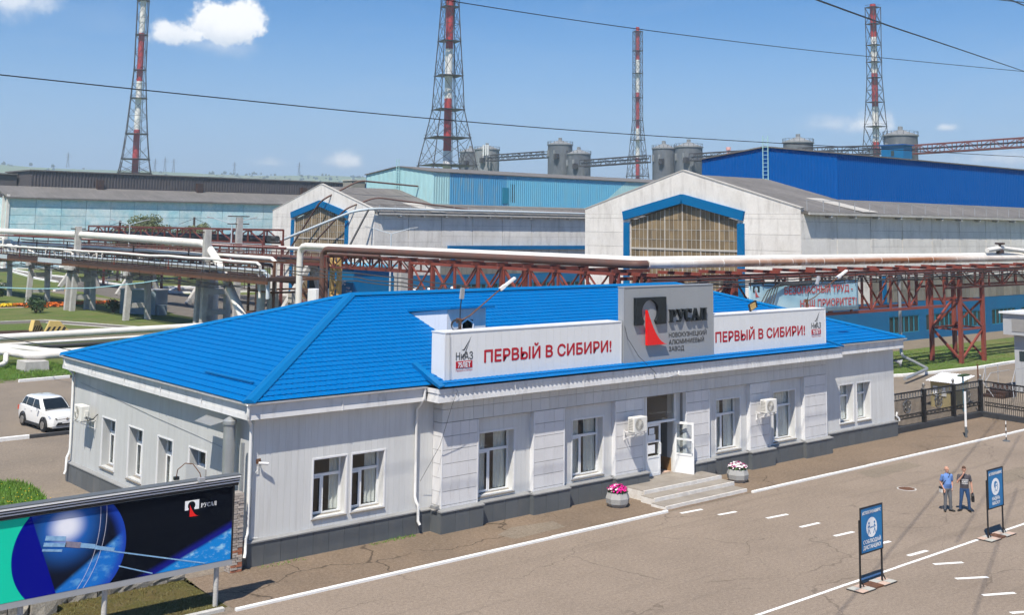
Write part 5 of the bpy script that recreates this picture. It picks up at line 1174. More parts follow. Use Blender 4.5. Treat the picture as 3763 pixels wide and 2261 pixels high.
# ------------------------------------------------------------------ parked car
mat('car_paint', (.80, .80, .79), .25, var=.04, coat=.8); mat('car_trim', (.03, .03, .032), .6); mat('tyre', (.018, .018, .018), .85); mat('rim', (.45, .44, .42), .35, metal=.8); mat('headlight', (.6, .62, .65), .15, metal=.4); mat('chrome', (.7, .7, .7), .15, metal=1); mat('plate_white', (.78, .78, .78), .5)
m_ = mat('car_glass', (.012, .016, .02), .06, var=.0, spec=.6)
def make_car():
    t = thing('parked_car', 'white compact suv parked beyond the gable end of the office', 'car')
    S = [(-2.28, .55, .40, .70), (-2.22, .72, .31, .84), (-2.05, .82, .26, .93), (-1.75, .875, .24, .985), (-1.35, .90, .24, 1.03), (-.95, .905, .24, 1.07), (-.4, .91, .24, 1.10), (.3, .915, .24, 1.12), (1.0, .915, .25, 1.14), (1.6, .905, .26, 1.16), (2.0, .88, .30, 1.14), (2.2, .82, .36, 1.05), (2.28, .70, .45, .9)]
    prof = lambda w, zb, zs: [(0, zb), (w*.86, zb), (w*.97, zb+.06), (w, zb+.3*(zs-zb)), (w*.985, zb+.62*(zs-zb)), (w*.955, zs-.06), (w*.88, zs-.005), (w*.5, zs+.03), (0, zs+.04)]
    mb = MB(); rows = []
    for y, w, zb, zs in S:
        p = prof(w, zb, zs); full = [(x, y, z) for x, z in p]+[(-x, y, z) for x, z in reversed(p[1:-1])]; rows.append(full)
    n = len(rows[0]); mb.v = [v for r in rows for v in r]
    for i in range(len(rows)-1):
        for j in range(n): a = i*n+j; b = i*n+(j+1) % n; mb.f.append((a, b, b+n, a+n))
    mb.f.append(tuple(range(n))); mb.f.append(tuple((len(rows)-1)*n+j for j in reversed(range(n))))
    body = mb.build('body', 'car_paint', t, smooth=32)
    # cabin: rings from belt to roof
    C = [(1.06, -.98, 2.12, .80), (1.30, -.66, 2.02, .755), (1.50, -.38, 1.88, .69), (1.60, -.20, 1.74, .63), (1.655, .05, 1.5, .52)]
    cb = MB(); k = 0
    def ring(z, y0, y1, w): return [(-w*.86, y0, z), (0, y0-.07, z), (w*.86, y0, z), (w, y0+.22, z), (w, (y0+y1)/2, z), (w, y1-.2, z), (w*.86, y1, z), (0, y1+.05, z), (-w*.86, y1, z), (-w, y1-.2, z), (-w, (y0+y1)/2, z), (-w, y0+.22, z)]
    for c in C: cb.v += ring(*c)
    for i in range(len(C)-1):
        for j in range(12): a = i*12+j; b = i*12+(j+1) % 12; cb.f.append((a, b, b+12, a+12))
    cb.f.append(tuple((len(C)-1)*12+j for j in range(12)))
    cb.build('cabin', 'car_paint', t, smooth=32)
    def L(z, f):  # interpolate belt..roof
        for i in range(len(C)-1):
            if C[i][0] <= z <= C[i+1][0]: q = (z-C[i][0])/(C[i+1][0]-C[i][0]); return tuple(C[i][m]+(C[i+1][m]-C[i][m])*q for m in (1, 2, 3))
    def panel(name, mt, quad, off):
        o = Vector(off); MB().prism([Vector(q)+o*.2 for q in quad], o).build(name, mt, t)
    ws = []
    for z, sg in ((1.10, 1), (1.585, 1)): 
        y0, y1, w = L(z, 0); ws.append((z, y0, y1, w))
    (z0, a0, b0, w0), (z1, a1, b1, w1) = ws
    wv = []
    for zq in (1.10, 1.30, 1.50, 1.585):
        ya_, yb_, wq = L(zq, 0); wv += [(-wq*.82, ya_-.012, zq), (0, ya_-.085, zq), (wq*.82, ya_-.012, zq)]
    MB().add(wv, [q for k in range(3) for q in ((3*k, 3*k+1, 3*k+4, 3*k+3), (3*k+1, 3*k+2, 3*k+5, 3*k+4))]).build('windscreen', 'car_glass', t)
    MB().add([(-w0*.78, b0+.03, z0+.06), (0, b0+.08, z0+.06), (w0*.78, b0+.03, z0+.06), (w1*.76, b1+.03, z1-.04), (0, b1+.08, z1-.04), (-w1*.76, b1+.03, z1-.04)], [(0, 1, 4, 5), (1, 2, 3, 4)]).build('rear_window', 'car_glass', t)
    for s in (-1, 1):
        X = lambda z: s*(L(z, 0)[2]+.008)
        for ya, yb, yc, yd in ((-.72, .34, .34, -.16), (.39, 1.24, 1.18, .39), (1.29, 1.86, 1.62, 1.23)):
            MB().add([(X(zq), y_, zq) for zq, fq in ((1.09, 0), (1.30, .467), (1.50, .911), (1.54, 1)) for y_ in (ya+(yd-ya)*fq, yb+(yc-yb)*fq)], [(0, 1, 3, 2), (2, 3, 5, 4), (4, 5, 7, 6)]).build('side_window', 'car_glass', t)
        MB().bar((s*.92, -.66, 1.08), (s*1.06, -.66, 1.12), .12, .14).build('wing_mirror', 'car_paint', t)
        for yh in (.2, 1.05): MB().bar((s*.915, yh, .95), (s*.915, yh+.16, .95), .03, .03).build('door_handle', 'car_paint', t)
        MB().box(min(s*.90, s*.925), max(s*.90, s*.925), -1.0, 1.0, .22, .36).build('sill_trim', 'car_trim', t)
        MB().prism([(s*.62, -2.215, .74), (s*.84, -1.98, .76), (s*.86, -1.78, .90), (s*.80, -1.95, .88), (s*.56, -2.20, .82)], (s*.015, -.02, .01)).build('headlight', 'headlight', t)
        MB().lathe([(.06, 0), (.05, .02)], (s*.66, -2.19, .50), 12, 'y').build('fog_lamp', 'headlight', t)
        MB().box(min(s*.70, s*.86), max(s*.70, s*.86), 2.17, 2.24, .78, 1.02).build('tail_light', 'road_sign_red', t)
        for y in (-1.36, 1.32):
            ar = MB()
            for i in range(9):
                A = math.radians(180*i/9); B = math.radians(180*(i+1)/9); R = .43
                ar.bar((s*.905, y+R*math.cos(A), .34+R*math.sin(A)), (s*.905, y+R*math.cos(B), .34+R*math.sin(B)), .07, .05)
            ar.build('wheel_arch', 'car_trim', t); MB().lathe([(.38, -.09), (.40, -.05), (.40, .10), (.2, .12)], (s*.80, y, .34), 20, 'x').build('wheel_well', 'cable_dark', t)
            w = MB().lathe([(.22, -.105), (.32, -.115), (.345, -.08), (.345, .08), (.32, .115), (.22, .105)], (s*.83, y, .345), 26, 'x').build('wheel', 'tyre', t, smooth=30)
            rm = MB().lathe([(.21, 0), (.215, .02), (.06, .03), (.04, .045)], (s*.93 if s > 0 else -.97, y, .345), 20, 'x')
            for q in range(5): a = q*2*math.pi/5; rm.bar((s*.955, y, .345), (s*.955, y+.2*math.cos(a), .345+.2*math.sin(a)), .045, .02)
            rm.build('rim', 'rim', w)
    MB().prism([(-.55, -2.262, .66), (.55, -2.262, .66), (.66, -2.235, .78), (-.66, -2.235, .78)], (0, -.012, 0)).build('grille', 'car_trim', t)
    MB().box(-.6, .6, -2.285, -2.272, .715, .735).build('grille_bar', 'chrome', t); MB().lathe([(.07, 0), (.06, .02)], (0, -2.3, .725), 16, 'y').build('badge', 'chrome', t)
    MB().prism([(-.62, -2.285, .40), (.62, -2.285, .40), (.5, -2.29, .56), (-.5, -2.29, .56)], (0, -.012, 0)).build('bumper_intake', 'car_trim', t)
    MB().box(-.74, .74, -2.27, -2.19, .27, .38).build('bumper_trim', 'lamp_grey', t); MB().box(-.27, .27, -2.318, -2.305, .50, .61).build('number_plate', 'plate_white', t)
    MB().box(-.7, .7, -1.15, -1.02, 1.075, 1.10).build('wiper_cowl', 'car_trim', t); MB().box(-.75, .75, -.85, 2.0, .3, .34).build('underside', 'car_trim', t)
    MB().box(-.7, .7, -.3, 1.9, .45, 1.04).build('interior', 'car_trim', t)
    for x in (-.36, .36): MB().box(x-.22, x+.22, .1, .25, .9, 1.36).build('seat', 'car_trim', t)
    return t
car = make_car(); car.location = (3.88, 30.15, .004); car.rotation_euler = (0, 0, math.radians(4))
# ------------------------------------------------------------------ ornamental fence at the right
fn = thing('ornamental_fence', 'black iron fence with silver scrolls and lattice on a low dark kerb', 'fence', (46, .35, 0))
def fence_panel(p0, p1, shield=True):
    a = Vector((*p0, 0)); b = Vector((*p1, 0)); L = (b-a).length; u = (b-a).normalized(); n = Vector((u.y, -u.x, 0)); A = lambda s, z, o=0: tuple(a+u*s+n*o+Vector((0, 0, z)))
    r = MB()
    for z in (2.16, 1.80, .92, .72): r.bar(A(0, z), A(L, z), .05, .05)
    r.bar(A(0, 2.16), A(L, 2.16), .07, .07); fr = r.build('rail', 'black_metal', fn); k = int(L/.125)
    for i in range(k+1): MB().bar(A(L*i/k, .34), A(L*i/k, 1.8), .022).build('picket', 'black_metal', fn) if i % 1 == 0 else None
    sc = MB(); m = max(3, int(L/.30))
    for i in range(m):
        c = L*(i+.5)/m; w = L/m/2
        for s in (-1, 1):
            sc.tube([A(c-w, 1.98-.15*s), A(c-w*.4, 1.98-.13*s), A(c, 1.98), A(c+w*.4, 1.98+.13*s), A(c+w, 1.98+.15*s)], .018, 5)
        sc.tube([A(c+.08*math.cos(t), 1.98+.09*math.sin(t)) for t in [q*math.pi/4 for q in range(9)]], .016, 5)
    tag(sc.build('scrollwork', 'silver_cast', fn), kind='stuff'); rg = MB(); m = int(L/.17)
    for i in range(m):
        c = L*(i+.5)/m; rg.tube([A(c+.07*math.cos(t), .82+.08*math.sin(t)) for t in [q*math.pi/5 for q in range(11)]], .014, 4)
    tag(rg.build('ring_row', 'black_metal', fn), kind='stuff')
    if shield:
        c = L/2; sh = MB(); prof = [(0, 1.72), (.16, 1.66), (.34, 1.62), (.42, 1.48), (.33, 1.36), (.36, 1.2), (.22, 1.08), (0, 1.0)]
        out = [A(c+x, z, -.02) for x, z in prof]+[A(c-x, z, -.02) for x, z in reversed(prof[1:-1])]
        for i in range(len(out)): sh.tube([out[i], out[(i+1) % len(out)]], .04, 6)
        for rx, rz in ((.14, .26), (.07, .18)): sh.tube([A(c+rx*math.cos(t), 1.38+rz*math.sin(t), -.04) for t in [q*math.pi/8 for q in range(17)]], .03, 6)
        for s in (-1, 1): sh.tube([A(c+s*(.22+.08*math.cos(t)), 1.42+.12*math.sin(t), -.03) for t in [q*math.pi/5 for q in range(11)]], .028, 5); sh.tube([A(c+s*.2, 1.2, -.03), A(c+s*.3, 1.25, -.03), A(c+s*.2, 1.12, -.03)], .025, 5)
        sh.build('shield', 'silver_cast', fn)
def fence_post(x, y):
    MB().box(x-.11, x+.11, y-.11, y+.11, .3, 2.22).build('post', 'black_metal', fn); f = MB().lathe([(.13, 2.22), (.13, 2.26), (.05, 2.28), (.05, 2.33), (.085, 2.40), (.07, 2.50), (.01, 2.58)], (x, y, 0), 10)
    f.build('finial', 'silver_cast', fn, smooth=40)
for a, b in (((40.0, .35), (43.35, .35)), ((43.6, .35), (46.75, .35)), ((47.0, .35), (50.1, .35))): fence_panel(a, b)
fence_panel((50.2, .1), (49.85, -2.7), False); fence_panel((49.85, -2.75), (49.4, -6.2), False)
for x, y in ((43.47, .35), (46.87, .35), (50.22, .35), (49.82, -2.72)): fence_post(x, y)
MB().box(39.9, 50.3, .22, .5, 0, .33).build('base_wall', 'kerb_black', fn); MB().prism([(50.07, .2, 0), (50.35, .2, 0), (49.7, -6.2, 0), (49.42, -6.2, 0)], (0, 0, .33)).build('base_wall', 'kerb_black', fn)
wp = thing('marker_post', 'tall white post with dark grey foot by the fence', 'post', (42.45, -2.72, 0))
MB().tube([(42.45, -2.72, .6), (42.45, -2.72, 2.5)], .065, 14).build('shaft', 'lamp_white', wp, smooth=True); MB().tube([(42.45, -2.72, 0), (42.45, -2.72, .6)], .066, 14).build('foot', 'plinth_panel', wp, smooth=True); MB().box(42.5, 42.62, -2.76, -2.70, .25, .42).build('bracket', 'plinth_panel', wp)
bo = thing('striped_bollard', 'thin black and white striped bollard on a round foot', 'bollard', (43.25, -4.6, 0))
MB().lathe([(.2, 0), (.19, .04), (.04, .06)], (43.25, -4.6, 0), 14).build('foot', 'plinth_panel', bo)
for i in range(6): MB().tube([(43.25, -4.6, .05+i*.17), (43.25, -4.6, .05+(i+1)*.17)], .028, 8).build('stripe', 'kerb_black' if i % 2 == 0 else 'lamp_white', bo)
# kiosk behind the fence
ki = thing('kiosk', 'small ochre kiosk with white corrugated lean-to roof behind the fence', 'kiosk', (54, 4, 0))
kw = MB(); K = [(52.2, 2.3), (55.6, 2.3), (55.6, 6.6), (52.2, 6.6)]
MB().prism([(51.5, 2.7, 0), (54.7, 3.5, 0), (54.7, 5.3, 0), (51.5, 4.4, 0)], (0, 0, 1.62)).build('wall', 'kiosk_yellow', ki); MB().prism([(51.47, 3.9, .75), (51.47, 4.2, .75), (51.47, 4.2, 1.35), (51.47, 3.9, 1.35)], (-.03, 0, 0)).build('window', 'pvc_white', ki); MB().prism([(51.47, 3.3, .75), (51.47, 3.6, .75), (51.47, 3.6, 1.35), (51.47, 3.3, 1.35)], (-.03, 0, 0)).build('window', 'pvc_white', ki)
rf = MB(); n = 26
for i in range(n+1):
    f = i/n; z = .04*(i % 2); rf.v += [(51.1, 2.3+f*2.3, 1.66+z), (55.1, 3.2+f*2.4, 1.80+z)]
rf.f = [(2*i, 2*i+1, 2*i+3, 2*i+2) for i in range(n)]; rf.build('corrugated_roof', 'lamp_white', ki, fix=False)
# grey booth at the frame edge with steps and railing
gb = thing('guard_booth', 'grey clad booth with overhanging top at the right edge', 'booth', (65, 3, 0))
for i in range(8): piece('cladding_panel', 'grey_panel', gb, 62.97, 63.0, 4.25-(i+1)*.5+.006, 4.25-i*.5-.006, .0, 4.05)
MB().box(63.0, 67.5, .2, 4.25, 0, 4.05).build('wall', 'grey_panel', gb); MB().box(62.4, 68, -.2, 4.75, 4.05, 5.55).build('attic', 'grey_panel', gb); MB().box(62.2, 68.2, -.4, 4.95, 5.55, 5.68).build('roof', 'trim_white', gb); MB().box(62.37, 62.399, 2.2, 4.1, 4.3, 5.2).build('vent_panel', 'wall_core', gb); MB().box(62.95, 62.969, 3.1, 3.9, 2.2, 2.9).build('window', 'pane_dark', gb)
rl = thing('stair_railing', 'white tube railing and stairs beside the guard booth', 'railing', (60.5, 4.5, 0))
for pts in ([(57.6, 3.2, .2), (58.2, 4.3, 1.1), (59.3, 4.6, 2.0), (63, 4.7, 2.0)], [(58.4, 2.2, .2), (59.2, 2.7, 1.1), (60.4, 3.0, 1.9), (62.9, 3.0, 1.9)], [(58.8, 4.4, 1.0), (60, 4.6, 1.5), (63, 4.7, 1.5)], [(59.3, 4.6, 0), (59.3, 4.6, 2.0)], [(61.2, 4.65, 0), (61.2, 4.65, 2.0)], [(60.4, 3.0, 0), (60.4, 3.0, 1.9)], [(62.0, 3.0, 0), (62.0, 3.0, 1.9)]): MB().tube(pts, .026, 6).build('rail', 'lamp_grey', rl)
for i in range(4): MB().box(58.6+i*.5, 59.2+i*.5, 3.1, 4.5, .0, .2+.2*i).build('tread', 'steel_dark', rl)
di = thing('traffic_mirror', 'round pink backed mirror on a dark post behind the fence', 'mirror', (52.9, 2.0, 0))
MB().tube([(51.6, 1.2, 0), (51.6, 1.2, 3.0)], .045, 8).build('post', 'rust_metal', di); dd = MB().lathe([(.36, 0), (.34, .05), (.2, .10), (.05, .12)], (0, 0, 0), 20, 'y'); o = dd.build('disc', 'dish_pink', di, smooth=40); o.location = (-1.15, -.62, 2.95); o.rotation_euler = (.2, 0, math.radians(-28)); MB().bar((51.6, 1.2, 2.9), (51.75, 1.35, 2.95), .05).build('bracket', 'rust_metal', di)
tt = thing('card_reader', 'small green topped stand behind the fence', 'stand', (51.3, 2.2, 0)); MB().tube([(51.2, 2.0, 0), (51.2, 2.0, 2.2)], .05, 8).build('post', 'frame_teal', tt); MB().box(50.8, 51.8, 1.85, 2.15, 2.2, 2.3).build('top', 'leaf_dark', tt)
# ------------------------------------------------------------------ red pipe trestle
def truss_plane(mb, p0, p1, z0, z1, step, w=.16, cross=False):
    a = Vector((*p0, 0)); b = Vector((*p1, 0)); L = (b-a).length; n = max(1, round(L/step)); Z = lambda z: Vector((0, 0, z))
    mb.bar(a+Z(z0), b+Z(z0), w*1.3); mb.bar(a+Z(z1), b+Z(z1), w*1.3)
    for i in range(n+1):
        q = a.lerp(b, i/n); mb.bar(q+Z(z0), q+Z(z1), w)
        if i < n:
            q2 = a.lerp(b, (i+1)/n)
            if cross or i % 2 == 0: mb.bar(q+Z(z0), q2+Z(z1), w*.8)
            if cross or i % 2: mb.bar(q+Z(z1), q2+Z(z0), w*.8)
def truss_parts(parent, mt, p0, p1, z0, z1, step, w=.16, cross=False, names=('chord', 'post', 'brace')):
    """as truss_plane, but every member is a part of its own"""
    a = Vector((*p0, 0)); b = Vector((*p1, 0)); L = (b-a).length; n = max(1, round(L/step)); Z = lambda z: Vector((0, 0, z)); B = lambda nm, x, y, ww: MB().bar(x, y, ww).build(nm, mt, parent)
    for z in (z0, z1): B(names[0], a+Z(z), b+Z(z), w*1.35)
    for i in range(n+1):
        q = a.lerp(b, i/n); B(names[1], q+Z(z0), q+Z(z1), w)
        if i < n:
            q2 = a.lerp(b, (i+1)/n)
            if cross or i % 2 == 0: B(names[2], q+Z(z0), q2+Z(z1), w*.7)
            if cross or i % 2: B(names[2], q+Z(z1), q2+Z(z0), w*.7)
tr = thing('pipe_trestle', 'long oxide red steel trestle carrying pipes behind the office', 'trestle', (60, 16.5, 0))
for y in (15.2, 17.8):
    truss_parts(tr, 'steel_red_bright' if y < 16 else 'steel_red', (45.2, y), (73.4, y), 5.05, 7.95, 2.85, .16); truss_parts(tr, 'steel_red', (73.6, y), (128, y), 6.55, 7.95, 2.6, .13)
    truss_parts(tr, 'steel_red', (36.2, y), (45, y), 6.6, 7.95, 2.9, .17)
for x in [36.5+i*4.35 for i in range(21)]: MB().bar((x, 14.75, 8.3), (x, 18.5, 8.3), .2, .22).build('cross_beam', 'steel_red_bright', tr)
def leg_tower(x0, x1, y0, y1, h, mt='steel_red_bright'):
    for x in (x0, x1):
        for y in (y0, y1): MB().bar((x, y, 0), (x, y, h), .34, .30).build('leg', mt, tr)
    for y in (y0, y1):
        for za, zb in ((.3, 2.9), (2.9, 5.4)):
            MB().bar((x0, y, za), (x1, y, zb), .16).build('brace', mt, tr) if (za < 1) == (y == y0) else MB().bar((x0, y, zb), (x1, y, za), .16).build('brace', mt, tr)
        for z in (2.9, 5.4): MB().bar((x0, y, z), (x1, y, z), .15).build('tie', mt, tr)
    for x in (x0, x1):
        MB().bar((x, y0, .3), (x, y1, 2.9), .16).build('brace', mt, tr); MB().bar((x, y1, 2.9), (x, y0, 5.4), .16).build('brace', mt, tr)
        for z in (2.9, 5.4): MB().bar((x, y0, z), (x, y1, z), .15).build('tie', mt, tr)
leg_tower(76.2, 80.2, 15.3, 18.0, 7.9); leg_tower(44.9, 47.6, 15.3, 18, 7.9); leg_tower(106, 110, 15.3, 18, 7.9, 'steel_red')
MB().box(70, 128, 18.6, 18.8, 8.9, 9.3).build('girder', 'steel_red', tr)
# the branch along Y at x = 36
ty = thing('pipe_trestle', 'oxide red steel trestle branch running back towards the left gallery', 'trestle', (36.4, 35, 0))
for x in (35.3, 37.5):
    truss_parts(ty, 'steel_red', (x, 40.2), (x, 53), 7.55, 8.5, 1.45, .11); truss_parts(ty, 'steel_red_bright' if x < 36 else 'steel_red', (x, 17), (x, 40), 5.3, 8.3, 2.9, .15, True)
for y in [17+i*2.9 for i in range(13)]: MB().bar((34.7, y, 8.5), (38.2, y, 8.5), .2, .22).build('cross_beam', 'steel_red', ty)
for y in (17.5, 28.7, 40): 
    for x in (35.3, 37.5): MB().bar((x, y, 0), (x, y, 8.3), .3).build('leg', 'steel_red', ty)
# pipes and cables on the trestle: each a thing
def pipe(name, label, pts, r, mt, group=None, n=14, joints=0, cat='pipe'):
    t = MB(); t.tube(pts, r, n); o = t.build(name, mt, None, smooth=55)
    return tag(o, label, cat, group)
def bend(pts, r=1.0, k=4):
    """round the corners of a polyline"""
    P = [Vector(p) for p in pts]; out = [P[0]]
    for i in range(1, len(P)-1):
        a = (P[i-1]-P[i]); b = (P[i+1]-P[i]); q = min(r, a.length*.45, b.length*.45); A = P[i]+a.normalized()*q; B = P[i]+b.normalized()*q
        for j in range(k+1): t = j/k; out.append(A*(1-t)**2+P[i]*2*t*(1-t)+B*t*t)
    out.append(P[-1]); return out
pipe('steam_pipe', 'big rust streaked white pipe on the near side of the red trestle', [(36.5, 15.6, 8.97), (130, 15.6, 8.97)], .28, 'pipe_rusty', n=20)
pipe('steam_pipe', 'big brown pipe running back on the trestle branch and down beside the yellow column', bend([(36.4, 15.6, 8.97), (35.4, 15.6, 8.97), (35.4, 53.5, 9.1), (35.4, 53.5, -.1)], .9), .27, 'pipe_brown', n=18)
pipe('steam_pipe', 'big white lagged pipe behind the rusty pipe, dropping by the white cabinet', bend([(130, 17.0, 9.15), (37.2, 17.0, 9.15), (37.0, 60.2, 9.25), (37.0, 60.2, -.1)], 1.0), .30, 'pipe_white', n=18)
pipe('steam_pipe', 'slim brown pipe looping under the big brown pipe by the yellow column', bend([(35.0, 44, 8.7), (35.0, 52.1, 8.7), (35.0, 52.1, -.1)], .5), .13, 'pipe_brown')
MBr = MB()
for x0 in range(44, 126, 4): MBr.tube([(x0, 15.6, 8.97), (x0+.06, 15.6, 8.97)], .292, 16)
tag(MBr.build('pipe_bands', 'pipe_white'), 'pale clamp bands round the rust streaked pipe', 'band')
for i, (y, z, s) in enumerate(((14.68, 7.85, .05), (14.66, 7.7, .045), (14.68, 7.58, .045), (14.8, 8.05, .05), (14.7, 7.42, .04))):
    rr = random.Random(i); pts = [(36+x*3.0, y+rr.uniform(-.06, .06), z-.10*math.sin((x % 2)*math.pi/2)+rr.uniform(-.07, .05)) for x in range(31)]
    tag(MB().tube(pts, s, 5).build('power_cable', 'cable_grey'), 'dark cable on the near side of the red trestle, %s of five' % ('second from the top', 'third from the top', 'fourth from the top', 'topmost', 'lowest')[i], 'cable', 'cables along the trestle')
hk = MB()
for x in [46+i*1.45 for i in range(50)]: hk.bar((x, 14.62, 7.35), (x, 14.62, 8.1), .05)
tag(hk.build('cable_hangers', 'steel_dark', tr), kind='stuff')
for i, (x, z) in enumerate(((34.6, 6.6), (34.55, 6.25), (34.6, 5.95))):
    rr = random.Random(i+30); pts = [(x-.02*k, 20+k*2.2, z-.25*math.sin((k % 3)*math.pi/3)*.4+(k/16)*.9+rr.uniform(-.05, .05)) for k in range(18)]
    tag(MB().tube(pts, .05, 5).build('power_cable', 'cable_grey'), 'dark cable slung on the trestle branch, %s of three' % ('topmost', 'middle', 'lowest')[i], 'cable', 'cables along the trestle branch')
# loops of cable over the banner
lc = MB()
for k in range(5): lc.tube([(46.9+.35*k, 14.55, 6.0-.2*k*.3), (47.8+.33*k, 14.5, 7.05+.1*k), (49.4+.4*k, 14.5, 7.55-.05*k), (52+.4*k, 14.6, 7.5)], .04, 5)
tag(lc.build('cable_loops', 'cable_grey'), 'bunch of dark cables looping in front of the banner', 'cable')
# valve on top of the pipe
vv = thing('valve', 'dark pipe valve with wrapped branch on top of the rusty pipe', 'valve', (87, 16.4, 9.5)); MB().lathe([(.35, 0), (.35, .3), (.12, .4), (.12, .8), (.45, .85), (.45, 1.0)], (86.5, 16.6, 9.4), 10).build('body', 'steel_dark', vv); MB().tube(bend([(84, 16.6, 9.7), (86.5, 16.6, 9.9), (91, 16.4, 9.6), (93, 16.4, 9.2)], .8), .22, 8).build('branch', 'pipe_white', vv)
gp = thing('steam_pipe', 'silver wrapped pipe coming down from the trestle and along the grass', 'pipe', (72, 15, 0)); MB().tube(bend([(70.2, 17.5, 7.8), (70.2, 17.5, .9), (66.5, 13.0, .5), (60, 11.2, .4)], .6), .13, 12).build('lagging', 'galvanized', gp, smooth=60)
# banner
bn = thing('safety_banner', 'pale blue banner with red slogan hung on the red trestle', 'banner', (52.7, 15.05, 5.3))
def banner_mat():
    m = bpy.data.materials.new('banner_print'); m.use_nodes = True; MAT['banner_print'] = m; t = m.node_tree; T = NT(t); b = t.nodes['Principled BSDF']
    pos = T.n('ShaderNodeNewGeometry').outputs['Position']; s = T.n('ShaderNodeSeparateXYZ'); T.put(s.inputs[0], pos)
    g = T.math('ADD', T.math('MULTIPLY', T.math('SUBTRACT', s.outputs[0], 46), .30), T.math('SUBTRACT', s.outputs[2], 6.2)); w = T.math('SINE', T.math('MULTIPLY', g, 2.2))
    c = T.mix(T.smooth(w, -.7, .9), (.30, .52, .62), (.48, .68, .74)); c = T.mix(T.smooth(s.outputs[0], 50, 53), c, (.40, .60, .68))
    T.put(b.inputs['Base Color'], c); b.inputs['Roughness'].default_value = .5
banner_mat()
bm_ = MB(); nx, nz = 40, 6
for j in range(nz+1):
    for i in range(nx+1): x = 45.9+13.6*i/nx; z = 5.33+2.32*j/nz; bm_.v.append((x, 14.71+.022*math.sin(x*1.7+z)+.012*math.sin(x*4.1), z-.06*math.sin(i/nx*math.pi*6)**2*(j == nz)))
bm_.f = [(j*(nx+1)+i, j*(nx+1)+i+1, (j+1)*(nx+1)+i+1, (j+1)*(nx+1)+i) for j in range(nz) for i in range(nx)]
bo_ = bm_.build('cloth', 'banner_print', bn, smooth=True); sol = bo_.modifiers.new('s', 'SOLIDIFY'); sol.thickness = .01; sol.offset = 1
mat('banner_red', (.55, .09, .09), .5)
text('slogan_lettering', 'БЕЗОПАСНЫЙ ТРУД -', 'banner_red', bn, (50.0, 14.664, 6.72), X_, Z_, 8.7, .52, .002, .022); text('slogan_lettering', 'НАШ ПРИОРИТЕТ!', 'banner_red', bn, (51.9, 14.664, 5.72), X_, Z_, 7.3, .52, .004, .022)
emblem(bn, 46.35, 6.95, .75, 14.664, 'letter_dark', 'banner_red', .006)
# overhead wires above the forecourt
def wire(pts, r, label):
    P = [Vector(p) for p in pts]; out = []
    for i in range(len(P)-1):
        for k in range(6):
            t = k/6; p0, p1, p2, p3 = P[max(0, i-1)], P[i], P[i+1], P[min(len(P)-1, i+2)]
            out.append(.5*((2*p1)+(p2-p0)*t+(2*p0-5*p1+4*p2-p3)*t*t+(3*p1-p0-3*p2+p3)*t**3))
    out.append(P[-1]); tag(MB().tube(out, r, 6).build('overhead_wire', 'cable_dark'), label, 'wire', 'overhead wires across the forecourt')
wire([(-18, -5, 15.1), (-10.24, -5, 14.97), (-4.57, -5, 14.89), (2.74, -5, 14.83), (12.52, -5, 14.9), (26.33, -5, 15.2), (45.74, -5, 15.66), (60, -5, 16.1)], .017, 'dark overhead wire crossing the whole view just above the rooftops')
wire([(-4, -5.5, 18.75), (4.06, -5.5, 18.78), (11.99, -5.5, 18.93), (22.53, -5.5, 19.31), (32.94, -5.5, 19.83), (45.06, -5.5, 20.49), (50, -5.5, 20.8)], .016, 'dark overhead wire high up, from the tall middle stack to the right edge')
wire([(-4, -22.8, 15.95), (2.8, -20.44, 16.52), (10.36, -17.77, 17.2), (21.15, -13.94, 18.24), (45.06, -5.5, 20.5), (50, -3.75, 20.95)], .021, 'dark overhead wire slanting down steeply at upper right')
wire([(4, -23.8, 16.4), (10.01, -21.48, 17.39), (14.19, -19.87, 18.06), (22, -16.9, 19.3)], .019, 'dark overhead wire clipping the top right corner, lower one')
wire([(12, -19.3, 18.1), (19.52, -16.7, 19.42), (25.96, -14.45, 20.56), (34, -11.6, 22)], .019, 'dark overhead wire clipping the top right corner, upper one')
# ------------------------------------------------------------------ left pipe gallery at x = 36
ga = thing('pipe_gallery', 'raised pipe gallery with dark railing and concrete supports at the left', 'gallery', (36, 105, 0))
dkm = MB(); dkm.box(34.6, 38.2, 62, 178, 5.85, 6.2).build('deck', 'steel_dark', ga)
for x in (34.65, 38.15):
    MB().box(x-.06, x+.06, 62, 178, 5.55, 5.85).build('side_girder', 'rust_metal', ga)
    for z in (6.75, 7.3): MB().bar((x, 62, z), (x, 178, z), .05).build('hand_rail', 'steel_dark', ga)
    for i in range(78): piece('railing_post', 'steel_dark', ga, x-.03, x+.03, 62+i*1.5, 62+i*1.5+.06, 6.2, 7.32)
for y in (116, 138): MB().box(34.57, 34.59, y, y+9, 5.75, 6.35).build('deck_fascia', 'pipe_grey', ga)
def support(y, x0=34.9, x1=37.0, spread=.5, double=False):
    for dy in ((0, 1.9) if double else (0,)):
        for x, s in ((x0, -1), (x1, 1)):
            MB().prism([(x-.3+s*spread*.5, y+dy-.3, 0), (x+.3+s*spread*.5, y+dy-.3, 0), (x+.3+s*spread*.5, y+dy+.3, 0), (x-.3+s*spread*.5, y+dy+.3, 0)], (-s*spread*.5, 0, 5.6)).build('support_leg', 'concrete', ga)
        for z in (1.4, 3.6): MB().box(x0-.1, x1+.1, y+dy-.2, y+dy+.2, z, z+.55).build('support_tie', 'concrete', ga)
    MB().box(x0-.7, x1+.7, y-.4, y+.4+(1.9 if double else 0), 5.1, 5.56).build('cap_beam', 'concrete', ga)
support(94.6); support(111.6, double=True); support(128.2); support(145, 35, 37.2); support(159.5, double=True); support(80.5, 37.4, 40, .2)
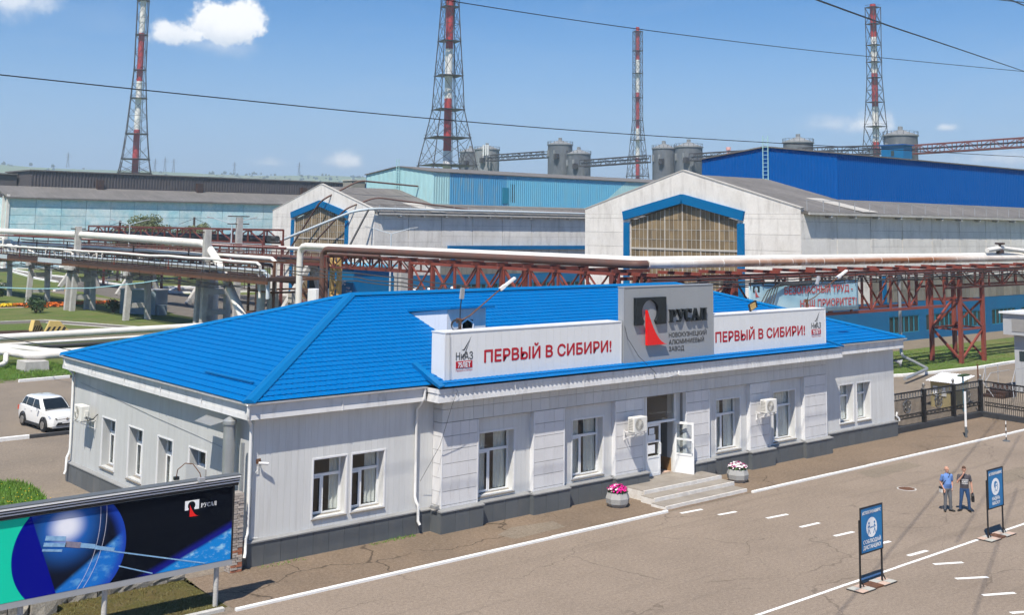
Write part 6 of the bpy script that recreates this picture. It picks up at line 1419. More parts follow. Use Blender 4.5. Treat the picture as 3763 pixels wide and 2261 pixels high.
for y in (113.6, 76.9):
    MB().box(35.3, 36.0, y-.3, y+.3, 6.2, 10.6).build('standard', 'concrete', ga); MB().bar((34.7, y, 10.3), (36.6, y, 10.3), .14).build('standard_arm', 'steel_dark', ga)
pipe('steam_pipe', 'biggest white pipe on the left gallery, bending down to the ground', bend([(36, 150, 9.65), (36, 113, 9.55), (36, 77.8, 9.1), (36, 74.9, 7.3), (36, 67.5, .6), (36, 66.5, -.3)], 1.2), .42, 'pipe_white', n=18)
for i, (x, z, r, mt, lb) in enumerate(((34.95, 6.75, .17, 'pipe_grey', 'grey pipe nearest the railing on the left gallery deck'), (35.5, 6.6, .22, 'pipe_white', 'white pipe lying second from the near railing on the left gallery'), (35.1, 7.55, .14, 'pipe_white', 'thin wavy white pipe just above the near handrail of the left gallery'), (37.2, 7.9, .20, 'pipe_white', 'white lagged pipe along the far side of the left gallery'), (37.6, 7.2, .16, 'pipe_brown', 'brown pipe along the far side of the left gallery'))):
    rr = random.Random(i+60); pts = [(x, 62.4+i*.9, 4.2), (x, 62.5+i*.9, z-.3)]+[(x+rr.uniform(-.03, .03), 63.2+i*.9+k*5, z+rr.uniform(-.07, .07)) for k in range(20)]; pipe('gallery_pipe', lb, pts, r, mt, n=8)
for y in (84, 99, 121, 133, 141):
    MB().bar((34.7, y, 6.2), (34.7, y, 7.4), .08).build('brace', 'steel_red_bright', ga); MB().bar((37, y, 6.2), (37, y, 8.6), .12).build('pipe_stool', 'steel_dark', ga)
vc = thing('valve_cluster', 'tangle of white lagged valves and bends at the left frame edge', 'valves', (35.5, 141, 6.2)); vr = random.Random(8)
for k in range(14):
    p = Vector((34.9+vr.uniform(0, 2.2), 138+vr.uniform(0, 12), 6.5)); q = p+Vector((vr.uniform(-.5, .5), vr.uniform(-2.5, 2.5), vr.uniform(.8, 2.4))); MB().tube(bend([p, (p.x, p.y, q.z), q], .4), vr.uniform(.12, .24), 8).build('branch_pipe', 'pipe_white', vc)
for k in range(12):
    y = 107+vr.uniform(0, 22); p = Vector((35.2+vr.uniform(0, 2), y, 6.4)); MB().tube(bend([p, p+Vector((0, 0, vr.uniform(.5, 1.2))), p+Vector((vr.uniform(-.5, .5), vr.uniform(1, 3), vr.uniform(.4, 1.1)))], .3), vr.uniform(.09, .16), 7).build('branch_pipe', 'pipe_white', vc)
# cluster of risers where the gallery ends
rc_ = thing('riser_cluster', 'concrete columns and steel frame at the near end of the gallery', 'frame', (38.5, 66, 0))
for x, y in ((38.2, 67.2), (40.1, 66.4)): MB().box(x-.45, x+.45, y-.35, y+.35, 0, 4.6).build('column', 'concrete', rc_)
for x in (36.2, 42):
    for y in (63.5, 68.5): MB().bar((x, y, 0), (x, y, 7.6), .2).build('post', 'rust_metal', rc_)
for z in (2.6, 4.7, 5.9, 7.6):
    for y in (63.5, 68.5): MB().bar((36.2, y, z), (42, y, z), .18).build('beam', 'rust_metal', rc_)
    for x in (36.2, 42): MB().bar((x, 63.5, z), (x, 68.5, z), .18).build('beam', 'rust_metal', rc_)
pipe('steam_pipe', 'upright pale grey pipe in the frame at the gallery end', [(37.1, 67.6, 0), (37.1, 67.6, 6.6)], .42, 'pipe_grey', n=14)
pipe('steam_pipe', 'fat rust stained white pipe rising beside the gallery supports', bend([(40.3, 84.2, 0), (40.3, 84.2, 4.6), (38.2, 82.5, 6.4)], .9), .55, 'pipe_white', n=14)
pipe('steam_pipe', 'slim white upright pipe by the concrete legs at the gallery', [(38.3, 82.7, 0), (38.3, 82.7, 5.9)], .22, 'pipe_grey')
for x, y in ((37.5, 82.4), (39.3, 83.4)): tag(MB().prism([(x-.3, y-.3, 0), (x+.3, y-.3, 0), (x+.3, y+.3, 0), (x-.3, y+.3, 0)], (.2, 0, 5.6)).build('concrete_post', 'concrete'), 'weathered concrete post among the risers, %s' % ('left of the slim pipe' if x < 38 else 'right of the slim pipe'), 'post')
# leaning concrete frames of the farther gallery and its red bridge with dark pipes
fg = thing('pipe_bridge', 'farther red lattice pipe bridge crossing behind the left gallery', 'bridge', (60, 140, 0))
for x in (59, 62): truss_parts(fg, 'steel_red', (x, 107.4), (x, 172), 8.6, 10.4, 4.6, .2)
for x, r in ((59.8, .55), (61.2, .5)): MB().tube([(x, 107.6, 9.2), (x, 178, 9.2)], r*.85, 10).build('mains_pipe', 'cable_grey', fg, smooth=True)
MB().box(55.5, 58.2, 84, 172, 6.2, 6.5).build('lower_deck', 'steel_red', fg)
for x in (55.6, 58.1):
    for z in (7.1, 7.6): MB().bar((x, 84, z), (x, 172, z), .07).build('hand_rail', 'steel_red', fg)
    for i in range(36): piece('railing_post', 'steel_red', fg, x-.04, x+.04, 84+i*2.5, 84+i*2.5+.08, 6.5, 7.6)
for x, z, r, mt in ((56.2, 6.85, .25, 'cable_grey'), (57, 7.0, .3, 'pipe_brown'), (57.6, 8.1, .25, 'pipe_white')): MB().tube([(x, 84, z), (x, 172, z)], r, 8).build('deck_pipe', mt, fg)
for y in (90, 115.3, 140, 165):
    for dx in (-3.2, -1.2): MB().bar((56.3+dx-1.2 if dx < -2 else 58.5, y, 0), (56.9+dx*.3, y, 6.2), .75, .6).build('leaning_leg', 'concrete', fg)
for y in (107.5, 140, 171.5):
    for x in (59, 62): MB().bar((x, y, 0), (x, y, 8.6), .35).build('leg', 'steel_red', fg)
# cyan rope swagged from the gallery
rp = MB(); pts = [(30 - k*.9, 84 + (k-2)**2*.55*0+k*9.5, 5.6-(.75*k if k < 3 else 0)) for k in range(2)]
tag(MB().tube([(36.0, 82, 5.6), (33.6, 88, 4.6), (31, 96, 3.7), (28, 106, 3.2), (24.5, 118, 3.0), (20, 134, 3.0)], .06, 5).build('slack_cable', 'rope_cyan'), 'pale cyan slack cable hanging from the gallery to the left', 'cable')
tag(MB().tube([(8.5, 60, 2.6), (10.3, 38, 2.6), (5, 22, 3.6), (0, 16.2, 4.6)], .03, 5).build('slack_cable', 'cable_dark'), 'black cables drooping from the office corner over the yard', 'cable')
# ------------------------------------------------------------------ ground level mains at the left
pipe('heating_main', 'fat white heating pipe along the ground behind the office', [(4, 70.5, 1.0), (13.5, 71.2, 1.0), (34.5, 72.8, 1.0), (46, 73.6, 1.0)], .33, 'pipe_white', n=16)
pipe('heating_main', 'thin wrapped white pipe below the fat ground pipe', [(4, 69.2, .55), (20, 69.8, .55), (40, 71.4, .5)], .15, 'pipe_white', n=10)
pipe('heating_main', 'dark bare pipe under the white ground pipes', [(4, 68.4, .25), (20, 69.0, .25), (40, 70.6, .25)], .2, 'cable_grey', n=8)
hp = bend([(3, 60.3, 1.05), (10.4, 60.9, 1.05), (11.2, 55.6, 1.05), (14, 55.2, 1.05), (30, 56, 1.05)], 1.6)
pipe('heating_main', 'white pipe with a double bend resting on two concrete blocks', hp, .31, 'pipe_white', n=16)
pipe('heating_main', 'thinner white pipe curving behind the double bend pipe', bend([(3, 62.0, 1.1), (11.8, 62.4, 1.1), (13.4, 56.6, 1.1), (30, 57.2, 1.1)], 1.6), .24, 'pipe_white', n=12)
pipe('heating_main', 'short dirty white branch pipe reaching the grass', bend([(10.3, 58.5, .9), (9.9, 57.2, .35), (6, 55.5, .2)], .6), .2, 'pipe_white', n=8)
for x0, x1, y0, y1, lb in ((10.4, 12.2, 54.3, 56.3, 'near concrete block under the bend of the white pipe'), (7.2, 10.0, 59.3, 61.3, 'concrete block under the white pipe at the left frame edge')):
    tag(MB().prism([(x0, y0, 0), (x1, y0, 0), (x1-.06, y0+.05, .72), (x0+.06, y0+.05, .72)], (0, y1-y0, 0)).build('concrete_block', 'concrete'), lb, 'block')
# striped warning blocks, rails
wb = thing('striped_block', 'pair of pale yellow concrete wedges with black stripes beside the rails', 'block', (22, 85, 0))
for (bx, by, L, ang) in ((21.2, 85.6, 1.7, .5), (21.9, 84.0, 2.6, -.1)):
    e = Matrix.Rotation(ang, 3, 'Z'); pr = [(0, 0, 0), (L, 0, 0), (L*.55, 0, 1.15), (L*.2, 0, 1.2)]
    P = [Vector((bx, by, 0))+e @ Vector(p) for p in pr]; MB().prism(P, e @ Vector((0, .5, 0))).build('wedge', 'yellow_warn', wb)
    for k in range(5):
        x0 = L*(.02+.19*k); dxs = .09*L; 
        top = lambda x: (1.2*x/(L*.2) if x < L*.2 else (1.2-.05*(x-L*.2)/(L*.35) if x < L*.55 else 1.15*(L-x)/(L*.45)))
        q = [(x0, 0), (x0+dxs, 0), (min(L, x0+dxs+.34), min(1.15, .62)), (min(L, x0+.34), .62)]
        q = [(max(.02, min(L-.02, x)), min(z, max(0, top(max(.02, min(L-.02, x)))-.02))) for x, z in q]
        MB().prism([Vector((bx, by, 0))+e @ Vector((x, -.012, z)) for x, z in q], e @ Vector((0, .01, 0))).build('stripe', 'black_warn', wb)
for dy, lb in ((0, 'nearer rusty rail of the siding at the left'), (1.5, 'farther rusty rail of the siding at the left')): tag(MB().bar((4, 86.2+dy, .12), (21.5, 84.5+dy, .12), .14, .2).build('rail', 'rail_steel'), lb, 'rail')
# grey equipment cabinet by the gallery
gc = thing('equipment_cabinet', 'grey blue steel cabinet standing under the left gallery', 'cabinet', (41, 103, 0)); MB().prism([(38.2, 105.2, 0), (40.6, 100.2, 0), (42.6, 101.2, 0), (40.2, 106.2, 0)], (0, 0, 2.9)).build('body', 'grey_blue_box', gc); MB().prism([(38.1, 105.3, 2.9), (40.6, 100.1, 2.9), (42.7, 101.2, 2.9), (40.2, 106.4, 2.9)], (0, 0, .12)).build('lid', 'grey_panel', gc); MB().box(40.8, 41.8, 99.5, 100.3, 0, 1.2).build('annex_box', 'grey_blue_box', gc)
# road signs, lamp posts, marker posts, blocks
rs_ = thing('road_sign', 'post with blue crossing sign, red triangle and level crossing cross', 'sign', (61.8, 152.9, 0)); MB().tube([(61.8, 152.9, 0), (61.8, 152.9, 3.6)], .09, 8).build('post', 'lamp_grey', rs_)
MB().box(62.0, 63.1, 152.85, 152.9, 2.3, 3.3).build('crossing_plate', 'road_sign_blue', rs_); MB().prism([(62.25, 152.83, 2.5), (62.85, 152.83, 2.5), (62.55, 152.83, 3.1)], (0, -.02, 0)).build('white_triangle', 'print_white', rs_)
MB().prism([(61.9, 152.88, 1.3), (63.1, 152.88, 1.3), (62.5, 152.88, 2.25)], (0, -.03, 0)).build('warning_plate', 'road_sign_red', rs_); MB().prism([(62.15, 152.84, 1.42), (62.85, 152.84, 1.42), (62.5, 152.84, 2.0)], (0, -.02, 0)).build('warning_face', 'print_white', rs_); MB().box(62.33, 62.67, 152.80, 152.815, 1.5, 1.68).build('engine_pictogram', 'black_warn', rs_)
for s in (-1, 1): MB().bar((62.5-s*.6, 152.87, .35), (62.5+s*.6, 152.87, 1.15), .2, .04, up=(0, 1, 0)).build('cross_arm', 'road_sign_red', rs_)
def lamp_post(label, x, y, h):
    t = thing('street_lamp', label, 'street lamp', (x, y, 0), 'grey twin arm street lamps'); MB().tube([(x, y, 0), (x, y, h*.6), (x, y, h)], [.14, .11, .08], 8).build('mast', 'pipe_grey', t)
    for s in (-1, 1):
        MB().tube(bend([(x, y, h-.4), (x, y, h), (x+s*1.9, y-s*1.7, h+.75)], .4), .05, 6).build('arm', 'pipe_grey', t); MB().bar((x+s*1.8, y-s*1.6, h+.72), (x+s*2.5, y-s*2.25, h+.88), .24, .12).build('lamp_head', 'lamp_grey', t)
lamp_post('tall twin arm street lamp nearest the pale pipe bend', 52.6, 104.5, 11.2); lamp_post('twin arm street lamp in front of the bushy tree', 57.5, 150, 10.8); lamp_post('twin arm street lamp in front of the white gable of the nearer long hall', 64, 84, 10.2)
for i, (x, y, h) in enumerate(((71.9, 193.8, 2.4), (68.3, 178.9, 2.6), (87.5, 291.7, 2.4), (59.9, 192.5, 2.2), (77, 205, 1.6))):
    t = thing('marker_post', ('white marker post right of the round bush', 'white marker post with a plate near the road bend', 'white marker post farthest away beyond the road', 'tilted white marker post between gallery supports', 'short white marker post on the grass island')[i], 'post', (x, y, 0), 'white marker posts along the far road'); MB().box(x-.12, x+.12, y-.08, y+.08, 0, h).build('shaft', 'lamp_white', t)
    if i == 1: MB().box(x-.45, x+.45, y-.06, y+.06, h, h+.5).build('plate', 'yellow_warn', t)
for i, (x, y) in enumerate(((81.1, 248.6), (80, 239.2))): tag(MB().prism([(x-1.9, y-1, 0), (x+1.9, y-1, 0), (x+1.6, y-.9, 1.9), (x-1.6, y-.9, 1.9)], (0, 1.9, 0)).build('concrete_block', 'kerb_white'), ('white painted concrete block farther along the road', 'white painted concrete block nearer on the road')[i], 'block')
# utility poles by the far hall
for i, (x, y, h) in enumerate(((68, 180, 11.5), (95, 205, 12.5))):
    t = thing('utility_pole', ('dark utility pole left of the bushy tree', 'dark utility pole in front of the pale blue hall')[i], 'pole', (x, y, 0)); MB().bar((x, y, 0), (x, y, h), .35).build('pole', 'steel_dark', t)
    for s in (-1, 1): MB().tube([(x, y, h-.3), (x+s*3.5, y, h-1.6)], .05, 5).build('stay', 'cable_grey', t)
ip = thing('utility_pole', 'concrete pole with insulator arms behind the gallery', 'pole', (46, 90, 0)); MB().box(45.8, 46.5, 89.8, 90.3, 0, 12).build('pole', 'concrete', ip); 
for z in (11.2, 12.1): MB().bar((44.6, 90, z), (47.4, 90, z), .12).build('arm', 'steel_dark', ip)
# ------------------------------------------------------------------ yard items by the gate of the nearer hall
yc = thing('yellow_column', 'cream yellow laced steel column beside the brown pipe', 'column', (36.6, 52, 0))
for y in (52.6, 53.8): MB().bar((36.6, y, 0), (36.6, y, 8.6), .34).build('chord', 'yellow_paint', yc)
for i in range(10): MB().bar((36.45, 52.6 if i % 2 else 53.8, .3+i*.8), (36.45, 53.8 if i % 2 else 52.6, 1.1+i*.8), .14).build('lacing', 'yellow_paint', yc)
wc = thing('white_cabinet', 'white cabinet fixed by the white drop pipe', 'cabinet', (38, 60, 0)); MB().box(38.1, 39.6, 58.9, 60.4, 0, 5.2).build('body', 'cabinet_white', wc); MB().box(38.07, 38.099, 59.0, 60.3, 3.7, 5.1).build('door', 'cabinet_white', wc)
bs = thing('blue_shed', 'bright blue shed with white lettering in front of the nearer hall gable', 'shed', (62, 91, 0))
MB().box(60, 66, 86.2, 97.2, 0, 6.0).build('wall', 'blue_trim', bs); MB().box(59.7, 66.4, 85.8, 97.6, 6.0, 6.25).build('roof', 'teal_sheet', bs); MB().box(59.95, 59.99, 92.6, 96.6, .3, 5.4).build('doorway_shade', 'shade_dark', bs)  # doorway is a near-black plate on the wall, its shade painted in
text('shed_lettering', 'КОРПУС', 'print_white', bs, (59.98, 90.75, 3.75), (0, -1, 0), Z_, 2.85, .52, .006, .02); text('shed_lettering', 'ПУЩЕН', 'print_white', bs, (59.98, 87.8, 3.3), (0, -1, 0), Z_, .95, .22, .006, .01); text('shed_lettering', '07.11.1959', 'print_white', bs, (59.98, 87.8, 2.9), (0, -1, 0), Z_, 1.4, .22, .006, .01)
rs2 = thing('red_stair', 'dark red steel stair beside the blue shed', 'stair', (57, 95, 0))
for s in (0, 1.0): MB().bar((57.5+s, 97.5, 4.2), (57.5+s, 92.5, .1), .14, .3).build('stringer', 'steel_red', rs2); MB().bar((57.5+s, 97.5, 5.2), (57.5+s, 92.5, 1.1), .07).build('hand_rail', 'steel_red', rs2)
for i in range(14): piece('tread', 'steel_red', rs2, 57.5, 58.5, 97.4-i*.36-.26, 97.4-i*.36, 4.1-i*.295, 4.14-i*.295)
tag(MB().box(66.1, 67.5, 84.6, 86.1, 0, 5.6).build('concrete_post', 'concrete'), 'square brown grey concrete pier right of the blue shed', 'pier')
wk = thing('white_tank_base', 'white painted block with three pipe stubs before the blue wall', 'block', (57, 64, 0)); MB().box(52, 60.4, 62.2, 63.8, 0, 4.3).build('body', 'kerb_white', wk)
for x in (52.6, 54.5, 57.6): MB().lathe([(.22, 4.3), (.22, 4.55), (.3, 4.6), (.2, 4.8)], (x, 63, 0), 8).build('stub', 'kerb_white', wk)

# more of the tangle on and under the gallery
tg = random.Random(21)
for k in range(7):
    x = 37.4+tg.uniform(-.6, .9); z = 6.4+k*.42; y0 = 64+tg.uniform(0, 10); y1 = 150+tg.uniform(-20, 20); mt = ('steel_dark', 'pipe_brown', 'steel_red', 'cable_grey')[k % 4]
    pts = [(x+tg.uniform(-.05, .05), y0+(y1-y0)*i/14, z+tg.uniform(-.06, .06)) for i in range(15)]; MB().tube(pts, tg.uniform(.06, .13), 6).build('rear_line', mt, ga)
for k in range(5):
    y0 = 64+k*2; pts = [(34.5-.04*k, y0+i*4.0, 5.35-.12*k-.3*abs(math.sin(i*1.3+k))*.5) for i in range(18)]; MB().tube(pts, .05, 5).build('hanging_cable', 'cable_dark', ga)
for i in range(26):
    y = 66+i*3.1; MB().bar((34.4, y, 5.0), (34.4, y, 5.8), .05).build('cable_hook', 'steel_dark', ga)
    if i % 2: MB().bar((37.9, y, 6.2), (37.9, y, 9.1), .09).build('rear_post', 'steel_red', ga)
MB().bar((37.9, 66, 9.1), (37.9, 146, 9.1), .12).build('rear_beam', 'steel_red', ga)
wk2 = thing('red_walkway', 'dark red railed walkway between the gallery end and the nearer hall', 'walkway', (47, 96, 0))
MB().box(45.5, 48, 84, 118, 7.2, 7.45).build('deck', 'steel_red', wk2)
for x in (45.6, 47.9):
    for z in (8.0, 8.5): MB().bar((x, 84, z), (x, 118, z), .07).build('hand_rail', 'steel_red', wk2)
    for i in range(15): piece('railing_post', 'steel_red', wk2, x-.04, x+.04, 84+i*2.4, 84.08+i*2.4, 7.45, 8.5)
for y in (86, 101, 116): MB().bar((46.7, y, 0), (46.7, y, 7.2), .4).build('leg', 'steel_dark', wk2)
# ------------------------------------------------------------------ potroom halls
def corrugated(name, mt, parent, a, b, z0, z1, per=.42, depth=.07, nrm=(0, -1), zs=None):
    """ribbed sheet from a to b; z0/z1 constants or functions of the fraction; zs: optional second-material split height"""
    a = Vector((*a, 0)); b = Vector((*b, 0)); L = (b-a).length; n = int(L/per); N = Vector((*nrm, 0)); Z0 = z0 if callable(z0) else (lambda t: z0); Z1 = z1 if callable(z1) else (lambda t: z1)
    mb = MB(); cols = []
    for i in range(n):
        for f, o in ((.0, 0), (.18, 1), (.5, 1), (.68, 0)): cols.append(((i+f)/n, o))
    cols.append((1, 0)); idx = []
    for t, o in cols:
        p = a.lerp(b, t)+N*depth*o; mid = min(max(zs(t), Z0(t)), Z1(t)) if zs else None
        mb.v += [(p.x, p.y, Z0(t)), (p.x, p.y, mid if zs else (Z0(t)+Z1(t))/2), (p.x, p.y, Z1(t))]
    for i in range(len(cols)-1):
        for r in (0, 1): mb.f.append((3*i+r, 3*i+3+r, 3*i+4+r, 3*i+1+r)); idx.append(r if zs else 0)
    o = mb.build(name, mt if zs else mt, parent, fix=False)
    if zs: o.data.polygons.foreach_set('material_index', idx)
    return o
def hall(label, y0, gx, x1, sheets, seed, blue_low=True):
    """long gabled hall: gable at gx, near side wall at y0; width 29.1"""
    t = thing('production_hall', label, 'hall', (gx+30, y0+14.5, 0)); r = random.Random(seed); w = 29.1; yc = y0+w/2; EZ_, PK = 13.15, 17.05; sl_ = (PK-EZ_)/(w/2)
    G = lambda u, d, z: (gx+d, u, z)
    wy0, wy1, wz = y0+7.45, y0+w-7.0, 12.1           # window jambs and spring line
    # gable: panels left and right of the window, gable head above
    MB().box(gx+.14, gx+.5, y0+.14, wy0, 0, EZ_-.4).build('wall', 'wall_core', t); MB().box(gx+.14, gx+.5, wy1, y0+w-.14, 0, EZ_-.4).build('wall', 'wall_core', t)
    for ya, yb in ((y0, wy0), (wy1, y0+w)):
        z = 0
        while z < EZ_-.5: piece('wall_panel', 'factory_white', t, gx, gx+.14, ya+.01, yb-.01, z+.012, min(z+1.55, EZ_-.3)-.012); z += 1.55
    hd = [(y0, EZ_-.3), (y0, EZ_+.25), (yc, PK+.35), (y0+w, EZ_+.25), (y0+w, EZ_-.3), (wy1, EZ_-.3), (wy1, wz+.2), (yc, 14.2), (wy0, wz+.2), (wy0, EZ_-.3)]
    for q in ([hd[0], hd[1], hd[2], hd[7], hd[8], hd[9]], [hd[2], hd[3], hd[4], hd[5], hd[6], hd[7]]): MB().prism([(gx, a, b) for a, b in q], (.45, 0, 0)).build('gable_head', 'factory_white', t)
    for a, b in (((y0-.1, EZ_+.27), (yc, PK+.37)), ((yc, PK+.37), (y0+w+.1, EZ_+.27))): MB().bar((gx+.2, *a), (gx+.2, *b), .5, .12).build('coping', 'roof_pale', t)
    # blue surround
    for a, b in (((wy0-.85, wz+.55), (yc, 14.45)), ((yc, 14.45), (wy1+.85, wz+.55))): MB().bar((gx-.12, *a), (gx-.12, *b), .36, .95).build('window_hood', 'blue_trim', t)
    for y in (wy0-.45, wy1+.45): MB().box(gx-.16, gx-.002, y-.42, y+.42, 0, wz-.2).build('window_jamb', 'blue_trim', t)
    # glazing: panes between mullions
    gz = MB(); n = 24; pw = (wy1-wy0)/n; zt = lambda y: wz+(1.9)*(1-abs(y-yc)/((wy1-wy0)/2)); rows = [1.0+i*1.02 for i in range(13)]
    count = 0
    for i in range(n):
        ya = wy0+i*pw; ymid = ya+pw/2
        for z in rows:
            if z+.9 > zt(ymid): continue
            if z < 4.6: continue
            o = piece('pane', 'pane_brown', t, gx+.2, gx+.23, ya+.03, ya+pw-.03, z+.03, z+.99); count += 1
            o.rotation_euler = (0, r.uniform(-.02, .02), r.uniform(-.03, .03))
    MB().prism([(gx+.3, wy0, 0), (gx+.3, wy1, 0), (gx+.3, wy1, wz), (gx+.3, yc, 14.0), (gx+.3, wy0, wz)], (.03, 0, 0)).build('glazing_back', 'pane_brown', t)
    for i in range(n+1):
        y = wy0+i*pw; big = i % 4 == 0
        MB().box(gx+.14 if big else gx+.17, gx+.2, y-(.07 if big else .02), y+(.07 if big else .02), 4.5, zt(y)).build('mullion', 'mullion', t)
    for j, z in enumerate(rows):
        if z > 4.4: MB().box(gx+.12 if j == 8 else gx+.165, gx+.2, wy0, wy1, z-(.10 if j == 8 else .02), z+(.10 if j == 8 else .02)).build('glazing_bar', 'mullion', t) if z < wz else None
    # near side wall
    MB().box(gx+.5, x1, y0+.16, y0+.5, 0, EZ_).build('wall', 'wall_core', t); x = gx+.02
    while x < x1:
        xb = min(x1, x+6.0); z = 6.5 if x > gx+12 else 4.05
        while z < EZ_-.2: zz = min(z+1.62, EZ_); piece('wall_panel', 'factory_white', t, x+.05, xb-.05, y0, y0+.16, z+.012, zz-.012); z += 1.62
        if x > gx+12 and x < gx+60:
            for k in range(6): piece('glazing_unit', 'pane_dull', t, x+k*1.0+.04, x+k*1.0+.96, y0+.02, y0+.12, 4.0+.05, 5.2); piece('glazing_unit', 'pane_dull', t, x+k*1.0+.04, x+k*1.0+.96, y0+.02, y0+.12, 5.25, 6.45)
        x += 6.0
    wins = [(gx+15+k*7.25, gx+20.8+k*7.25) for k in range(7)]
    mb = MB()
    for q in rect_minus([(gx+.02, x1, 0, 4.0)], [(a, b, .85, 2.6) for a, b in wins]): mb.box(q[0], q[1], y0-.06, y0+.155, q[2], q[3])
    mb.build('painted_base', 'factory_blue', t)
    for a, b in wins:
        f = MB()
        for k in range(7): x_ = a+(b-a)*k/6; f.box(x_-.06, x_+.06, y0-.03, y0+.03, .85, 2.6)
        f.box(a, b, y0-.03, y0+.02, .85, .93); f.box(a, b, y0-.03, y0+.02, 2.5, 2.6)
        wn = f.build('window', 'frame_teal', t)
        for k in range(6): piece('pane', 'pane_dark', wn, a+(b-a)*k/6+.06, a+(b-a)*(k+1)/6-.06, y0+.05, y0+.07, .93, 2.5)
    MB().box(gx+13.9, gx+14.6, y0-.1, y0-.002, 4.0, 6.8).build('blue_pilaster', 'blue_trim', t)
    # roof: two slopes with eaves, and a monitor along the ridge
    for s in (0, 1):
        ye = y0-.55 if s == 0 else y0+w+.55; yr = yc; ze = EZ_-.05
        MB().add([(gx+.46, ye, ze), (x1, ye, ze), (x1, yr, PK), (gx+.46, yr, PK), (gx+.46, ye, ze-.28), (x1, ye, ze-.28), (x1, yr, PK-.3), (gx+.46, yr, PK-.3)], [(0, 1, 2, 3), (7, 6, 5, 4), (0, 4, 5, 1), (1, 5, 6, 2), (2, 6, 7, 3), (3, 7, 4, 0)]).build('roof_slope', 'roofing', t)
    MB().box(gx+.46, x1, y0-.75, y0-.551, EZ_-.35, EZ_-.12).build('eave_beam', 'concrete', t)
    for k in range(22): MB().box(gx+4+k*4.2, gx+4.3+k*4.2, y0-.7, y0-.002, EZ_-.6, EZ_-.36).build('eave_bracket', 'concrete', t)
    MB().prism([(gx+10, y0-.5, EZ_+.05), (gx+12.6, y0-.5, EZ_+.05), (gx+11.5, yc-9.2, EZ_+sl_*5.4+.02), (gx+8.7, yc-9.2, EZ_+sl_*5.4+.02)], (0, 0, .07)).build('roof_patch', 'roof_pale', t)
    rl = MB().bar((gx+.6, y0-.3, EZ_+1.05), (x1, y0-.3, EZ_+1.05), .05); rl.build('roof_rail', 'steel_dark' if seed == 2 else 'lamp_grey', t)
    for k in range(30): piece('rail_post', 'lamp_grey', t, gx+.6+k*2.7, gx+.66+k*2.7, y0-.33, y0-.27, EZ_-.1, EZ_+1.05)
    mx = gx+14.3; hw = 9.2; mz, mp = 19.55, 20.6; ya, yb = yc-hw, yc+hw; zb = EZ_+sl_*(ya-y0)
    for a, b, mts, zs in sheets: corrugated('wall_sheet', mts, t, (mx+a, ya), (min(mx+b, x1), ya), zb-.1, mz, .44, .06, (0, -1), zs)
    e1 = mat_end = ['teal_pale'] if seed == 2 else ['blue_sheet']
    top = lambda f: mz+(mp-mz)*(1-abs(2*f-1)); bot = lambda f: EZ_+sl_*(w/2-abs((ya+(yb-ya)*f)-yc))
    corrugated('end_sheet', e1[0], t, (mx, yb), (mx, ya), bot, top, .40 if seed != 2 else 1.2, .03, (-1, 0))
    for q, yy in ((ya-.25, yc), (yb+.25, yc)): MB().add([(mx-.25, q, mz-.02), (x1, q, mz-.02), (x1, yy, mp+.03), (mx-.25, yy, mp+.03), (mx-.25, q, mz+.12), (x1, q, mz+.12), (x1, yy, mp+.17), (mx-.25, yy, mp+.17)], [(0, 1, 2, 3), (7, 6, 5, 4), (0, 4, 5, 1), (1, 5, 6, 2), (2, 6, 7, 3), (3, 7, 4, 0)]).build('monitor_roof', 'roofing', t)
    MB().box(mx, x1, yb, yb+.1, zb-.1, mz).build('back_sheet', 'blue_sheet', t)
    ld = MB(); ly = yc-.2
    for s in (-.35, .35): ld.bar((mx-.35, ly+s, zb+1.6), (mx-.35, ly+s, mp+1.3), .08)
    for k in range(12): ld.bar((mx-.35, ly-.35, zb+2+k*.45), (mx-.35, ly+.35, zb+2+k*.45), .05)
    ld.build('ladder', 'teal_pale', t); return t
h2 = hall('white gabled hall with tall brown glazing and deep blue roof monitor', 29.2, 72.84, 190, [(0, 103, 'blue_sheet', None)], 1)
sp_ = lambda t: 14.2+(22.0-14.2)*((t*24-2)/12.0)
h1 = hall('white gabled hall with brown glazing and faded turquoise roof monitor', 100.96, 72.84, 200, [(0, 3.3, 'teal_pale', None), (3.3, 15, 'teal_deep', None), (15, 33, 'teal_sheet', None), (33, 57, ['teal_pale', 'teal_sheet'], sp_), (57, 113, 'teal_pale', None)], 2)
hb = MB().box(103, 103.9, 106.3, 106.45, 15.2, 18.2); hb.build('sheet_gap_shade', 'shade_dark', h1)  # gap in the sheeting: shade inside it painted as a dark plate
MB().box(101.2, 102.5, 106.2, 106.3, 15.0, 17.6).build('loose_sheet', 'frame_teal', h1); MB().box(86, 150, 100.5, 100.9, 7.75, 8.35).build('blue_canopy', 'blue_trim', h1)
# service pipes hooked over the gable of the nearer hall
for pts, r, mt, lb in (([(71.8, 125, 5.2), (71.6, 113.5, 14.8), (76, 110, 17.9), (87, 110, 17.4)], .13, 'pipe_brown', 'upper brown pipe climbing over the turquoise hall gable'), ([(71.8, 119.5, 6.0), (71.6, 106.5, 13.6), (75, 104, 15.3), (92, 100.6, 13.6), (120, 100.4, 13.9)], .12, 'pipe_brown', 'lower brown pipe climbing over the turquoise hall gable'),
                       ([(65, 113.8, 8.75), (69.5, 101.2, 13.2), (72.5, 100.4, 13.6), (140, 100.3, 13.6)], .19, 'pipe_grey', 'straight pale pipe slanting up to the turquoise hall eaves'), ([(66, 97.5, 7.4), (71.5, 100.5, 13.4)], .14, 'cable_grey', 'dark corrugated hose from the ground to the turquoise hall eaves')):
    pipe('service_pipe', lb, bend(pts, 1.2), r, mt, n=8)
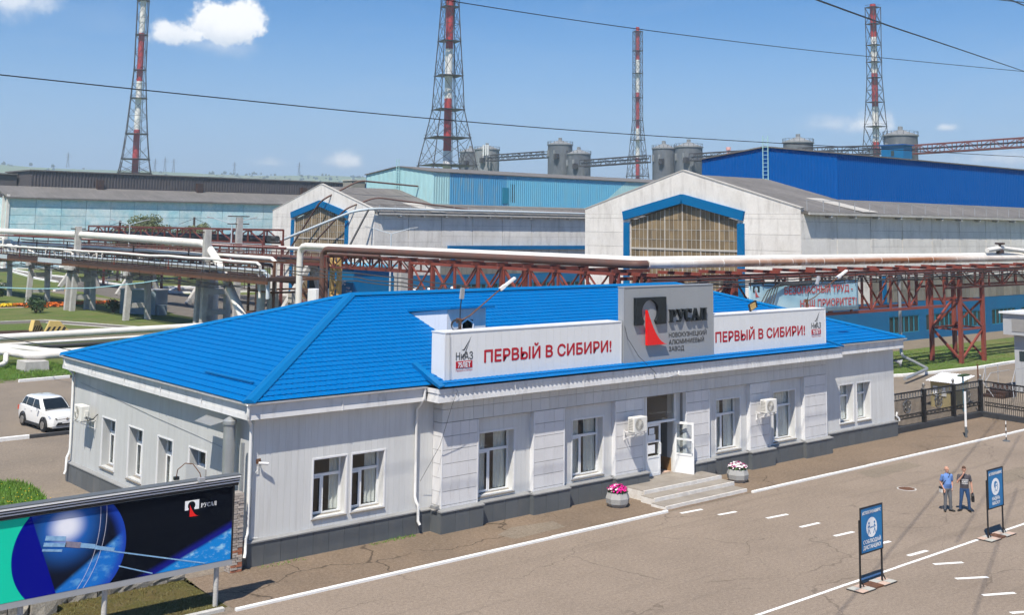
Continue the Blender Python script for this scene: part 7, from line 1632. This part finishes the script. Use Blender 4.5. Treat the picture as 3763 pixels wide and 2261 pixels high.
# far left hall, pale blue
fh = thing('production_hall', 'far long hall with pale blue walls, grey roof and dark monitor', 'hall', (150, 260, 0)); FY, FX, FE = 243.6, 67.2, 16.7
MB().box(FX, 420, FY+.2, FY+36, 0, FE).build('wall', 'pale_blue_wall', fh); x = FX; col = 0
while x < 190:
    for z in range(7): piece('wall_panel', 'pale_blue_wall', fh, x+.06, x+5.94, FY, FY+.2, 2.2+z*2.05+.04, 2.2+(z+1)*2.05-.04)
    x += 6
for k in range(2): MB().box(FX-.6, FX-.02, FY-.2+k*3, FY+.5+k*3, 0, FE+.6).build('corner_pier', 'factory_white', fh)
MB().add([(FX-.8, FY-.7, FE), (420, FY-.7, FE), (420, FY+10, FE+2.9), (FX-.8, FY+10, FE+2.9), (FX-.8, FY-.7, FE-.4), (420, FY-.7, FE-.4), (420, FY+10, FE+2.5), (FX-.8, FY+10, FE+2.5)], [(0, 1, 2, 3), (7, 6, 5, 4), (0, 4, 5, 1), (1, 5, 6, 2), (2, 6, 7, 3), (3, 7, 4, 0)]).build('roof_slope', 'roofing', fh)
corrugated('wall_sheet', 'dark_sheet', fh, (74.9, FY+10), (420, FY+10), FE+2.6, 23.4, .8, .12); corrugated('end_sheet', 'dark_sheet', fh, (74.9, FY+28), (74.9, FY+10), FE+2.6, 23.4, .8, .1, (-1, 0))
MB().box(74.4, 420, FY+9.6, FY+28.4, 23.4, 23.7).build('monitor_roof', 'roofing', fh)
MB().add([(FX-.8, FY+36, FE), (420, FY+36, FE), (420, FY+27, FE+2.9), (FX-.8, FY+27, FE+2.9)], [(3, 2, 1, 0)]).build('roof_slope', 'roofing', fh)
for x in (91, 118, 150): MB().box(x, x+1.6, FY+8.6, FY+9.9, FE+2.2, FE+5.0).build('roof_vent', 'steel_dark', fh)
fe = thing('production_hall', 'dark low annex at the far left frame edge', 'hall', (50, 262, 0)); MB().box(20, 74.3, 262, 280, 0, 22.6).build('wall', 'dark_sheet', fe); MB().box(19, 74.3, 261.5, 281, 22.6, 22.9).build('roof', 'roofing', fe); MB().box(60, 66, 261.7, 261.99, 18, 21).build('window', 'pale_blue_wall', fe)
bk = thing('brick_shaft', 'small pale brick shaft between the dark monitor and turquoise hall', 'shaft', (135, 202, 0)); MB().box(133, 136.7, 200, 204, 0, 21.9).build('wall', 'stone_rough', bk); MB().box(132.8, 136.9, 199.8, 204.2, 21.9, 22.2).build('coping', 'concrete', bk)
# ------------------------------------------------------------------ chimneys in lattice towers
def stack(label, x, y, levels, bands, r, top, first_red, rot, cut=0):
    """levels: (height, half width) from top down; bands: band boundary heights from top down"""
    t = thing('chimney_stack', label, 'chimney', (x, y, 0), 'red and white lattice chimneys of the works'); lv = sorted(levels); h0, w0 = lv[0]; h1_, w1_ = lv[1]
    g = (w0-w1_)/(h1_-h0); base = [(0, w0+g*h0*.8)] + ([(h0*.5, w0+g*h0*.42)] if h0 > 25 else []); full = base+lv
    bs_ = sorted([0]+bands+[top]); red = first_red
    segs = list(zip(bs_[:-1], bs_[1:]))
    for i, (a, b) in enumerate(reversed(segs)):
        rr = r*(1+.15*max(0, 1-a/60)); MB().tube([(x, y, a), (x, y, b)], [r*(1+.25*max(0, 1-a/60)), r*(1+.25*max(0, 1-b/60))], 20, caps=(i == 0)).build('stack_section', 'stack_red' if red else 'stack_white', t, smooth=60); red = not red
    C4 = [(math.cos(rot+k*math.pi/2)*1.414, math.sin(rot+k*math.pi/2)*1.414) for k in range(4)]
    P = lambda k, h, w: (x+C4[k % 4][0]*w*.74, y+C4[k % 4][1]*w*.74, h)
    for k in range(4): MB().tube([P(k, h, w) for h, w in full], .17+.03*r, 5).build('leg', 'lattice', t)
    br = MB()
    for (ha, wa), (hb, wb) in zip(full[:-1], full[1:]):
        m = max(1, round((hb-ha)/(1.5*(wa+wb)/2+2)))
        for j in range(m):
            f0, f1 = j/m, (j+1)/m; h_0, h_1 = ha+(hb-ha)*f0, ha+(hb-ha)*f1; w_0, w_1 = wa+(wb-wa)*f0, wa+(wb-wa)*f1; hm, wm = (h_0+h_1)/2, (w_0+w_1)/2
            for k in range(4):
                br.bar(P(k, h_0, w_0), P(k+1, h_1, w_1), .16); br.bar(P(k+1, h_0, w_0), P(k, h_1, w_1), .16); br.bar(P(k, h_1, w_1), P(k+1, h_1, w_1), .18)
                if wm > 5: A = Vector(P(k, h_0, w_0)).lerp(Vector(P(k+1, h_0, w_0)), .5); br.bar(A, P(k, hm, wm), .12); br.bar(A, P(k+1, hm, wm), .12)
    tag(br.build('bracing', 'lattice', t, fix=False), kind='stuff')
    for h, w in lv:
        pf = MB(); 
        for k in range(4): pf.bar(P(k, h, w*1.05), P(k+1, h, w*1.05), .5, .18); pf.bar(P(k, h+1.2, w*1.05), P(k+1, h+1.2, w*1.05), .07); pf.bar(P(k, h, w), (x, y, h), .3)
        pf.lathe([(r*1.25, h-.1), (w*.8, h-.1), (w*.8, h+.05), (r*1.25, h+.05)], (x, y, 0), 10); pf.build('platform', 'lattice', t)
    lad = MB().tube([(x+r+.5, y-.5, 2), (x+r+.5, y-.5, top-2)], .16, 4); lad.build('ladder', 'lattice', t); return t
stack('leftmost lattice chimney with red and white bands behind the far dark hall', 211.4, 518.8, [(140, 3.7), (122.8, 3.7), (105.2, 3.7), (87.3, 3.8), (73, 5.0), (55, 6.8), (42.4, 8.6), (35.4, 10.2)], [106.1, 81.6, 57.2, 130.], 1.5, 150, True, .35)
stack('widest lattice chimney with bright red and white bands behind the turquoise hall', 255.3, 321.3, [(120, 3.4), (98.3, 3.8), (84.4, 4.7), (70.5, 5.8), (57, 6.6), (45.8, 9.3), (34.9, 12.0)], [81.3, 61.4, 40.6, 112], 1.5, 125, False, .5)
stack('slim distant lattice chimney with its red top in full view', 493.4, 440.7, [(132, 3.2), (120, 3.2), (106, 3.2), (91, 3.25), (77.1, 3.3), (64.9, 4.6), (43, 7.1)], [114.4, 94.1, 72, 53.9], 1.15, 134.8, True, .3)
stack('right lattice chimney with its red top in view, behind the deep blue monitor', 453.5, 253.9, [(115.9, 3.3), (108, 3.3), (98, 3.2), (90, 3.2), (82.6, 3.2), (71.1, 3.9), (59.7, 4.7), (48, 5.7)], [101.8, 84.7, 69, 52.5], 1.35, 117.4, True, .6)
# ------------------------------------------------------------------ alumina silos and conveyor bridges
def silo(label, y, h, r, mt='silo', x=335):
    t = thing('storage_silo', label, 'silo', (x, y, 0), 'dark storage silos joined by conveyor bridges'); MB().lathe([(r, 0), (r, h), (r*.98, h+.02)], (x, y, 0), 28).build('drum', mt, t, smooth=40); MB().lathe([(r*1.06, h), (r*1.06, h+.4), (.8, h+2.3), (.8, h+3.4), (.2, h+3.5)], (x, y, 0), 28).build('cone_roof', 'silo_light', t)
    rl = MB()
    for k in range(18): a = k*2*math.pi/18; b = (k+1)*2*math.pi/18; rl.bar((x+r*1.03*math.cos(a), y+r*1.03*math.sin(a), h+.4), (x+r*1.03*math.cos(a), y+r*1.03*math.sin(a), h+1.6), .1); rl.bar((x+r*1.03*math.cos(a), y+r*1.03*math.sin(a), h+1.6), (x+r*1.03*math.cos(b), y+r*1.03*math.sin(b), h+1.6), .08)
    rl.build('railing', 'lattice', t)
    for dy in (-.18, .18): MB().box(x-r*.97-.3, x-r*.97+.3, y+dy*r*2-.5, y+dy*r*2+.5, h-5.2, h-2.4).build('window', 'silo_light', t)
    MB().box(x-r-.9, x-r*.8, y-r*.75, y-r*.45, h-6.5, h-4.2).build('landing', 'lattice', t)
for y, h, r, lb in ((405.9, 47.5, 5.2, 'farthest left storage silo, half hidden behind its neighbour'), (393.1, 48.2, 6.0, 'storage silo beside the widest lattice chimney, carrying white aerials'), (341.2, 48.2, 5.6, 'tall storage silo of the middle pair'), (329.1, 43.5, 5.3, 'shorter storage silo of the middle pair'), (279, 43.8, 4.7, 'left storage silo of the pair beside the slim chimney'), (265.7, 43.8, 5.5, 'right storage silo of the pair by the white gable peak'), (213.4, 43.2, 5.4, 'storage silo whose cone just shows above the deep blue monitor'), (172, 43.6, 5.6, 'nearest storage silo with the blue cabin at its foot')):
    silo(lb, y, h, r, 'silo_light' if 390 < y < 395 else 'silo')
ae = thing('aerial_mast', 'white antenna panels on the storage silo', 'antenna', (329, 388, 49)); 
for dy in (-1.6, 0, 1.8): MB().box(328.4, 328.9, 386+dy, 386.6+dy, 45, 50.2).build('panel', 'lamp_white', ae)
def conveyor(label, ya, za, yb, zb, mt='lattice'):
    t = thing('conveyor_bridge', label, 'bridge', (330, (ya+yb)/2, min(za, zb)-3), 'conveyor bridges between the silos'); n = max(3, round(abs(yb-ya)/4.2)); ch = MB(); wb_ = MB()
    for x in (328.6, 331.4):
        for dz in (0, -2.9): MB().bar((x, ya, za+dz), (x, yb, zb+dz), .3).build('chord', mt, t)
        for i in range(n+1):
            f = i/n; q = (x, ya+(yb-ya)*f, za+(zb-za)*f); wb_.bar(q, (q[0], q[1], q[2]-2.9), .2)
            if i < n: f2 = (i+1)/n; q2 = (x, ya+(yb-ya)*f2, za+(zb-za)*f2); wb_.bar(q if i % 2 else (q[0], q[1], q[2]-2.9), (q2[0], q2[1], q2[2]-2.9) if i % 2 else q2, .2)
    tag(wb_.build('lattice_web', mt, t, fix=False), kind='stuff'); MB().bar((330, ya, za-2.7), (330, yb, zb-2.7), 2.6, .3).build('walkway', 'lattice', t); MB().bar((330, ya, za-1.3), (330, yb, zb-1.3), 1.2, .5).build('belt_casing', 'silo', t)
for a in (('conveyor bridge left of the tall middle silo', 386, 45.2, 345, 45.4), ('conveyor bridge behind the slim chimney', 322, 40.5, 283, 41.2), ('conveyor bridge right of the silo pair, above the gable', 260, 40.9, 217, 41.2), ('conveyor bridge between the two rightmost silos', 209, 41.0, 176, 40.4), ('red conveyor bridge running off the right frame edge', 167, 39.9, 95, 41.2, 'lattice_red')): conveyor(*a)
cb = thing('roof_cabin', 'small bright blue cabin above the deep blue monitor', 'cabin', (300, 153, 30)); MB().box(298, 303, 149.5, 157, 0, 37.6).build('wall', 'blue_trim', cb); MB().box(297.8, 297.99, 152.6, 153.6, 34.4, 36).build('window', 'pane_dark', cb); MB().box(297.4, 303.6, 149, 157.5, 37.6, 37.9).build('roof', 'blue_sheet', cb)
tag(MB().lathe([(.75, 0), (.75, 42), (.95, 42), (.95, 43.2)], (335, 245.6, 0), 12).build('short_chimney', 'dish_pink'), 'short pink red chimney stub left of the deep blue monitor', 'chimney')
# ------------------------------------------------------------------ hills and far country
def hills():
    mb = MB(); rr = random.Random(1); nx, ny = 90, 16; from_ang, to_ang = -25, 100
    for j in range(ny+1):
        d = 1300+j*190
        for i in range(nx+1):
            a = math.radians(from_ang+(to_ang-from_ang)*i/nx); f = j/ny
            hgt = (152+7*math.sin(a*3+1)+6*math.sin(a*9)+3*math.sin(a*23+2)-60*max(0, a-.55))*min(1, f*1.5)**1.3 + 5*math.sin(i*.9+j*1.3)*f
            mb.v.append((CAMPOS.x+d*math.sin(a), CAMPOS.y+d*math.cos(a), max(-.5, hgt-1)))
    mb.f = [(j*(nx+1)+i, j*(nx+1)+i+1, (j+1)*(nx+1)+i+1, (j+1)*(nx+1)+i) for j in range(ny) for i in range(nx)]
    return tag(mb.build('hills', 'field', None, smooth=60, fix=True), kind='structure')
HILL = hills()
def hill_z(ang, d):
    f = (d-1300)/190/16; a = math.radians(ang); return max(-.5, (152+7*math.sin(a*3+1)+6*math.sin(a*9)+3*math.sin(a*23+2)-60*max(0, a-.55))*min(1, f*1.5)**1.3-1)
rr = random.Random(12); fw = MB()
for k in range(420):
    ang = rr.uniform(14, 42); d = rr.uniform(2600, 3450); x = CAMPOS.x+d*math.sin(math.radians(ang)); y = CAMPOS.y+d*math.cos(math.radians(ang)); z = hill_z(ang, d)-2; s = rr.uniform(2, 5)
    if ang < 26 and rr.random() < .8: continue
    v = [(rr.uniform(.7, 1.2)) for _ in range(12)]
    fw.add([(x-s*v[0], y, z), (x+s*v[1], y, z), (x+s*1.3*v[2], y, z+s*v[3]), (x+s*.5*v[4], y, z+s*1.8*v[5]), (x-s*.6*v[6], y, z+s*1.7*v[7]), (x-s*1.2*v[8], y, z+s*.9*v[9]), (x, y-s, z+s*.7), (x, y+s, z+s*.7)], [(0, 1, 6), (1, 2, 6), (2, 3, 6), (3, 4, 6), (4, 5, 6), (5, 0, 6), (1, 0, 7), (2, 1, 7), (3, 2, 7), (4, 3, 7), (5, 4, 7), (0, 5, 7)])
tag(fw.build('far_woodland', 'far_wood', None, fix=False), kind='stuff')
def pylon(label, ang, d, h):
    a = math.radians(ang); x = CAMPOS.x+d*math.sin(a); y = CAMPOS.y+d*math.cos(a); z = hill_z(ang, d); t = thing('power_pylon', label, 'pylon', (x, y, z), 'power pylons on the far hills'); mb = MB(); w = h*.09
    for s in (-1, 1): mb.bar((x+s*w, y, z), (x, y, z+h), 1.1)
    for k in range(5): f = k/5; f2 = (k+1)/5; s = 1 if k % 2 else -1; mb.bar((x+s*w*(1-f), y, z+h*f), (x-s*w*(1-f2), y, z+h*f2), .8)
    mb.build('mast', 'lattice', t); am = MB()
    for f, l in ((.7, .22), (.84, .16)): am.bar((x-h*l, y, z+h*f), (x+h*l, y, z+h*f), .9)
    am.build('cross_arm', 'lattice', t)
for i, (an, d, h) in enumerate(((23.5, 3250, 40), (23.95, 3280, 44), (24.35, 3300, 40), (19.6, 3300, 42), (27.2, 3300, 34), (30.3, 3300, 36))): pylon(('leftmost pylon of the close group of three on the hill', 'middle pylon of the close group of three on the hill', 'right pylon of the close group of three on the hill', 'lone pylon left of the leftmost chimney', 'pylon right of the group of three', 'pylon just left of the turquoise hall')[i], an, d, h)
# ------------------------------------------------------------------ plants
def foliage(mb, c, rx, ry, rz, n, s, r):
    for _ in range(n):
        d = Vector((r.gauss(0, 1), r.gauss(0, 1), r.gauss(0, 1))).normalized(); q = r.random()**.4; p = Vector((c[0]+d.x*rx*q, c[1]+d.y*ry*q, c[2]+d.z*rz*q))
        u = Vector((r.uniform(-1, 1), r.uniform(-1, 1), r.uniform(-.6, 1))).normalized(); v = u.cross(Vector((r.uniform(-1, 1), r.uniform(-1, 1), r.uniform(-1, 1)))).normalized(); k = s*r.uniform(.6, 1.3)
        mb.add([p-u*k, p-v*k*.5, p+u*k, p+v*k*.5], [(0, 1, 2, 3)])
def bush(label, x, y, rx, h, n=900, mt='leaf_dark', cat='bush', s=None):
    r = random.Random(int(x*10+y)); t = thing('bush', label, cat, (x, y, 0), 'bushes and shrubs on the lawns'); m_ = MB()
    for k in range(7): a = k*.9; m_.tube([(x, y, 0), (x+.5*rx*math.cos(a), y+.5*rx*math.sin(a), h*.6)], [.05, .02], 5)
    m_.build('stems', 'rust_metal', t); f = MB()
    for k in range(6): a = r.uniform(0, 6.28); q = r.uniform(0, .45)*rx; foliage(f, (x+q*math.cos(a), y+q*math.sin(a), h*r.uniform(.35, .68)), rx*.6, rx*.6, h*.36, n//6, s or rx*.09, r)
    tag(f.build('foliage', mt, t, fix=False), kind='stuff'); return t
bush('small dark bush beside the flower bed near the pipe supports', 29.9, 110.6, 1.7, 2.0); bush('rounded dark bush left of the grey blue cabinet', 37.9, 106.4, 1.5, 1.7); bush('round bush on the grass island near the white post', 69.6, 191.3, 3.0, 3.6); bush('taller bush behind the road sign', 73, 175, 2.6, 5.0); bush('feathery shrub at the left frame edge', 31.2, 132, 2.2, 3.2)
bush('shrub beyond the road right of the sign', 90, 178, 4, 4.5); bush('shrub row piece under the farther bridge', 101, 172, 4, 4.2)
def tree(label, x, y, h, rx, seed):
    r = random.Random(seed); t = thing('leafy_tree', label, 'tree', (x, y, 0)); tk = MB().tube([(x, y, 0), (x+.3, y, h*.3), (x+.1, y+.3, h*.62)], [.4, .3, .15], 8)
    for k in range(9): a = k*2.4; z = h*(.3+.05*k); tk.tube([(x+.2, y, z*.8), (x+rx*.6*math.cos(a), y+rx*.6*math.sin(a), z+h*.2)], [.14, .04], 5)
    tk.build('trunk', 'rust_metal', t); f = MB()
    for k in range(26): a = r.uniform(0, 6.28); q = r.uniform(.1, .8)*rx; foliage(f, (x+q*math.cos(a), y+q*math.sin(a), h*r.uniform(.42, .95)-q*.12), rx*.34, rx*.34, h*.13, 520, .24, r)
    tag(f.build('crown', 'leaf_grey', t, fix=False), kind='stuff')
mat('leaf_grey', (.12, .15, .06), .7, var=.5, scale=.8, col2=(.18, .19, .09))
tree('broad grey green tree behind the red pipe bridge', 74, 183, 12.5, 6.5, 3); tree('smaller grey green tree leaning right of the broad tree', 83, 180, 11, 4.6, 5)
def flower_strip(label, pts, w, mt, n, h=.35):
    r = random.Random(n); mb = MB()
    for _ in range(n):
        k = r.random()*(len(pts)-1); i = int(k); f = k-i; a, b = Vector(pts[i]), Vector(pts[i+1]); p = a.lerp(b, f)+Vector((r.uniform(-w, w), r.uniform(-w, w)))
        z = r.uniform(.1, h); s = r.uniform(.1, .2); u = Vector((r.uniform(-1, 1), r.uniform(-1, 1), r.uniform(.2, 1))).normalized(); v = u.orthogonal().normalized(); q = Vector((p.x, p.y, z)); mb.add([q-u*s, q-v*s, q+u*s, q+v*s], [(0, 1, 2, 3)])
    tag(mb.build('flower_bed', mt, None, fix=False), label, 'flower bed', None, 'stuff')
flower_strip('yellow end of the flower bed at the left', [(27.5, 122.5), (30.9, 122.4)], .7, 'flower_yellow', 900); flower_strip('long orange flower bed strip on the lawn', [(30.9, 122.4), (36, 122.8), (44, 122.3)], .55, 'flower_orange', 2200)
flower_strip('thin orange edging nearer than the flower bed', [(31.5, 119.8), (36.6, 119.2)], .3, 'flower_orange', 500)
sheet('footpath', [(26, 121.6), (36.5, 120.8), (36.5, 119.9), (26, 120.6)], .01, 'tile_pink')
# grass blades: near patches and rough verges
mat('blade_dry', (.13, .13, .04), .8, var=.6, scale=1, col2=(.2, .16, .07))
def blades(name, poly, n, h, mt, seed, z=.01):
    r = random.Random(seed); xs = [p[0] for p in poly]; ys = [p[1] for p in poly]; mb = MB(); k = 0
    def inside(x, y):
        c = False; j = len(poly)-1
        for i in range(len(poly)):
            if (poly[i][1] > y) != (poly[j][1] > y) and x < (poly[j][0]-poly[i][0])*(y-poly[i][1])/(poly[j][1]-poly[i][1])+poly[i][0]: c = not c
            j = i
        return c
    while k < n:
        x, y = r.uniform(min(xs), max(xs)), r.uniform(min(ys), max(ys))
        if not inside(x, y): continue
        a = r.uniform(0, 6.28); hh = h*r.uniform(.4, 1.2)*(.6+.8*abs(math.sin(x*1.3)*math.cos(y*1.1))); w = .02; dx, dy = math.cos(a)*w, math.sin(a)*w; lx, ly = r.uniform(-.6, .6)*hh, r.uniform(-.6, .6)*hh
        mb.add([(x-dx, y-dy, z), (x+dx, y+dy, z), (x+lx, y+ly, z+hh)], [(0, 1, 2)]); k += 1
    tag(mb.build(name, mt, None, fix=False), kind='stuff')
blades('grass', [(-10, 6), (-4, 7), (-3.2, 9), (-1.85, 13.8), (-1.6, 16), (-1.8, 17.3), (-2.5, 18), (-10, 19)], 26000, .22, 'blade', 2)
blades('grass', [(-9, -3.2), (-4, -3.3), (-2.3, -3.1), (-2.2, -1.2), (-2.1, .3), (-9, .1)], 2600, .06, 'blade_dry', 3)
blades('grass', [(7.5, 50), (14, 50.5), (14, 60), (5, 60)], 12000, .2, 'blade', 4); blades('grass', [(61, 14.5), (70, 13.4), (86, 13.3), (90, 24), (61, 24)], 16000, .12, 'blade', 5)
blades('grass', [(.2, -.5), (2, -.5), (2, -.16), (.2, -.16)], 60, .05, 'blade', 6); blades('grass', [(4.6, -.42), (6.6, -.42), (6.6, -.16), (4.6, -.16)], 160, .06, 'blade', 7)
dn = MB(); r_ = random.Random(6)
for k in range(70): x, y = r_.uniform(-6, -2), r_.uniform(11, 17.4); s = .035; dn.add([(x-s, y, .22), (x, y-s, .24), (x+s, y, .22), (x, y+s, .24)], [(0, 1, 2, 3)])
tag(dn.build('dandelions', 'flower_yellow', None, fix=False), kind='stuff')
# ------------------------------------------------------------------ air
def haze():
    m = bpy.data.materials.new('haze_air'); m.use_nodes = True; t = m.node_tree; t.nodes.remove(t.nodes['Principled BSDF']); v = t.nodes.new('ShaderNodeVolumePrincipled')
    v.inputs['Color'].default_value = (.66, .84, 1.0, 1); v.inputs['Density'].default_value = .00028; v.inputs['Anisotropy'].default_value = .0
    t.links.new(v.outputs[0], t.nodes['Material Output'].inputs['Volume']); MAT['haze_air'] = m
    tag(MB().box(-5900, 8900, -2900, 8900, -2, 215).build('haze', 'haze_air'), kind='stuff')
haze()
